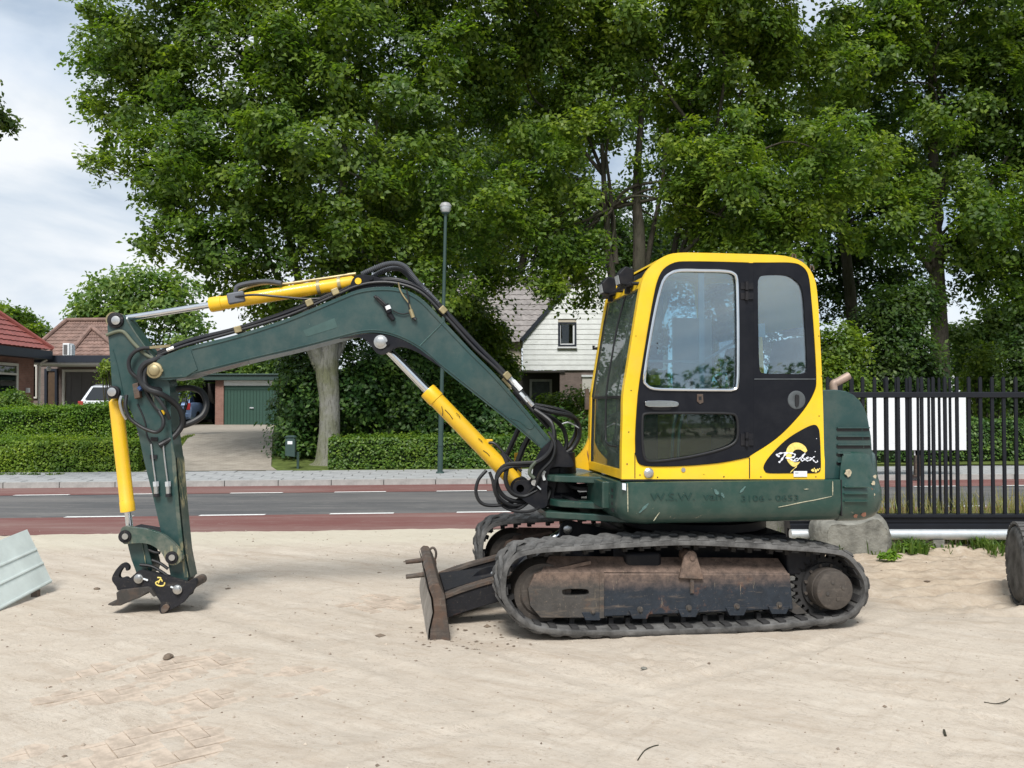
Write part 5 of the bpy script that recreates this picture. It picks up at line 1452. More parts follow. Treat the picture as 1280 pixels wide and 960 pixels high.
MB().prism(gus, (0, 0, -1), 0.03).build('arm_web', M['coupler'], EX)
epl('cylinder_lug', [smooth_px([(583, 734), (590, 721), (603, 711), (619, 708), (627, 715), (625, 727), (612, 735), (590, 742)], 4)], 0.86, 0.90, M['swing'])
epl('cylinder_lug', [smooth_px([(583, 734), (590, 721), (603, 711), (619, 708), (627, 715), (625, 727), (612, 735), (590, 742)], 4)], 1.02, 1.06, M['swing'])
MB().lathe(E(618, 718.5, 0.855), (0, -1, 0), [(0, 0.034), (0.012, 0.033), (0.016, 0.024)], 20).build('pin', M['steel'], EX)
a, b = E(618, 718.5, 0.96), E(709.5, 661.5, 0.96)
bc = MB().cyl(a.lerp(b, 0.0), a.lerp(b, 0.62), 0.062, n=20).build('blade_cylinder', M['swing'], EX)
MB().cyl(a.lerp(b, 0.61), b, 0.032, n=16).build('cylinder_rod', M['chrome'], bc)
MB().lathe(a.lerp(b, 0.55), (b - a), [(0, 0.062), (0, 0.07), (0.07, 0.07), (0.07, 0.04)], 20).build('cylinder_gland', M['swing'], bc)
for o_, x0 in enumerate((640, 648)):
    MB().tube(spline([E(x0, 722, 0.84), E(x0 + 12, 704, 0.80), E(x0 + 28, 690, 0.8), E(x0 + 48, 680, 0.82), E(x0 + 70, 679, 0.84)], 6), 0.016, 8).build('blade_hose', M['hose'], EX)
MB().cyl(E(678, 680, 0.80), E(687, 675, 0.80), 0.018, n=10).build('hose_fitting', M['galv'], EX)
MB().cyl(E(689, 674, 0.80), E(695, 670, 0.80), 0.014, n=10).build('hose_fitting', M['galv'], EX)

# ---- slewing platform: skirt, counterweight, hood
PZ0, PZ1 = E(900, 654.5, 0).z, E(900, 601, 0).z
xs0, xs1 = E(768, 620, 0.12).x, E(1050.5, 620, -0.02).x
def planloop(inset, x0, x1, wside, r):
    pts = [(x0 + inset, 0.80), (x0 + inset, wside + inset + r)]
    for i in range(1, 9):
        t = math.pi / 2 * i / 8
        pts.append((x0 + inset + r * (1 - math.cos(t)), wside + inset + r * (1 - math.sin(t))))
    n_ = 12
    for i in range(1, n_ + 1):
        pts.append((x0 + inset + r + (x1 - x0 - inset - r) * i / n_, wside + inset))
    return pts
rows = []
hh_ = PZ1 - PZ0
for f, ins in ((1.0, 0.05), (1.0, 0.006), (0.985, 0.0), (0.45, -0.004), (0.28, 0.004), (0.15, 0.022), (0.06, 0.05), (0.0, 0.10), (0.0, 0.3)):
    rows.append([Vector((x, w, PZ0 + hh_ * f)) for x, w in planloop(ins, xs0, xs1, -0.03, 0.13)])
sk = MB().grid(rows).build('skirt_panel', M['green_worn'], EX, smooth=50)
cr_ = MB()
cr_.prism([Vector((xs1 - 0.003, -0.036, PZ0 + 0.04)), Vector((xs1 + 0.004, -0.036, PZ0 + 0.04)), Vector((xs1 + 0.004, -0.036, PZ1)), Vector((xs1 - 0.003, -0.036, PZ1))], WN, 0.05)
cr_.build('panel_gap', M['hose'], sk)
# platform deck and belly
xr = E(1060, 620, 0).x
MB().box(((xs0 + xr) / 2 + 0.1, 0.95, (PZ0 + PZ1) / 2 + 0.02), (xr - xs0 - 0.2, 1.68, hh_ - 0.06)).build('platform', M['swing'], EX)
MB().box(((xs0 + 0.55 + xr) / 2, 1.42, PZ1 + 0.12), (xr - xs0 - 0.55, 0.80, 0.28)).build('right_deck', M['green'], EX, 0.03)
rows = []
for f, ins in ((1.0, 0.05), (1.0, 0.0), (0.3, 0.0), (0.0, 0.10)):
    rows.append([Vector((x, 1.9 - w, PZ0 + hh_ * f)) for x, w in planloop(ins, xs0 + 0.3, xs1, 0.0, 0.13)])
MB().grid(rows).build('far_skirt_panel', M['green_worn'], EX, smooth=50)

# counterweight: swept round the tail
cwx0 = E(1051.5, 620, -0.03).x
cwz0, cwz1 = E(1060, 653, -0.03).z, E(1060, 564.5, -0.03).z
tail = E(1103, 610, 0.25).x
def cwplan(ins, d0=0.0):
    pts = []
    for i in range(41):
        t = -math.pi / 2 + math.pi * i / 40
        ex_ = 2.0 / 3.6
        c_, s_ = math.cos(t), math.sin(t)
        x = cwx0 + 0.04 + (tail - cwx0 - 0.04 - ins) * abs(c_) ** ex_
        w = 0.95 + (0.985 - ins) * math.copysign(abs(s_) ** ex_, s_)
        pts.append((x, w))
    return [(cwx0 + d0, pts[0][1])] + pts + [(cwx0 + d0, pts[-1][1])]
rows = []
ch = cwz1 - cwz0
for f, ins, d0 in ((1.0, 0.14, 0.10), (1.0, 0.075, 0.07), (0.985, 0.055, 0.055), (0.94, 0.038, 0.03), (0.80, 0.030, 0.012), (0.62, 0.022, 0.0), (0.50, 0.010, 0.0), (0.42, 0.0, 0.0), (0.28, 0.0, 0.0), (0.14, 0.014, 0.0), (0.05, 0.045, 0.004), (0.0, 0.09, 0.01), (0.0, 0.25, 0.02)):
    rows.append([Vector((x, w, cwz0 + ch * f)) for x, w in cwplan(ins, d0)])
mb = MB().grid(rows)
k = len(rows[0])
mb.add([r[0] for r in rows] + [r[-1] for r in rows], [tuple(range(len(rows)))[::-1], tuple(range(len(rows), 2 * len(rows)))])
mb.add(rows[0], [tuple(range(k))])
cw = mb.build('counterweight', M['green_worn'], EX, smooth=50)
for y in (608, 616.5, 626):
    p = [E(1056, y, -0.052), E(1086, y, -0.052), E(1086, y + 1.6, -0.052), E(1056, y + 1.6, -0.052)]
    MB().prism(p, WN, 0.06).build('cast_rib', M['green_worn'], cw, 0.002)
rr = random.Random(5)
def chip(name, x, y, rpx, w, mat, par, n=11):
    pts = [(x + rpx * rr.uniform(.5, 1.1) * math.cos(2 * math.pi * i / n), y + rpx * rr.uniform(.6, 1.2) * math.sin(2 * math.pi * i / n)) for i in range(n)]
    MB().prism(Ep(pts, w), WN, 0.004).build(name, mat, par, smooth=0)
M['chipcol'] = simple('bare primer', (0.42, 0.36, 0.25), 0.8, var=0.4, scale=30)
M['chiprust'] = simple('rust scrape', (0.20, 0.09, 0.055), 0.9, var=0.4, scale=30)

# engine hood with louvres
hx = [(1028.5, 487.5), (1044, 487.0), (1057, 488.8), (1067, 493.5), (1075, 501), (1081, 511), (1085, 523), (1089, 546), (1091, 575), (1092, 598), (1028.5, 600)]
hood = MB().plate([Ep(hx, 0.03)], WN, 1.82).build('engine_hood', M['green'], EX, 0.045, seg=4)
for i, (y0, y1, xe) in enumerate(((534.3, 538.8, 1086), (545, 549.8, 1087), (555.6, 560.4, 1088), (566, 570.5, 1062), (577, 581.5, 1056))):
    lv = smooth_px([(1045.5, (y0 + y1) / 2), (1047, y0 + .3), (1050, y0), (xe - 3, y0), (xe, y0 + 1), (xe, y1 - 1), (xe - 3, y1), (1050, y1), (1047, y1 - .3)], 2)
    o = epl('louvre_slot', [lv], 0.026, 0.05, M['hose'], hood, 0)
    lip = [E(1046, y0 - 0.6, 0.028), E(xe, y0 - 0.6, 0.028), E(xe, y0 + 1.2, 0.028), E(1046, y0 + 1.2, 0.028)]
    MB().prism(lip, WN, -0.016).build('louvre_lip', M['green'], hood, 0.002)
    for xx in (xe - 9,):
        if i < 3: MB().prism(Ep([(xx, y0 + 1), (xx + 1.2, y0 + 1), (xx + 1.2, y1 - 0.5), (xx, y1 - 0.5)], 0.0245), WN, 0.01).build('louvre_post', M['green'], hood)
pA, pB, pC = E(1042, 489, 0.5), E(1042, 480, 0.5), E(1061, 469.5, 0.5)
ex_ = MB().tube(spline([pA, pB, pB.lerp(pC, 0.25), pC], 5), 0.030, 14).build('exhaust_pipe', simple('heat stained exhaust', (0.36, 0.27, 0.22), 0.6, 0.4, var=0.3), EX)

# ---- cab
zc0 = 598.5
outer = smooth_px([(778.5, 520), (779, 494), (784, 462), (790, 424), (796, 387), (801, 358), (807, 342), (817, 330), (831, 320), (848, 316), (880, 316), (917, 317), (953, 318), (982, 320), (1003, 327.5), (1016, 343), (1021.5, 366), (1025, 420), (1028.5, 497), (1030, 560), (1031, 575)], 3, False)
outer = [(777, 599)] + [(777.3, 560)] + outer + [(1031, 599)]
door_out = smooth_px([(794, 560), (794, 540), (797, 494), (803, 452), (812, 398), (818, 366), (822, 350), (829, 336.5), (843, 328), (862, 326.5), (900, 327)], 3, False) + [(936, 328.0)] + [(937.5, 571)] + smooth_px([(936.5, 571.5), (918, 575.5), (897, 579), (864, 582), (831, 583.3), (806, 582.5), (797, 577.5), (794, 566)], 3, False)
rear_out = [(941.5, 328.0)] + smooth_px([(960, 328), (990, 328.3), (1003, 333), (1010.5, 344), (1014, 370), (1018, 420), (1020.6, 472), (1018, 490), (1004.5, 513), (981, 539), (962, 554.5), (941.5, 567.5)], 4, False)
side = epl('cab_side_frame', [outer, door_out, rear_out], 0.0, 0.055, M['yellow'], None, 0.012)
wup = smooth_px([(806, 472), (808, 480), (818, 485.5), (850, 486.5), (900, 487), (916, 486.5), (921.5, 479), (922, 440), (921.5, 380), (920.5, 350), (916, 342), (905, 339.5), (880, 339), (851, 338.8), (838, 343), (829, 353), (821, 383), (812, 432)], 3)
wlo = smooth_px([(803.5, 523), (808, 517), (830, 516.5), (880, 516.5), (911, 517), (920, 521), (922, 538), (919, 552), (903, 561), (871, 569), (841, 574), (813, 576.5), (805.5, 570), (803.5, 550)], 3)
def shrink(l, d):
    cx0 = sum(p[0] for p in l) / len(l); cy0 = sum(p[1] for p in l) / len(l)
    out = []
    for x, y in l:
        v = Vector((cx0 - x, cy0 - y)); v.normalize(); out.append((x + v.x * d, y + v.y * d))
    return out
dsh = shrink(door_out, 0.7)
door = epl('door', [dsh, wup, wlo], -0.010, 0.035, M['black'], None, 0.006)
MB().tube(Ep(shrink(wup, -0.8), -0.012), 0.011, 8, closed=True).build('window_trim', M['chrome'], door)
epl('door_window', [shrink(wup, -1)], 0.008, 0.014, M['cabglass'], door, 0)
MB().tube(Ep(shrink(wlo, -0.4), -0.010), 0.009, 8, closed=True).build('window_seal', M['hose'], door)
epl('lower_window', [shrink(wlo, -1)], 0.008, 0.014, M['cabglass_dark'], door, 0)
wre = smooth_px([(947.5, 360), (948.5, 349), (955, 344.3), (981, 344), (994, 350), (1003, 363), (1006.5, 400), (1009, 455), (1005, 466.5), (980, 467), (955, 466.5), (949.5, 458), (948, 410)], 3)
rpan = epl('rear_panel', [shrink(rear_out, 0.7), wre], -0.004, 0.035, M['black'], None, 0.006)
epl('quarter_window', [shrink(wre, -1)], 0.008, 0.014, M['cabglass'], rpan, 0)
epl('panel_band', [[(943, 473.2), (1019.5, 473.2), (1019.5, 474.4), (943, 474.4)]], -0.0075, 0.0, M['interior'], rpan, 0)
# sliding pane mullion inside the door window
epl('sliding_mullion', [[(873, 341), (880.5, 341), (881, 486), (874.5, 486)]], 0.020, 0.034, M['paleblue'], door, 0.003)
# handle, lock, latch, hinges
epl('door_post', [[(935.6, 328.6), (942.6, 328.6), (942.6, 566.5), (936.6, 570.5)]], -0.003, 0.03, M['black'], side, 0)
ha = epl('door_handle', [smooth_px([(807, 504.5), (810, 501), (840, 501), (848, 503.5), (847.5, 507), (842, 508.5), (811, 508.5)], 2)], -0.034, -0.014, M['chrome'], door, 0.006)
epl('handle_recess', [smooth_px([(816, 509), (838, 509), (836, 512.5), (818, 512.5)], 2)], -0.0125, 0.0, M['hose'], door, 0)
epl('door_lock', [[(871.5, 492.5), (879, 492.5), (879.5, 503), (875, 505), (871.5, 502)]], -0.017, 0.0, M['rust'], door, 0.003)
epl('lock_hole', [[(873.5, 495.5), (877, 495.5), (877, 500), (873.5, 500)]], -0.0185, -0.01, M['hose'], door, 0)
lt = MB().lathe(E(995.5, 500, -0.002), (0, -1, 0), [(0, 0.066), (0.006, 0.062), (0.010, 0.05), (0.006, 0.03)], 28).build('latch_rosette', M['interior'], rpan)
epl('latch_slot', [smooth_px([(994.5, 494.5), (997, 493.5), (999, 495), (999, 505), (997, 508), (994.5, 507)], 2)], -0.018, -0.004, M['hose'], lt, 0)
for y in (357.5, 370, 546, 553):
    MB().cyl(E(933.5, y - 5.5, -0.022), E(933.5, y + 5, -0.022), 0.012, n=12).build('hinge', M['swing'], door)
    epl('hinge_leaf', [[(926, y - 4), (942, y - 4), (942, y + 4), (926, y + 4)]], -0.016, -0.009, M['swing'], door, 0.002)
for x, y in ((818, 429), (818, 435)):
    MB().lathe(E(822, y, 0.006), (0, -1, 0), [(0, 0.005), (0.003, 0.004)], 8).build('glass_stud', M['hose'], door)
epl('door_seam', [[(936.4, 572), (937.6, 572), (937.6, 598), (936.4, 598)]], -0.002, 0.01, M['hose'], side, 0)
epl('front_seam', [[(793.2, 566), (794.2, 566), (794.2, 598), (793.2, 598)]], -0.002, 0.01, M['hose'], side, 0)
epl('sill_gap', [[(777, 599.2), (1031, 599.2), (1031, 601.0), (777, 601.0)]], 0.0, 0.05, M['hose'], side, 0)
MB().lathe(E(810.5, 591, 0.0), (0, -1, 0), [(0, 0.032), (0.012, 0.034), (0.02, 0.026), (0.024, 0.01)], 20).build('filler_cap', M['steel'], side)
MB().lathe(E(854, 587.3, 0.0), (0, -1, 0), [(0, 0.016), (0.006, 0.015)], 14).build('plug', M['steel'], side)
# far side frame and the shell between (front is an open frame with glass)
fside = MB().plate([[p + WN * 0.945 for p in Ep(l, 0.0)] for l in (outer, shrink(wup, -14), shrink(wre, -14))], WN, 0.055).build('cab_far_frame', M['yellow'], EX, 0.012)
for l in (wup, wre):
    MB().prism([p + WN * 0.965 for p in Ep(shrink(l, -15), 0.0)], WN, 0.006).build('far_window', M['cabglass'], fside)
oo = Ep(outer, 0.0)
i0 = min(range(len(outer)), key=lambda i: abs(outer[i][0] - 817) + abs(outer[i][1] - 330))
i1 = min(range(len(outer)), key=lambda i: abs(outer[i][0] - 1024.5) + abs(outer[i][1] - 410))
roof_line = oo[i0:i1]
mb = MB().grid([[p + WN * 0.05 for p in roof_line], [p + WN * 0.95 for p in roof_line], [p + WN * 0.95 - Vector((0, 0, .03)) for p in roof_line], [p + WN * 0.05 - Vector((0, 0, .03)) for p in roof_line], [p + WN * 0.05 for p in roof_line]])
mb.build('roof', M['yellow'], EX, smooth=50)
mb = MB(); rl = oo[i1 - 1:]
mb.grid([[p + WN * 0.05 for p in rl[-9:]], [p + WN * 0.95 for p in rl[-9:]]])
mb.build('cab_rear_wall', M['yellow'], EX, smooth=50)
rw0, rw1 = E(1024, 400, 0), E(1030, 560, 0)
# front: header, windscreen, lower screen, seals
def FP(y, w, d=0.0):                        # point on the front face: photo height y on the near edge, carried across to w
    xs_ = np.interp(y, [345, 358, 387, 424, 462, 494, 520, 560, 599], [806, 801, 796, 790, 784, 779, 778.5, 777.3, 777])
    p = E(xs_, y, 0.0)
    return Vector((p.x + d, w, p.z))
def fq(name, y0, y1, w0, w1, t, mat, par=None, d=0.0, n=5):
    ys_ = np.linspace(y0, y1, n)
    A_ = [[FP(y, w0, d), FP(y, w1, d)] for y in ys_]
    B_ = [[p + Vector((t, 0, 0)) for p in r] for r in A_]
    mb = MB().grid([[a, b, c, e_] for (a, b), (e_, c) in zip(A_, B_)], close=True)
    mb.add([*A_[0], B_[0][1], B_[0][0]], [(0, 1, 2, 3)]); mb.add([*A_[-1], B_[-1][1], B_[-1][0]], [(0, 1, 2, 3)])
    return mb.build(name, mat, par or EX, 0)
fq('front_header', 345, 359, 0.05, 0.95, 0.05, M['yellow'])
up_ = fq('windscreen', 359, 494.5, 0.055, 0.955, 0.008, M['cabfront'], d=0.012)
lo_ = fq('lower_screen', 497.5, 588, 0.055, 0.945, 0.008, M['cabfront'], d=0.016)
fq('screen_seal', 494.3, 497.8, 0.055, 0.945, 0.018, M['hose'], lo_, d=0.008)
for w0 in (0.052, 0.93):
    fq('screen_frame', 352, 494.5, w0, w0 + 0.02, 0.03, M['hose'], up_, d=0.004)
fq('front_sill', 588, 599, 0.05, 0.95, 0.05, M['yellow_worn'])
fq('lower_post', 497, 590, 0.935, 0.999, 0.05, M['yellow_worn'], d=-0.004)
for w0 in (0.052, 0.925):
    fq('screen_frame', 497, 588, w0, w0 + 0.014, 0.022, M['hose'], lo_, d=0.006)
# wiper
MB().tube(spline([FP(364, 0.30, -0.02), FP(400, 0.34, -0.03), FP(440, 0.36, -0.03), FP(490, 0.37, -0.025), FP(545, 0.37, -0.02), FP(556, 0.33, -0.02), FP(559, 0.22, -0.02), FP(559, 0.10, -0.01)], 6), 0.007, 8).build('wiper', M['hose'], EX)
# sun guard / roof front lip and work lights
lip = [E(804, 351, 0.12), E(813, 336, 0.12), E(816, 338, 0.12), E(806, 354, 0.12)]
MB().prism([p + Vector((-0.02, 0, 0)) for p in lip], WN, 0.76).build('roof_lip', M['swing'], EX, 0.006)
bar0, bar1 = FP(352, 0.10, -0.05), FP(352, 0.90, -0.05)
lb_ = MB().cyl(bar0, bar1, 0.013, n=10).build('light_bar', M['swing'], EX)
for w in (0.10, 0.5, 0.90):
    MB().cyl(FP(352, w, -0.05), FP(352, w, 0.02), 0.012, n=8).build('bar_bracket', M['swing'], lb_)
def work_light(w, dy):
    c_ = FP(344, w, -0.075) + Vector((0, 0, 0.015))
    e_ = MB().prism([c_ + Vector(v) for v in ((-0.045, 0, -0.055), (0.05, 0, -0.075), (0.055, 0, 0.055), (-0.01, 0, 0.075), (-0.06, 0, 0.02))], WN, 0.12).build('work_light', M['swing'], EX, 0.012)
    MB().prism([c_ + Vector((-0.052, 0.012, 0.012)), c_ + Vector((-0.041, 0.012, -0.048)), c_ + Vector((-0.041, 0.108, -0.048)), c_ + Vector((-0.052, 0.108, 0.012))], (-1, 0, 0), 0.008).build('light_lens', M['galv'], e_)
    MB().box(c_ + Vector((0.02, 0.06, -0.085)), (0.03, 0.05, 0.05)).build('light_foot', M['swing'], e_)
work_light(0.18, 0); work_light(0.66, 0)
for x, y in ((992, 320.5), (1014.5, 335)):
    p = E(x, y, 0.08)
    MB().tube([p + Vector((-0.012, 0, -0.02)), p + Vector((-0.006, 0, 0.018)), p + Vector((0.012, 0, 0.012)), p + Vector((0.016, 0, -0.015))], 0.006, 6).build('roof_eye', M['rust'], EX)
# yellow foot plate that flares towards the boom on the far front corner
fl = smooth_px([(742.5, 500), (740.5, 525), (737.5, 543), (731.5, 559), (723, 570), (715.5, 576.5)], 4, False) + [(714.5, 583), (752, 592), (752, 500)]
epl('front_flare', [fl], 0.97, 1.01, M['yellow_worn'], None, 0.01)
MB().box(FP(498, 1.0, -0.02), (0.03, 0.03, 0.16)).build('mirror_bracket', M['rust'], EX)
MB().tube([FP(424, 1.0, 0.0), FP(424, 1.0, -0.03), FP(420, 1.0, -0.03)], 0.012, 8).build('door_stop', M['swing'], EX)

# interior
sx = E(962, 470, 0.5).x
zf = PZ1
seat = MB().box((sx - 0.22, 0.48, zf + 0.36), (0.50, 0.50, 0.14)).build('seat', M['seat'], EX, 0.04)
MB().prism([(sx - 0.02, 0.24, zf + 0.42), (sx + 0.10, 0.24, zf + 0.42), (sx + 0.22, 0.24, zf + 1.0), (sx + 0.12, 0.24, zf + 1.02)], WN, 0.48).build('seat_back', M['seat'], seat, 0.04)
MB().prism([(sx + 0.14, 0.34, zf + 1.04), (sx + 0.22, 0.34, zf + 1.03), (sx + 0.24, 0.34, zf + 1.24), (sx + 0.17, 0.34, zf + 1.25)], WN, 0.28).build('headrest', M['seat'], seat, 0.03)
MB().box((sx - 0.2, 0.48, zf + 0.15), (0.4, 0.4, 0.28)).build('seat_base', M['interior'], seat, 0.02)
for w in (0.14, 0.74):
    c_ = MB().box((sx - 0.28, w + 0.06, zf + 0.42), (0.5, 0.12, 0.16)).build('side_console', M['interior'], EX, 0.03)
    MB().tube([(sx - 0.47, w + 0.06, zf + 0.48), (sx - 0.50, w + 0.06, zf + 0.66), (sx - 0.52, w + 0.06, zf + 0.72)], [0.012, 0.012, 0.028], 10).build('joystick', M['hose'], c_)
fx = E(815, 560, 0.5).x
MB().box((fx + 0.55, 0.5, zf - 0.01), (1.15, 0.88, 0.03)).build('cab_floor', M['interior'], EX)
MB().box((fx + 0.05, 0.80, zf + 0.5), (0.12, 0.22, 0.95)).build('dash_console', M['interior'], EX, 0.02)
for w in (0.38, 0.52):
    p = Vector((fx + 0.15, w, zf))
    MB().tube([p, p + Vector((0.02, 0, 0.35)), p + Vector((0.10, 0, 0.62))], 0.012, 8).build('travel_lever', M['steel'], EX)
    MB().box(p + Vector((-0.03, 0, 0.06)), (0.16, 0.09, 0.03)).build('pedal', M['hose'], EX)
MB().tube(spline([E(808, 451, 0.10), E(850, 452, 0.10), E(872, 452, 0.10), E(888, 446, 0.10), E(905, 436, 0.10), E(919, 428, 0.10)], 5), 0.010, 8).build('hand_rail', M['paleblue'], EX)
MB().tube(spline([E(905, 488, 0.12), E(905, 462, 0.12), E(909, 452, 0.12), E(920, 447, 0.12)], 5), 0.012, 8).build('hand_rail', M['paleblue'], EX)
MB().box(E(818, 475, 0.14), (0.07, 0.05, 0.07)).build('yellow_tag', M['yellow'], EX)
MB().box(E(820, 452, 0.16), (0.09, 0.06, 0.10)).build('monitor', M['interior'], EX, 0.01)
MB().prism([(fx + 0.30, 0.92, zf + 0.65), (fx + 0.62, 0.92, zf + 0.65), (fx + 0.62, 0.92, zf + 1.2), (fx + 0.30, 0.92, zf + 1.2)], WN, 0.01).build('pale_panel', M['paleblue'], EX)  # pale blue panel just inside the far cab window
MB().box((rw0.x - 0.05, 0.5, zf + 0.35), (0.10, 0.86, 0.72)).build('rear_shelf', M['interior'], EX, 0.02)
MB().box((rw0.x - 0.14, 0.5, zf + 1.52), (0.16, 0.8, 0.05)).build('roof_lining', M['interior'], EX)
MB().prism(Ep([(948, 405), (956, 404), (957, 421), (949, 421)], 0.10), WN, 0.02).build('paper_tag', M['white'], EX)

# black triangle with the script emblem
tri = smooth_px([(1017, 531), (1023, 535), (1025, 546), (1026, 570), (1026, 586), (1023, 590.5), (1015, 591.5), (990, 591.5), (962, 591.5), (956, 588.5), (955, 582), (963, 569.5), (982, 550.5), (1002, 537.5)], 4)
emb = epl('emblem_panel', [tri], -0.004, 0.004, M['black'], side, 0)
def em(pts): return [(940 + x / 11.29, 520 + y / 11.29) for x, y in pts]
M['decal_white'] = simple('white decal', (0.72, 0.74, 0.80), 0.5, var=0.1, bump=0)
M['decal_gold'] = simple('yellow decal', (0.80, 0.62, 0.16), 0.5, var=0.25, scale=40, bump=0)
swo = [(780, 490), (752, 432), (692, 388), (622, 374), (555, 394), (503, 445), (482, 520), (490, 605), (528, 672), (585, 716), (640, 694), (680, 645)]
swi = [(640, 655), (592, 650), (562, 610), (560, 552), (582, 502), (622, 474), (682, 474), (728, 502), (757, 517)]
epl('swirl_emblem', [em([(p.x, p.y) for p in spline([(x, y, 0) for x, y in swo], 4)] + [(p.x, p.y) for p in spline([(x, y, 0) for x, y in swi], 4)])], -0.0065, -0.003, M['decal_gold'], emb, 0)
def stroke(pts, wpx, mb, w=-0.0085):
    path = [Vector(p) for p in spline([(x, y, 0) for x, y in em(pts)], 5)]
    L_, R_2 = [], []
    k = len(path)
    for i, p in enumerate(path):
        d = path[min(i + 1, k - 1)] - path[max(i - 1, 0)]
        d.normalize(); nn2 = Vector((-d.y, d.x, 0)) * (wpx / 11.29 / 2) * (0.75 + 0.4 * math.sin(i * 1.1))
        a, b = p + nn2, p - nn2
        L_.append(E(a.x, a.y, w)); R_2.append(E(b.x, b.y, w))
    bk = Vector((0, 0.002, 0))
    mb.grid([L_, R_2, [p + bk for p in R_2], [p + bk for p in L_], L_])
mb = MB()
stroke([(478, 528), (440, 585), (405, 635), (376, 655)], 26, mb)
stroke([(392, 572), (345, 556), (372, 536), (430, 522), (500, 522), (570, 527), (606, 545), (592, 578), (520, 592), (470, 590)], 24, mb, -0.0092)
stroke([(500, 592), (540, 606), (575, 628), (606, 634)], 22, mb, -0.0088)
stroke([(640, 598), (612, 606), (604, 626), (622, 636), (650, 624), (654, 604), (640, 597), (668, 606)], 16, mb, -0.0096)
stroke([(668, 606), (702, 572), (738, 534), (748, 528), (742, 542), (710, 588), (694, 618), (706, 634), (732, 624), (740, 604), (722, 596)], 17, mb, -0.0090)
stroke([(738, 610), (772, 606), (796, 590), (784, 580), (764, 598), (764, 624), (784, 634), (812, 618)], 15, mb, -0.0098)
stroke([(812, 592), (838, 592), (858, 612), (882, 642), (908, 654), (926, 640), (922, 626)], 16, mb, -0.0086)
stroke([(884, 572), (852, 594), (812, 634)], 16, mb, -0.0100)
mb.build('script_lettering', M['decal_white'], emb, smooth=0, fix=False)
mb = MB(); stroke([(632, 712), (590, 750), (540, 800)], 12, mb, -0.0065); mb.build('swirl_tail', M['decal_gold'], emb, smooth=0, fix=False)
epl('white_sticker', [em([(590, 778), (778, 778), (778, 858), (590, 858)])], -0.007, -0.002, M['white'], side, 0)
epl('sticker_print', [em([(605, 792), (660, 792), (655, 812), (612, 818)])], -0.0082, -0.006, M['galv'], side, 0)
for x, y, r_ in ((858, 765, 22), (900, 780, 26), (930, 760, 20), (880, 742, 12), (955, 745, 10), (912, 320, 6), (893, 502, 7)):
    a = em([(x, y)])[0]
    chip('paint_chip', a[0], a[1], r_ / 11.29, -0.0065, M['decal_gold'] if y > 600 else M['decal_white'], emb, 9)

# scratches and faded lettering on the skirt
ws = -0.0375
M['ghost'] = simple('faded lettering', (0.0095, 0.040, 0.033), 0.5, var=0.25, scale=60, bump=0)
M['scratch'] = simple('scratched primer', (0.40, 0.38, 0.27), 0.8, var=0.4, scale=60)
M['rub'] = simple('chalky rub mark', (0.075, 0.14, 0.13), 0.8, var=0.4, scale=50)
def scratch(x0, y0, x1, y1, wpx, mat, w=ws, nm='scratch', par=None):
    d = Vector((x1 - x0, y1 - y0)); nrm = Vector((-d.y, d.x)).normalized() * wpx / 2
    k = 6; up, dn = [], []
    for i in range(k + 1):
        t = i / k; f = (0.25 + math.sin(math.pi * (0.08 + 0.84 * t))) * rr.uniform(0.5, 1.1)
        x, y = x0 + d.x * t, y0 + d.y * t + rr.uniform(-.25, .25)
        up.append((x + nrm.x * f, y + nrm.y * f)); dn.append((x - nrm.x * f, y - nrm.y * f))
    MB().prism(Ep(up + dn[::-1], w), WN, 0.004).build(nm, mat, par or sk, smooth=0)
scratch(973, 634, 1040, 620.5, 1.0, M['scratch'])
scratch(1041, 601.5, 1041, 619.5, 1.1, M['scratch'])
scratch(817, 651, 824.5, 640.5, 1.1, M['scratch'], -0.030)
scratch(799, 641, 811, 629, 2.5, M['rub'])
scratch(784.5, 604, 785, 640, 1.0, M['scratch'], -0.030)
scratch(1005, 611.5, 1011, 611.5, .9, M['scratch'])
def words(txt, x, y, hpx, w, mat, par, name, wscale=1.0):
    cu = bpy.data.curves.new(name, 'FONT'); cu.body = txt; cu.extrude = 0.001; cu.size = 1
    o = bpy.data.objects.new(name, cu); COL.objects.link(o)
    bpy.context.view_layer.update()
    me = bpy.data.meshes.new_from_object(o)
    bpy.data.objects.remove(o); me.materials.append(mat); me.name = name
    a = E(x, y, w); s_ = hpx * 5.9 / F / 0.7
    ob = inst(name, me, par, Matrix.Translation(a) @ Matrix.Diagonal((s_ * wscale, 1, s_, 1)) @ Matrix.Rotation(math.pi / 2, 4, 'X'))
    return ob
words('W.S.W.  van', 813, 626, 9.5, ws, M['ghost'], sk, 'faded_lettering', 1.35)
words('3106 - 0653', 926, 627, 7.5, ws, M['ghost'], sk, 'faded_lettering', 1.5)
for pts in (((925, 616), (932, 608), 3), ((893, 612), (898, 618), 4), ((902, 616), (905, 622), 3)):
    scratch(*pts[0], *pts[1], pts[2], M['rub'])
chip('paint_chip', 1061, 591, 5.0, -0.028, M['chipcol'], cw); 
for x, y, r_ in ((1088, 612, 3.5), (1092, 604, 2.8), (1090, 622, 3.2), (1085, 630, 2.6), (1094, 596, 2.5), (1080, 643, 4), (1070, 645, 3), (1092, 618, 2.2)):
    chip('paint_chip', x, y, r_, -0.012, M['chipcol'] if r_ < 3 else M['chiprust'], cw)

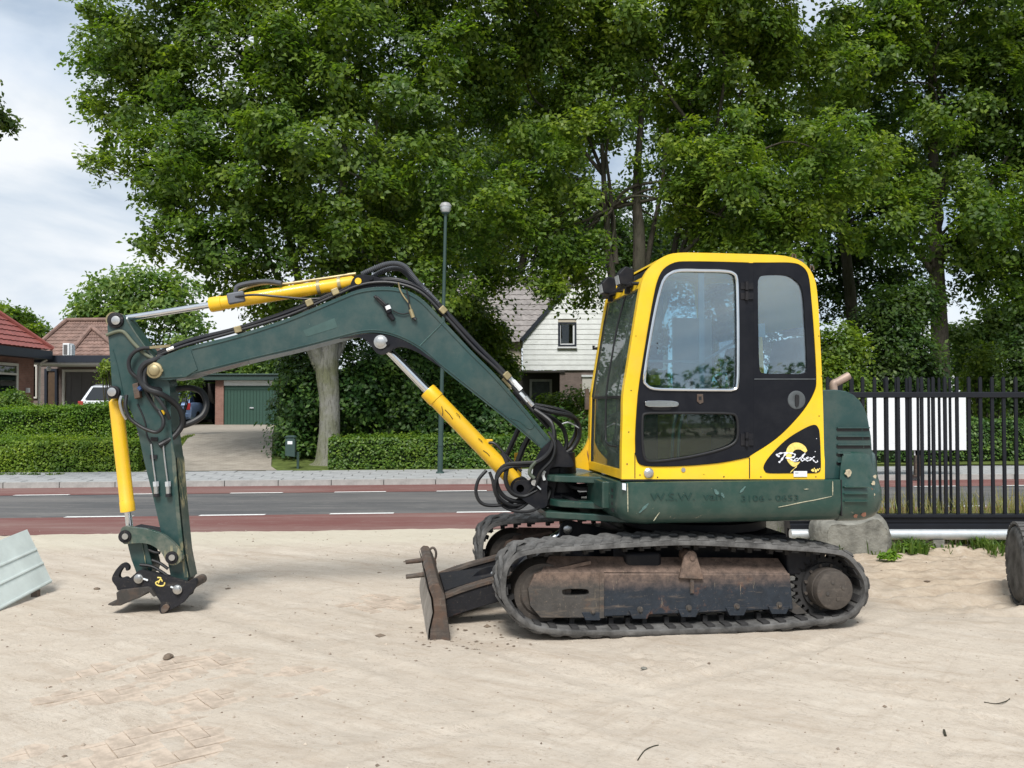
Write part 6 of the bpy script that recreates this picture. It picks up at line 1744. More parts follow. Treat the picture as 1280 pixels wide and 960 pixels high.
# front tool box, fork plates, hoses into the platform
tbx = MB().prism([Vector((E(729.5, 600, 0.75).x, 0.75, PZ1 - 0.02)), Vector((E(769, 603, 0.24).x, 0.24, PZ1 - 0.02)), Vector((E(769, 603, 0.24).x, 0.24, PZ0 + 0.05)), Vector((E(729.5, 632, 0.75).x, 0.75, PZ0 + 0.07))], (1, 0, 0), 0.02)
x_a = E(752.5, 605, 0.28).x; x_b = xs0 + 0.1
MB().box(((x_a + x_b) / 2, 0.52, (PZ0 + PZ1) / 2 + 0.03), (x_b - x_a, 0.50, hh_ - 0.10)).build('tool_box', M['green_worn'], EX, 0.01)
for i in range(4):
    MB().box((xs0 + 0.006, 0.17, PZ1 - 0.07 - i * 0.045), (0.02, 0.05, 0.022)).build('vent_hole', M['hose'], sk)
epl('safety_sticker', [[(778, 604), (782.5, 604.5), (782.5, 613), (778, 612)]], -0.02, -0.01, M['decal_white'], sk, 0)
fx0 = Bm(689, 596, 0.1).x
for zz, th, xa2 in ((E(720, 595, 0.6).z, 0.05, 688), (E(720, 627, 0.6).z, 0.05, 696)):
    x0 = E(xa2, 600, 0.75).x
    MB().prism([(x0 + 0.02, 0.68, zz), (x0 - 0.04, 0.80, zz), (x0 - 0.04, 1.08, zz), (x0 + 0.1, 1.25, zz), (xs0 + 0.25, 1.35, zz), (xs0 + 0.25, 0.35, zz)], (0, 0, -1), th).build('fork_plate', M['green_worn'], EX, 0.008)
x0 = E(681, 645, 0.8).x
MB().prism([(x0, 0.75, PZ0 + 0.01), (x0, 1.15, PZ0 + 0.01), (xs0 + 0.3, 1.6, PZ0 + 0.01), (xs0 + 0.3, 0.3, PZ0 + 0.01)], (0, 0, -1), 0.05).build('belly_plate', M['green_worn'], EX, 0.008)
MB().lathe((E(697, 640, 0.92).x + 0.04, 0.95, PZ0 + 0.02), (0, 0, 1), [(0, 0.13), (0.02, 0.15), (0.10, 0.15), (0.12, 0.12), (0.42, 0.10)], 24).build('swing_pivot', M['swing'], EX)
for i in range(7):
    w = 0.60 + 0.07 * i; z_ = (PZ0 + PZ1) / 2 + random.uniform(-.06, .08)
    MB().tube(spline([(xs0 + 0.2, w, z_), (xs0 - 0.1, w, z_ - 0.02), (E(700, 610, 0.9).x, 0.82 + 0.03 * i, z_ + 0.02), (E(672, 612, 0.9).x, 0.85 + 0.03 * i, z_ - 0.03)], 6), 0.017, 8).build('supply_hose', M['hose'], EX)
# swing post
sp = smooth_px([(692, 549), (700, 552), (708, 564), (717, 578), (714, 584), (690, 584), (686, 596), (684, 612), (684, 632), (672, 636), (664, 632), (655, 626), (646, 618), (641, 611), (645, 602), (654, 600), (662, 601), (666, 592), (667, 582), (671, 572), (678, 560)], 3)
bpl('swing_post', [sp], -0.04, 0.03, M['swing'])
bpl('swing_post', [sp], 0.23, 0.30, M['swing'])
bpl('post_web', [[(668, 590), (700, 584), (690, 632), (668, 632)]], 0.03, 0.23, M['swing'])
MB().lathe(Bm(667.5, 603, -0.04), -BN, [(0, 0.024), (0.03, 0.022)], 12).build('pin', M['steel'], EX)
MB().cyl(Bm(669, 605, -0.06), Bm(676, 612, -0.06), 0.006, n=8).build('lock_bar', M['galv'], EX)
MB().tube(spline([Bm(681, 589, -0.045), Bm(679, 594, -0.05), Bm(680.5, 600, -0.045)], 5), 0.012, 8).build('white_clip', M['white'], EX)
bpl('yellow_guard', [[(643, 566), (652, 566), (652, 606), (643, 606)]], 0.34, 0.37, M['yellow_worn'])

# ---- boom
boom = smooth_px([(183, 458), (187, 452), (194, 449)], 3, False)[:-1] + smooth_px([(194, 449), (234, 434), (295, 418.5), (359, 398), (420, 373), (446.5, 362.5), (473, 358.5), (500, 360.5), (526, 372.5), (553, 399.5), (590, 439), (622, 471), (659, 514), (686, 546.5)], 5, False) + smooth_px([(691, 554), (691, 561), (685, 564), (675, 559.5)], 3, False) + smooth_px([(646, 535), (606, 503), (553, 461), (526, 437.5), (500, 423), (473, 416), (450, 417), (420, 424), (370, 437), (320, 448.5), (270, 461), (247, 466.5), (232, 472)], 5, False) + smooth_px([(212, 475), (196, 474), (187, 471), (182.5, 464)], 3, False)
BT = 0.26
bo = bpl('boom', [boom], 0.0, BT, M['green'], None, 0.006)
# weld ledges along the near face
topl = [(p[0], p[1]) for p in smooth_px([(240, 436.5), (295, 422.5), (359, 402), (420, 377), (446.5, 366.5), (473, 362.5), (500, 364.5), (524, 376), (550, 402.5), (588, 442), (620, 474), (657, 517), (683, 549)], 5, False)]
MB().tube(Bp(topl, -0.002), 0.006, 6).build('weld_bead', M['green'], bo)
botl = smooth_px([(240, 466), (320, 446), (370, 434.5), (420, 421.5), (450, 414), (473, 413), (500, 420), (527, 434.5), (555, 458.5), (608, 500.5), (648, 532.5), (674, 556)], 5, False)
MB().tube(Bp(botl, -0.002), 0.006, 6).build('weld_bead', M['green'], bo)
MB().tube(Bp([(554, 402), (549, 408), (524, 433)], -0.002), 0.004, 6).build('weld_bead', simple('pale weld', (0.05, 0.11, 0.10), 0.5), bo)
MB().tube(Bp(smooth_px([(632, 521), (648, 526), (661, 536), (667, 533), (664, 525), (655, 513)], 4, False), -0.001), 0.004, 6).build('weld_bead', M['green'], bo)
bpl('patch_plate', [[(379, 413), (418, 397.5), (422, 409), (383, 421)]], -0.002, 0.01, simple('faded decal ghost', (0.040, 0.085, 0.078), 0.55, var=0.2), bo, 0)
bpl('end_reinforcement', [[(184, 460), (192, 451), (238, 437), (247, 462), (232, 471.5), (196, 473), (187, 470)]], -0.010, 0.02, M['green'], bo, 0.004)
MB().lathe(Bm(193.5, 463, -0.01), -BN, [(0, 0.062), (0.012, 0.06), (0.016, 0.045), (0.022, 0.042), (0.03, 0.03)], 22).build('boom_pin', M['brass'], bo)
MB().cyl(Bm(202, 463, -0.012), Bm(202, 463, -0.04), 0.012, n=8).build('pin_bolt', M['brass'], bo)
# lug under the boom knee for the lift cylinder
lug = smooth_px([(424, 423), (446, 421.5), (457, 425), (465, 434), (471, 441.5), (478, 443), (486, 439.5), (495, 434.5), (505, 434), (521, 440), (540, 452), (556, 463)], 4, False) + smooth_px([(540, 448), (520, 434), (498, 423), (473, 417.5), (450, 418)], 4, False)
bpl('boom_lug', [lug], -0.004, 0.045, M['swing'], bo, 0.004)
bpl('boom_lug', [lug], 0.215, 0.264, M['swing'], bo, 0.004)
MB().lathe(Bm(476, 427.5, -0.004), -BN, [(0, 0.052), (0.010, 0.052), (0.012, 0.036), (0.022, 0.035), (0.026, 0.02)], 22).build('lug_pin', M['steel'], bo)
MB().cyl(Bm(484.5, 429, -0.004), Bm(484.5, 429, -0.02), 0.015, n=6).build('pin_bolt', M['swing'], bo)
# lift cylinder
dc = BT / 2
a, b = Bm(476, 427.5, dc), Bm(650, 608, dc)
dirv = (b - a).normalized(); LL = (b - a).length
fr1 = (Bm(533, 489, dc) - a).length
cyl_ = MB().lathe(a + dirv * fr1, dirv, [(0, 0.045), (0, 0.064), (0.01, 0.068), (0.10, 0.068), (0.105, 0.062), (LL - fr1 - 0.09, 0.062), (LL - fr1 - 0.03, 0.05)], 26).build('boom_cylinder', M['yellow_worn'], EX)
MB().cyl(a, a + dirv * (fr1 + 0.05), 0.033, n=22).build('cylinder_rod', M['chrome'], cyl_)
MB().lathe(b - BN * 0.07, BN, [(0, 0.06), (0.0, 0.075), (0.14, 0.075), (0.14, 0.06)], 22).build('cylinder_eye', M['swing'], cyl_)
MB().lathe(b - BN * 0.17, BN, [(0, 0.03), (0.34, 0.03)], 16).build('cylinder_pin', M['steel'], cyl_)
upv = dirv.cross(BN); upv = upv if upv.z > 0 else -upv
MB().tube(spline([a + dirv * (fr1 + 0.62) + upv * 0.06 - BN * 0.02, a + dirv * (fr1 + 0.66) + upv * 0.09 - BN * 0.03, a + dirv * (fr1 + 0.8) + upv * 0.088 - BN * 0.03, a + dirv * (fr1 + 0.95) + upv * 0.09 - BN * 0.03], 5), 0.012, 8).build('cylinder_pipe', M['hose'], cyl_)
MB().box(a + dirv * (fr1 + 0.62) + upv * 0.065, (0.05, 0.05, 0.05)).build('port_block', M['yellow_worn'], cyl_, 0.006)
mb = MB()
for x0, y0, x1, y1 in ((556, 512, 566, 524), (552, 508, 553, 520), (575, 522, 570, 516), (604, 563, 612, 570), (598, 548, 603, 553), (630, 590, 634, 586)):
    mb.tube(Bp([(x0, y0), ((x0 + x1) / 2 + 1, (y0 + y1) / 2), (x1, y1)], dc - 0.0635), 0.0025, 6)
mb.build('scrape', M['hose'], cyl_)

# arm cylinder on top of the boom
a, b = Bm(145, 400, dc), Bm(449, 351.5, dc)
dirv = (b - a).normalized(); LL = (b - a).length
fr1 = (Bm(263, 381, dc) - a).length; upv = dirv.cross(BN); upv = upv if upv.z > 0 else -upv
ac = MB().lathe(a + dirv * fr1, dirv, [(0, 0.03), (0, 0.055), (0.01, 0.058), (0.09, 0.058), (0.095, 0.052), (LL - fr1 - 0.05, 0.050), (LL - fr1 - 0.02, 0.03)], 26).build('arm_cylinder', M['yellow_worn'], EX)
MB().cyl(a, a + dirv * (fr1 + 0.05), 0.024, n=20).build('cylinder_rod', M['chrome'], ac)
MB().lathe(a - BN * 0.05, BN, [(0, 0.035), (0.0, 0.058), (0.10, 0.058), (0.10, 0.03)], 20).build('rod_eye', M['brass'], ac)
c_ = a + dirv * (fr1 + 0.22)
MB().box(c_ + upv * 0.015 - BN * 0.05, (0.13, 0.05, 0.085), Matrix.Rotation(-0.2, 3, 'Y')).build('valve_block', simple('grey cast valve', (0.13, 0.14, 0.16), 0.6, 0.3), ac, 0.012)
MB().tube(spline([c_ + upv * 0.06 - BN * 0.03, c_ + upv * 0.09 + dirv * 0.12 - BN * 0.02, c_ + upv * 0.095 + dirv * 0.25, c_ + upv * 0.07 + dirv * 0.38, c_ + upv * 0.062 + dirv * 0.9, c_ + upv * 0.065 + dirv * (LL - fr1 - 0.30)], 6), 0.011, 8).build('cylinder_pipe', M['brass'], ac)
MB().tube(spline([c_ + upv * 0.05 - BN * 0.04, c_ + upv * 0.105 + dirv * 0.03 - BN * 0.04, c_ + upv * 0.11 + dirv * 0.22 - BN * 0.03, c_ + upv * 0.07 + dirv * 0.36 - BN * 0.05], 6), 0.018, 8).build('cylinder_hose', M['sleeve'], ac)
MB().tube(spline([c_ - BN * 0.07 + upv * 0.02, c_ + dirv * 0.15 - BN * 0.085 + upv * 0.01, c_ + dirv * 0.32 - BN * 0.08 - upv * 0.03, c_ + dirv * 0.55 - BN * 0.07 - upv * 0.085, c_ + dirv * 0.75 - BN * 0.04 - upv * 0.10], 6), 0.009, 8).build('cylinder_hose', M['hose'], ac)
for t in (0.72, 0.86):
    p = a + dirv * (fr1 + (LL - fr1) * t)
    MB().lathe(p, dirv, [(0, 0.05), (0, 0.058), (0.025, 0.058), (0.025, 0.05)], 20).build('hose_clamp', M['brass'], ac)
brk = smooth_px([(437, 364), (441, 348), (450, 343), (466, 345), (482, 350), (492, 356), (480, 361), (450, 366)], 3)
bpl('cylinder_bracket', [brk], 0.04, 0.08, M['swing'], bo)
bpl('cylinder_bracket', [brk], 0.18, 0.22, M['swing'], bo)
MB().lathe(Bm(448, 351.5, 0.03), -BN, [(0, 0.026), (0.014, 0.025)], 16).build('pin', M['yellow'], bo)
MB().lathe(Bm(464, 348, 0.035), -BN, [(0, 0.016), (0.012, 0.015)], 12).build('pin_bolt', M['swing'], bo)

# hydraulic lines along the boom top
line = [(196, 447), (234, 432), (295, 416), (359, 395.5), (420, 370), (446.5, 359), (473, 354.5), (500, 356), (527, 368), (555, 396), (592, 436), (624, 468), (661, 510), (684, 536)]
for k, (dy, dd, r_, mt) in enumerate(((-1.5, 0.03, 0.012, 'hose'), (-4.5, 0.065, 0.013, 'swing'), (-5.5, 0.12, 0.014, 'hose'), (-6.5, 0.17, 0.013, 'swing'), (-2.5, 0.21, 0.012, 'hose'))):
    pts = []
    for i, (x, y) in enumerate(line):
        t = i / (len(line) - 1)
        pts.append((x + dy * (-0.75 if i > 8 else -0.2) + random.uniform(-.4, .4), y + dy * (0.75 if i > 8 else 1) + random.uniform(-.7, .7)))
    MB().tube(spline([Bm(x, y, dd) for x, y in pts], 6), r_, 8).build('hydraulic_line', M[mt], bo)
for x, y, ang in ((388, 380, -25), (300, 413, -16), (553, 389, 45), (632, 470, 48), (420, 366.5, -25)):
    MB().box(Bm(x, y, 0.10), (0.055, 0.22, 0.05), Matrix.Rotation(math.radians(ang), 3, 'Y')).build('line_clamp', M['brass'], bo, 0.006)
for x, y, ang, mt in ((638, 474, 48, 'galv'), (646, 482, 48, 'white'), (654, 497, 48, 'galv'), (661, 502, 48, 'steel'), (634, 478, 48, 'brass'), (648, 494, 48, 'swing')):
    p0_, p1_ = Bm(x - 5, y - 5.5, 0.04), Bm(x + 5, y + 5.5, 0.04)
    MB().cyl(p0_, p1_, 0.021, n=8).build('hose_coupling', M[mt], bo)
# grey spiral sleeved hoses over the knee
for k, (off, dd) in enumerate(((0, 0.10), (1, 0.16))):
    up = [(452, 343), (466, 336.5), (482, 330.5), (496, 329.5), (507, 334), (515, 344), (523, 354), (531, 362), (548, 380)] if k == 0 else [(462, 350), (474, 341), (488, 336), (500, 336), (509, 343), (517, 353), (525, 361), (540, 376), (552, 392)]
    pth = spline(Bp(up, dd), 14)
    MB().tube(pth, [0.018 + 0.004 * (i % 2) for i in range(len(pth))], 10).build('sleeved_hose', M['sleeve'], bo)
# cable plugs hanging on the boom side
cp_ = MB().tube(spline(Bp([(468, 370), (475, 377), (482, 384)], -0.02), 5), [0.012] * 11, 8).build('cable_plug', M['hose'], bo)
MB().tube(spline(Bp([(471, 371), (478, 377), (484, 383)], -0.03), 5), 0.009, 8).build('cable_plug', M['hose'], bo)
MB().cyl(Bm(482, 381, -0.03), Bm(487, 391, -0.03), 0.026, 0.024, 12).build('plug_socket', M['swing'], bo)
MB().cyl(Bm(484, 382.5, -0.04), Bm(486, 387, -0.04), 0.022, n=10).build('plug_collar', M['white'], bo)
MB().cyl(Bm(486, 392, -0.02), Bm(492, 400, -0.02), 0.022, 0.018, 10).build('plug_cap', M['swing'], bo)
MB().tube(spline(Bp([(491, 388), (498, 391.5), (505, 392.5), (511, 391)], -0.015), 5), 0.005, 6).build('cable', M['hose'], bo)
MB().tube(spline(Bp([(498, 353), (500, 362), (505, 371), (511, 379), (514, 388)], -0.018), 5), 0.006, 6).build('cable', M['brass'], bo)
MB().tube(spline(Bp([(508, 362), (511, 374), (511, 383), (514, 390)], -0.022), 5), 0.006, 6).build('cable', M['hose'], bo)
MB().cyl(Bm(513, 387, -0.02), Bm(516.5, 397, -0.02), 0.016, n=10).build('plug_socket', M['brass'], bo)
MB().cyl(Bm(516.5, 397, -0.02), Bm(520, 400, -0.02), 0.013, n=8).build('plug_cap', M['hose'], bo)

# hoses at the boom foot
hz_ = [
    [(668, 512, 0.0), (680, 520, -.02), (690, 530, -.05), (692, 548, -.07), (686, 566, -.08), (672, 577, -.08), (652, 579, -.08), (633, 581, -.07), (622, 592, -.06), (622, 608, -.05), (632, 622, -.03), (650, 627, 0.0), (668, 622, .05)],
    [(672, 516, 0.02), (686, 528, 0), (694, 545, -.04), (688, 562, -.05), (676, 574, -.05), (660, 582, -.06), (640, 583, -.07), (626, 590, -.08), (619, 606, -.08), (624, 622, -.06), (640, 632, -.03), (655, 630, .02)],
    [(664, 508, 0.05), (690, 515, 0.08), (712, 520, 0.14), (722, 528, 0.2), (724, 545, 0.22), (716, 560, 0.22), (708, 566, 0.2)],
    [(668, 506, 0.1), (698, 512, 0.15), (718, 522, 0.22), (720, 540, 0.28), (712, 556, 0.28), (706, 562, 0.26)],
    [(672, 512, 0.12), (692, 524, 0.15), (704, 536, 0.2), (708, 552, 0.22), (706, 562, 0.22)],
    [(608, 588, -.02), (598, 600, -.04), (595, 616, -.05), (602, 629, -.05), (618, 632, -.03), (640, 628, 0), (660, 618, .03)],
    [(612, 590, 0.05), (620, 612, .02), (624, 628, 0.0), (640, 638, -.02), (662, 639, -.03), (680, 630, -.02), (688, 614, 0.02), (690, 602, 0.08)],
    [(616, 600, 0.06), (620, 618, .04), (630, 630, 0.02), (646, 636, 0.0), (660, 628, 0.02), (672, 618, .05)],
    [(628, 566, -.03), (634, 580, -.05), (632, 600, -.06), (640, 616, -.05), (656, 620, -.03), (674, 612, -.02), (700, 610, .1)],
    [(636, 583, -.05), (634, 592, -.06), (633, 602, -.05), (634, 610, -.03)],
    [(664, 540, 0.12), (654, 560, 0.14), (646, 580, 0.16), (640, 596, 0.18)],
    [(652, 528, 0.2), (642, 550, 0.2), (632, 572, 0.22)],
    [(686, 540, -.06), (694, 556, -.09), (690, 574, -.09), (676, 590, -.08), (670, 606, -.06), (660, 616, -.03)],
]
for k, hs in enumerate(hz_):
    MB().tube(spline([Bm(x, y, d) for x, y, d in hs], 7), (0.016, 0.014, 0.018, 0.016, 0.017, 0.013, 0.012, 0.014, 0.017, 0.008, 0.022, 0.02, 0.013)[k], 8).build('hydraulic_hose', M['hose'], EX)
MB().tube(spline([Bm(x, y, -.09) for x, y in [(668, 598), (662, 592), (664, 584), (670, 577)]], 5), 0.014, 8).build('bent_pipe', simple('olive pipe', (0.07, 0.085, 0.06), 0.5), EX)
MB().tube(spline([Bm(x, y, .2) for x, y in [(700, 531), (709, 528), (716, 530), (724, 535)]], 4), 0.006, 6).build('cable_tie', M['galv'], EX)

# ---- arm
armd = 0.045
arm = smooth_px([(134, 409), (136, 399), (143, 392.5), (151, 393), (158, 399), (163, 406)], 3, False) + [(176, 425), (192, 446), (206, 462)] + [(212, 482), (214.5, 540), (219, 572), (224, 636), (229.5, 690), (236, 722)] + [(229, 733), (215, 729)] + [(207, 690), (200, 660), (190, 616), (180, 577), (173, 543), (166, 520), (156, 499), (146, 496), (140, 488), (138.5, 460)]
AT = 0.17
ar = bpl('arm', [arm], armd, armd + AT, M['green'], None, 0.006)
bpl('arm_edge_wear', [[(213.2, 545), (219, 572), (224, 636), (229.5, 690), (235.5, 721.5), (230.5, 722), (225, 690), (219.5, 636), (214.8, 574)]], armd - 0.002, armd + 0.01, M['green_scraped'], ar, 0)
sfx = [Bm(x, y, armd) for x, y in ((219.8, 572), (224.8, 636), (230.2, 690), (236.6, 722))]
MB().grid([[p + BN * 0.012 + Vector((0.004, 0, 0)) for p in sfx], [p + BN * (AT - 0.012) + Vector((0.004, 0, 0)) for p in sfx]]).build('back_plate_wear', M['green_scraped'], ar)
MB().tube(Bp([(141, 437), (146, 455), (151, 478), (154, 494)], armd - 0.001), 0.005, 6).build('weld_bead', M['green'], ar)
MB().tube(Bp([(158, 399), (170, 418), (186, 440), (204, 462)], armd - 0.001), 0.006, 6).build('weld_bead', M['green_scraped'], ar)
MB().lathe(Bm(145, 400.5, armd), -BN, [(0, 0.062), (0.02, 0.060), (0.025, 0.042), (0.032, 0.04), (0.036, 0.026)], 24).build('arm_pin', M['coupler'], ar)
MB().lathe(Bm(145, 400.5, armd - 0.034), -BN, [(0, 0.034), (0.008, 0.033), (0.011, 0.02)], 20).build('pin_face', M['steel'], ar)
MB().tube(spline([Bm(x, y, armd - 0.012) for x, y in [(133, 419), (137, 417.5), (144, 415), (151, 414), (157, 417), (168, 430), (182, 443), (191, 448)]], 5), 0.013, 10).build('pipe', simple('olive pipe arm', (0.12, 0.13, 0.085), 0.55), ar)
bpl('bracket', [[(165, 480), (172, 478), (175, 497), (168, 499)]], armd - 0.05, armd, M['rust'], ar, 0.006)
MB().cyl(Bm(174, 484, armd - 0.03), Bm(177, 487, armd - 0.03), 0.025, n=10).build('blue_plug', simple('blue plastic', (0.03, 0.07, 0.2), 0.4), ar)
bpl('yellow_bracket', [[(183, 484), (187, 482), (192, 494), (199, 503), (206, 500), (207, 509), (203, 521), (198, 516), (192, 502)]], armd - 0.03, armd, M['green_scraped'], ar, 0.004)
MB().lathe(Bm(203, 516, armd - 0.03), -BN, [(0, 0.022), (0.012, 0.02)], 10).build('bracket_bolt', M['yellow_worn'], ar)
for x in (195, 210):
    MB().tube(spline([Bm(x - 6, 555, armd - .012), Bm(x - 4, 575, armd - .012), Bm(x - 1, 598, armd - .012), Bm(x, 606, armd - .012)], 4), 0.007, 8).build('grease_pipe', M['steel'], ar)
    MB().cyl(Bm(x, 606, armd - .02), Bm(x + 0.5, 618, armd - .02), 0.018, n=10).build('coupling', M['steel'], ar)
    MB().cyl(Bm(x - .3, 602, armd - .02), Bm(x, 608, armd - .02), 0.023, n=6).build('coupling_nut', M['galv'], ar)
    MB().cyl(Bm(x + 0.5, 617, armd - .02), Bm(x + .8, 621, armd - .02), 0.022, n=10).build('coupling_end', M['coupler'], ar)
for x, y in ((193, 549), (192, 571)):
    MB().box(Bm(x, y, armd - .006), (0.05, 0.02, 0.03)).build('pipe_clip', M['coupler'], ar)
# big loop hoses round the arm pivot
hz2 = [
    ([(187, 435, .0), (176, 436, -.02), (166, 442, -.03), (161, 452, -.03), (163, 464, -.03), (172, 473, -.02), (178, 480, -.01), (184, 492, -.0), (194, 508, .0), (203, 516, .0)], 0.015),
    ([(205, 445, .02), (193, 450, -.03), (181, 455, -.05), (175, 465, -.06), (177, 478, -.06), (186, 487, -.06), (200, 492, -.05), (216, 502, .02), (226, 514, .06), (228, 530, .08), (218, 545, .05), (206, 553, .02), (199, 557, .0)], 0.022),
    ([(206, 447, .06), (186, 458, -.02), (180, 470, -.04), (184, 484, -.04), (204, 488, .05), (222, 486, .18), (238, 485, .22), (252, 490, .22), (258, 504, .2), (254, 518, .16), (242, 527, .12), (226, 533, .1)], 0.024),
    ([(158, 494, -.02), (157, 508, -.04), (162, 522, -.04), (174, 532, -.04), (186, 538, -.05), (196, 540, -.05), (203, 534, -.05), (204, 524, -.04), (199, 514, -.03)], 0.014),
    ([(184, 484, -.05), (196, 496, -.05), (207, 512, -.05), (212, 524, -.03)], 0.013),
    ([(172, 505, .02), (178, 518, .02), (182, 530, .02), (184, 545, .02), (190, 556, .02)], 0.007),
]
for pts, r_ in hz2:
    MB().tube(spline([Bm(x, y, d + armd - 0.02) for x, y, d in pts], 7), r_, 10).build('hydraulic_hose', M['hose'], EX)
for x, y in ((200, 445), (205, 441), (196, 447), (209, 438), (212, 441), (190, 450)):
    p = Bm(x, y, random.uniform(0.0, 0.15))
    MB().cyl(p, p + Vector((0.05, 0, 0.02)), 0.017, n=8).build('hose_fitting', M[random.choice(['brass', 'steel', 'swing'])], bo)
MB().box(Bm(200, 433.5, 0.1), (0.16, 0.03, 0.02), Matrix.Rotation(-0.1, 3, 'Y')).build('hose_clamp', M['brass'], bo)

# bucket cylinder
dB = armd + AT / 2
a, b = Bm(141, 489.5, dB), Bm(163.5, 672, dB)
a = Bm(144, 492, dB)
dirv = (b - a).normalized(); LL = (b - a).length; fr1 = (Bm(162, 639, dB) - a).length
bc = MB().lathe(a + dirv * 0.04, dirv, [(0, 0.03), (0.02, 0.052), (fr1 - 0.12, 0.052), (fr1 - 0.115, 0.055), (fr1 - 0.04, 0.055), (fr1 - 0.035, 0.03)], 26).build('bucket_cylinder', M['yellow_worn'], EX)
MB().cyl(a + dirv * (fr1 - 0.02), b, 0.026, n=20).build('cylinder_rod', M['chrome'], bc)
p = Bm(141, 490, armd - 0.03)
MB().lathe(p + BN * 0.2, -BN, [(0, 0.048), (0.20, 0.048), (0.205, 0.04), (0.215, 0.038)], 22).build('cylinder_pin', M['coupler'], bc)
MB().lathe(p - BN * 0.012, -BN, [(0, 0.034), (0.008, 0.033), (0.01, 0.02)], 20).build('pin_face', M['steel'], bc)
MB().tube(spline([Bm(152, 495, armd - .03), Bm(150, 503, armd - .04), Bm(153, 515, armd - .03), Bm(158, 524, armd - .01)], 5), 0.012, 8).build('cylinder_pipe', M['steel'], bc)

# bucket linkage
ln = smooth_px([(150, 667), (152, 660), (158, 657.5), (168, 659.5), (183, 661.5), (202, 667.5), (216, 678), (226, 690), (227.5, 698), (222, 705), (214.5, 706.5), (208, 702), (201, 690), (190, 682), (178.5, 679), (163, 679.5), (155, 680), (151, 675)], 3)
lk = bpl('bucket_link', [ln], -0.03, 0.01, M['green_scraped'], None, 0.004)
lk2 = bpl('bucket_link', [ln], 0.24, 0.28, M['green_scraped'], None, 0.004)
bpl('link_web', [[(160, 660), (196, 666), (200, 672), (160, 668)]], 0.01, 0.24, M['coupler'])
for x, y in ((156.5, 670.5), (215, 697)):
    MB().lathe(Bm(x, y, -0.03) + BN * 0.33, -BN, [(0, 0.035), (0.30, 0.035), (0.33, 0.048), (0.345, 0.046), (0.347, 0.03), (0.357, 0.028)], 22).build('link_pin', M['coupler'], lk)
    MB().lathe(Bm(x, y, -0.056), -BN, [(0, 0.024), (0.006, 0.023)], 14).build('pin_face', M['steel'], lk)
h2 = [(158, 676), (183, 676), (191, 708), (188, 718), (170, 716), (164, 700)]
bpl('push_link', [h2], 0.05, 0.21, M['green'], None, 0.006)
MB().tube(Bp([(177.5, 678), (184, 712)], 0.048), 0.006, 6).build('weld_bead', M['green_scraped'], lk)
for pts in ([(186, 687), (193, 690), (200, 691)], [(190, 700), (200, 704), (210, 711)], [(175, 706), (190, 708), (204, 716), (212, 722)]):
    MB().tube(spline(Bp(pts, 0.02), 5), 0.012, 8).build('link_hose', M['hose'], EX)

# quick coupler
cpl = smooth_px([(169, 717), (173, 713.5), (180, 713.5)], 2, False) + [(234, 727.5)] + smooth_px([(240, 724), (244.5, 724), (246, 730), (242, 737), (236.7, 743), (228, 754), (215, 761)], 2, False) + smooth_px([(207.5, 766), (201.5, 767.5), (199, 762), (201.5, 754)], 2, False) + [(193, 741), (186, 734.5), (170, 735), (147, 738.5)] + smooth_px([(145, 733), (140.5, 727), (139.8, 722), (143, 715), (147.5, 709), (153, 704), (158, 705), (161, 709.5), (159.5, 713.5), (157, 712.5), (156.5, 709.8), (153.5, 710), (149.5, 716), (148.5, 721), (151, 723), (155, 721.5), (158.5, 722), (161, 724), (164.5, 721)], 2, False)
for d0 in (-0.05, 0.25):
    cq = bpl('coupler_plate', [cpl], d0, d0 + 0.04, M['coupler'], None, 0.005)
bpl('coupler_bridge', [[(176, 722), (232, 734), (226, 752), (196, 740), (176, 734)]], -0.01, 0.25, M['coupler'], None, 0.01)
bpl('coupler_bar', [smooth_px([(201, 760), (207, 755), (212, 759), (207, 765.5), (202, 766.5)], 2)], -0.06, 0.30, M['rust'], None, 0.01)
rib = [(145, 741), (150, 737.5), (184, 733.5), (189, 735.5), (195, 745), (192, 746.5), (186, 740), (184, 741), (174, 747.5), (163, 751.5), (151, 757), (140, 757.5), (134, 756), (136, 754), (143, 753), (146, 750)]
bpl('coupler_lip', [rib], -0.075, 0.31, M['coupler_lip'], None, 0.005)
for x, y in ((174, 723), (222.5, 736.5)):
    MB().lathe(Bm(x, y, -0.05), -BN, [(0, 0.036), (0.015, 0.035), (0.017, 0.026), (0.03, 0.025), (0.034, 0.012)], 20).build('coupler_pin', M['steel'], cq)
    MB().cyl(Bm(x + (5 if x < 200 else -9), y + (0.5 if x < 200 else -3), -0.055), Bm(x + (11 if x < 200 else -3), y + 2.5 if x < 200 else y - 0.5, -0.055), 0.008, n=8).build('pin_stop', M['galv'], cq)
pth = [(197, 722), (201, 722.5), (199, 726), (195, 728), (196, 731), (201, 732.5), (205, 731.5), (206, 728)]
MB().tube(spline(Bp(pth, -0.052), 4), 0.0055, 6).build('yellow_mark', M['decal_gold'], cq)
MB().tube(spline(Bp([(203, 727), (201, 724), (198, 729)], -0.054), 4), 0.005, 6).build('yellow_mark', M['decal_gold'], cq)
MB().lathe(Bm(239, 731, -0.0) + BN * 0.24, -BN, [(0, 0.036), (0.22, 0.036)], 18).build('arm_tip_boss', M['rust'], ar)

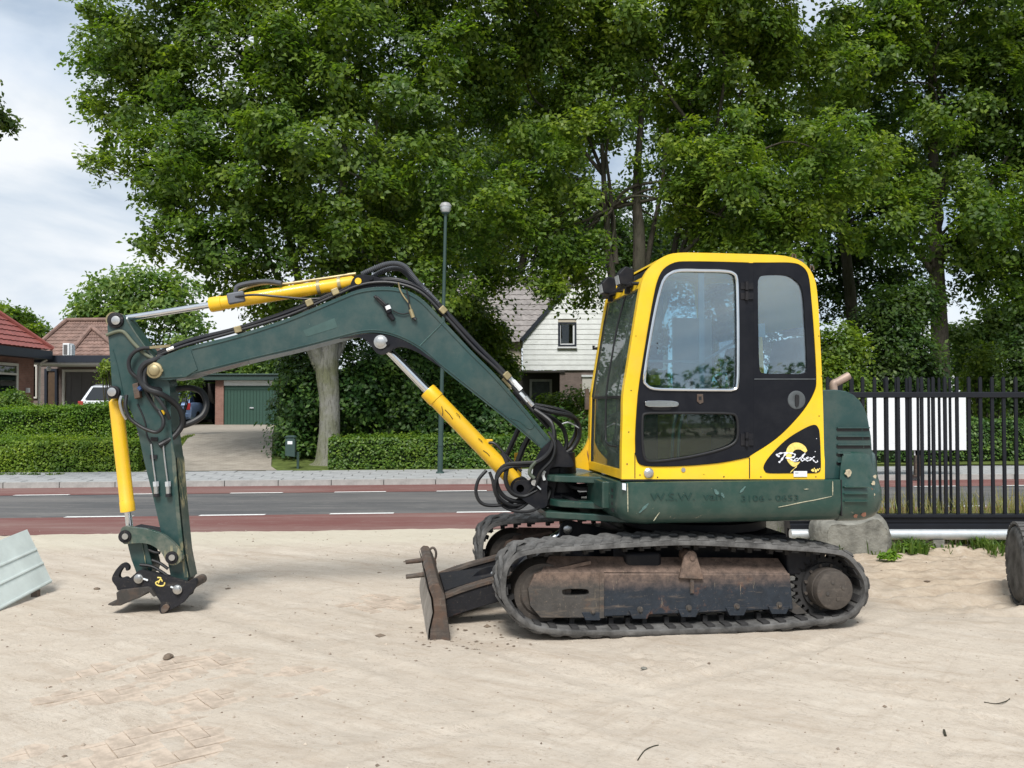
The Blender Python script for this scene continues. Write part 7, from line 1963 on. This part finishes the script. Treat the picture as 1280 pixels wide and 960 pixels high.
# knocks and grime on the yellow panels
for x, y, r_, w_ in ((800, 594, 1.3, -0.002), (822, 596.5, 1.0, -0.002), (1024, 520, 0.9, -0.002), (1027, 470, 0.8, -0.002), (786, 540, 1.0, -0.002), (789, 488, 0.9, -0.002), (880, 593, 0.8, -0.002), (905, 596, 1.0, -0.002), (1020, 596, 1.2, -0.002), (1023.5, 420, 0.8, -0.002), (795, 420, 0.7, -0.002), (784, 580, 1.4, -0.002), (951, 596, 1.1, -0.002)):
    chip('paint_chip', x, y, r_, w_, M['hose'] if r_ < 1.05 else M['chiprust'], side, 8)
for a_ in ((739, 545, 741, 568, 1.4), (734, 563, 736, 576, 1.2), (746, 580, 762, 584, 1.2), (741, 520, 742, 534, 0.9)):
    scratch(*a_, M['chiprust'], 0.966, 'scuff', side)
# ------------------------------------------------------------------ small things on the ground, grass and weeds
def stone(x, y, r, label, mat, sq=0.6):
    p = G(x, y, 0.012)
    e_ = MB()
    n_, m_ = 9, 6
    rows = []
    for i in range(m_):
        ph = -math.pi / 2 + math.pi * i / (m_ - 1)
        rows.append([Vector((r * math.cos(ph) * math.cos(2 * math.pi * j / n_) * random.uniform(.75, 1.2), r * 0.7 * math.cos(ph) * math.sin(2 * math.pi * j / n_) * random.uniform(.75, 1.2), r * sq * (0.55 + 0.62 * math.sin(ph)) * random.uniform(.9, 1.1))) for j in range(n_)])
    e_.grid(rows, close=True)
    o = e_.build('stone', mat, None, smooth=60)
    o.location = (p.x, p.y, float(yard_z(np.array([p.x]), np.array([p.y]))[0]) - r * 0.08); o.rotation_euler = (0, 0, random.uniform(0, 3))
    return tag(o, label, 'stone')
M['clod'] = simple('dry clod', (0.17, 0.13, 0.095), 0.95, var=0.4, scale=30)
stone(210, 822, 0.045, 'brown stone lying alone on the sand below the bucket coupler', M['clod'])
stone(121, 736, 0.030, 'small dark clod just left of the bucket coupler', M['clod'])
stone(285, 735, 0.026, 'small flat clod right of the bucket coupler', M['clod'], 0.4)
stone(805, 838, 0.022, 'small grey stone in front of the rubber track', M['greystone'])
def stick(pts, r, label, mat, name='twig', cat='twig'):
    P_ = [G(x, y, 0.02) for x, y in pts]
    P_ = [Vector((p.x, p.y, float(yard_z(np.array([p.x]), np.array([p.y]))[0]) + r * 0.9)) for p in P_]
    o = MB().tube(spline(P_, 5), r, 6).build(name, mat)
    return tag(o, label, cat)
stick([(797, 948), (806, 938), (816, 932), (823, 930)], 0.0028, 'thin dark twig on the sand near the bottom of the view', M['bark'])
stick([(1230, 878), (1245, 879), (1258, 877), (1262, 871)], 0.0028, 'thin curved twig on the sand at the lower right', M['bark'])
stick([(1180, 913), (1181, 916), (1182, 918)], 0.006, 'short dark stub of wood lying far lower right of the track', M['bark'])
# loose grit and crumbs
n = 4200
gxs = rng.uniform(-7, 8, n); gys = 3.3 + rng.random(n) ** 1.3 * 7.6
gr = rng.lognormal(-5.35, 0.42, n)
gz = yard_z(gxs, gys) + gr * 0.15
oct_v = np.array([(1, 0, 0), (0, 1, 0), (-1, 0, 0), (0, -1, 0), (0, 0, 0.7), (0, 0, -0.7)], float)
oct_f = np.array([(0, 1, 4), (1, 2, 4), (2, 3, 4), (3, 0, 4), (1, 0, 5), (2, 1, 5), (3, 2, 5), (0, 3, 5)])
V = oct_v[None] * gr[:, None, None] * rng.uniform(.6, 1.4, (n, 6, 1))
th = rng.uniform(0, 6.3, n); cth, sth = np.cos(th)[:, None], np.sin(th)[:, None]
V = np.stack([V[:, :, 0] * cth - V[:, :, 1] * sth, V[:, :, 0] * sth + V[:, :, 1] * cth, V[:, :, 2]], -1) + np.stack([gxs, gys, gz], -1)[:, None, :]
Fc = (oct_f[None] + (np.arange(n) * 6)[:, None, None]).reshape(-1, 3)
me = bpy.data.meshes.new('grit'); me.from_pydata(V.reshape(-1, 3).tolist(), [], Fc.tolist())
qg = NT('grit stone'); gi = qg.n('ShaderNodeNewGeometry')
qg.pbr(qg.ramp(gi.outputs['Random Per Island'], [(0, (0.16, 0.12, 0.09)), (0.4, (0.36, 0.30, 0.24)), (1, (0.50, 0.43, 0.35))]), 0.95, spec=0.1)
me.materials.append(qg.m)
o = bpy.data.objects.new('gravel', me); COL.objects.link(o); tag(o, kind='stuff')
# clumps of soil dropped by the tracks
n = 190
gxs = np.concatenate([rng.uniform(-6, 7.5, n - 80), rng.normal(-0.25, 0.25, 80)]); gys = np.concatenate([3.4 + rng.random(n - 80) ** 1.2 * 6.8, rng.normal(5.95, 0.25, 80)])
gr = rng.lognormal(-4.6, 0.4, n); gz = yard_z(gxs, gys) + gr * 0.1
V = oct_v[None] * gr[:, None, None] * rng.uniform(.6, 1.4, (n, 6, 1)) * np.array([1, 1, .6]) + np.stack([gxs, gys, gz], -1)[:, None, :]
me = bpy.data.meshes.new('clods'); me.from_pydata(V.reshape(-1, 3).tolist(), [], (oct_f[None] + (np.arange(n) * 6)[:, None, None]).reshape(-1, 3).tolist())
me.materials.append(M['clod'])
o = bpy.data.objects.new('soil_crumbs', me); COL.objects.link(o); tag(o, kind='stuff')

def grass(name, n, xr, yr, h, mat, zf, lean=0.35, wid=0.007, clump=0.0, dens=None):
    if clump:
        k = max(1, int(n / 26)); cxs = rng.uniform(*xr, k); cys = rng.uniform(*yr, k)
        ii_ = rng.integers(0, k, n); X = cxs[ii_] + rng.normal(size=n) * clump; Y = cys[ii_] + rng.normal(size=n) * clump
    else:
        X = rng.uniform(*xr, n); Y = rng.uniform(*yr, n)
    if dens is not None:
        kp = rng.random(n) < dens(X, Y); X, Y = X[kp], Y[kp]; n = len(X)
    Z = np.array([zf(x, y) for x, y in zip(X, Y)])
    H = h * rng.uniform(0.35, 1.15, n)
    a = rng.uniform(0, 6.28, n); d = np.stack([np.cos(a), np.sin(a), 0 * a], -1); s_ = np.stack([-np.sin(a), np.cos(a), 0 * a], -1)
    b0 = np.stack([X, Y, Z], -1); ln_ = rng.uniform(0.1, 1, n)[:, None] * lean
    V = np.empty((n, 5, 3)); w = wid * rng.uniform(.6, 1.3, n)[:, None]
    up = np.array([0, 0, 1.0])
    V[:, 0] = b0 - s_ * w; V[:, 1] = b0 + s_ * w
    mid = b0 + up * (H * 0.6)[:, None] + d * ln_ * (H * 0.35)[:, None]
    V[:, 2] = mid + s_ * w * 0.8; V[:, 3] = mid - s_ * w * 0.8
    V[:, 4] = b0 + up * H[:, None] * (1 - 0.3 * ln_) + d * ln_ * H[:, None]
    base = (np.arange(n) * 5)[:, None]
    q4 = (base + np.array([0, 1, 2, 3])).tolist(); t3 = (base + np.array([3, 2, 4])).tolist()
    me = bpy.data.meshes.new(name); me.from_pydata(V.reshape(-1, 3).tolist(), [], q4 + t3); me.materials.append(M[mat])
    o = bpy.data.objects.new(name, me); COL.objects.link(o); tag(o, kind='stuff'); return o
yz = lambda x, y: 0.0
grass('dry_grass', 5200, (3.4, 8.6), (9.9, 11.3), 0.55, 'straw', yz, 0.5, 0.006, 0.09, lambda X, Y: np.clip((X - 3.4) / 2.6, 0.06, 1))
grass('grass', 6500, (3.2, 8.6), (9.85, 11.4), 0.26, 'grassblade', yz, 0.6, 0.007, 0.10)
grass('weeds', 1700, (3.0, 6.6), (9.25, 9.62), 0.16, 'grassblade', lambda x, y: 0.0, 0.9, 0.011, 0.06, lambda X, Y: np.where((np.abs(X - 4.05) < .35) | (np.abs(X - 5.35) < .35), 1.0, 0.12))
grass('lawn_grass', 9000, (-9.4, -7.4), (19.6, 26.0), 0.09, 'grassblade', lambda x, y: tz(y) - 0.01, 0.6, 0.012, 0.0, lambda X, Y: ((X < -8.2 - (Y - 19.6) * 0.18) & (X > -9.0 - (Y - 19.6) * 0.22)).astype(float))
grass('verge_grass', 700, (-12.0, -9.3), (18.25, 18.5), 0.06, 'grassblade', lambda x, y: 0.09, 0.8, 0.012, 0.03)
# leafy weeds at the foot of the gate
for i, (x, y, r, lab) in enumerate(((1140, 690, 0.16, 'low leafy weed right of the concrete block under the gate tube'), (1238, 683, 0.14, 'low leafy weed at the foot of the gate near the right edge'), (1112, 702, 0.08, 'tiny leafy weed against the concrete block'))):
    p = G(x, y, 0.0)
    e_ = empty('weed', (p.x, p.y, 0.01), lab, 'plant')
    n = 150
    a = rng.uniform(0, 6.28, n); rr_ = r * rng.random(n) ** 0.6
    P = np.stack([np.cos(a) * rr_ * 1.5, np.sin(a) * rr_ * 0.8, 0.015 + 0.10 * (1 - rr_ / r * 0.6) * rng.random(n)], -1)
    N = np.stack([np.cos(a) * 0.5, np.sin(a) * 0.5, 0.8 + 0 * a], -1) + rng.normal(size=(n, 3)) * 0.3
    o = leaves('foliage', P, N, 0.06, M['leaf_hedge2'], None, 0.45); o.parent = e_
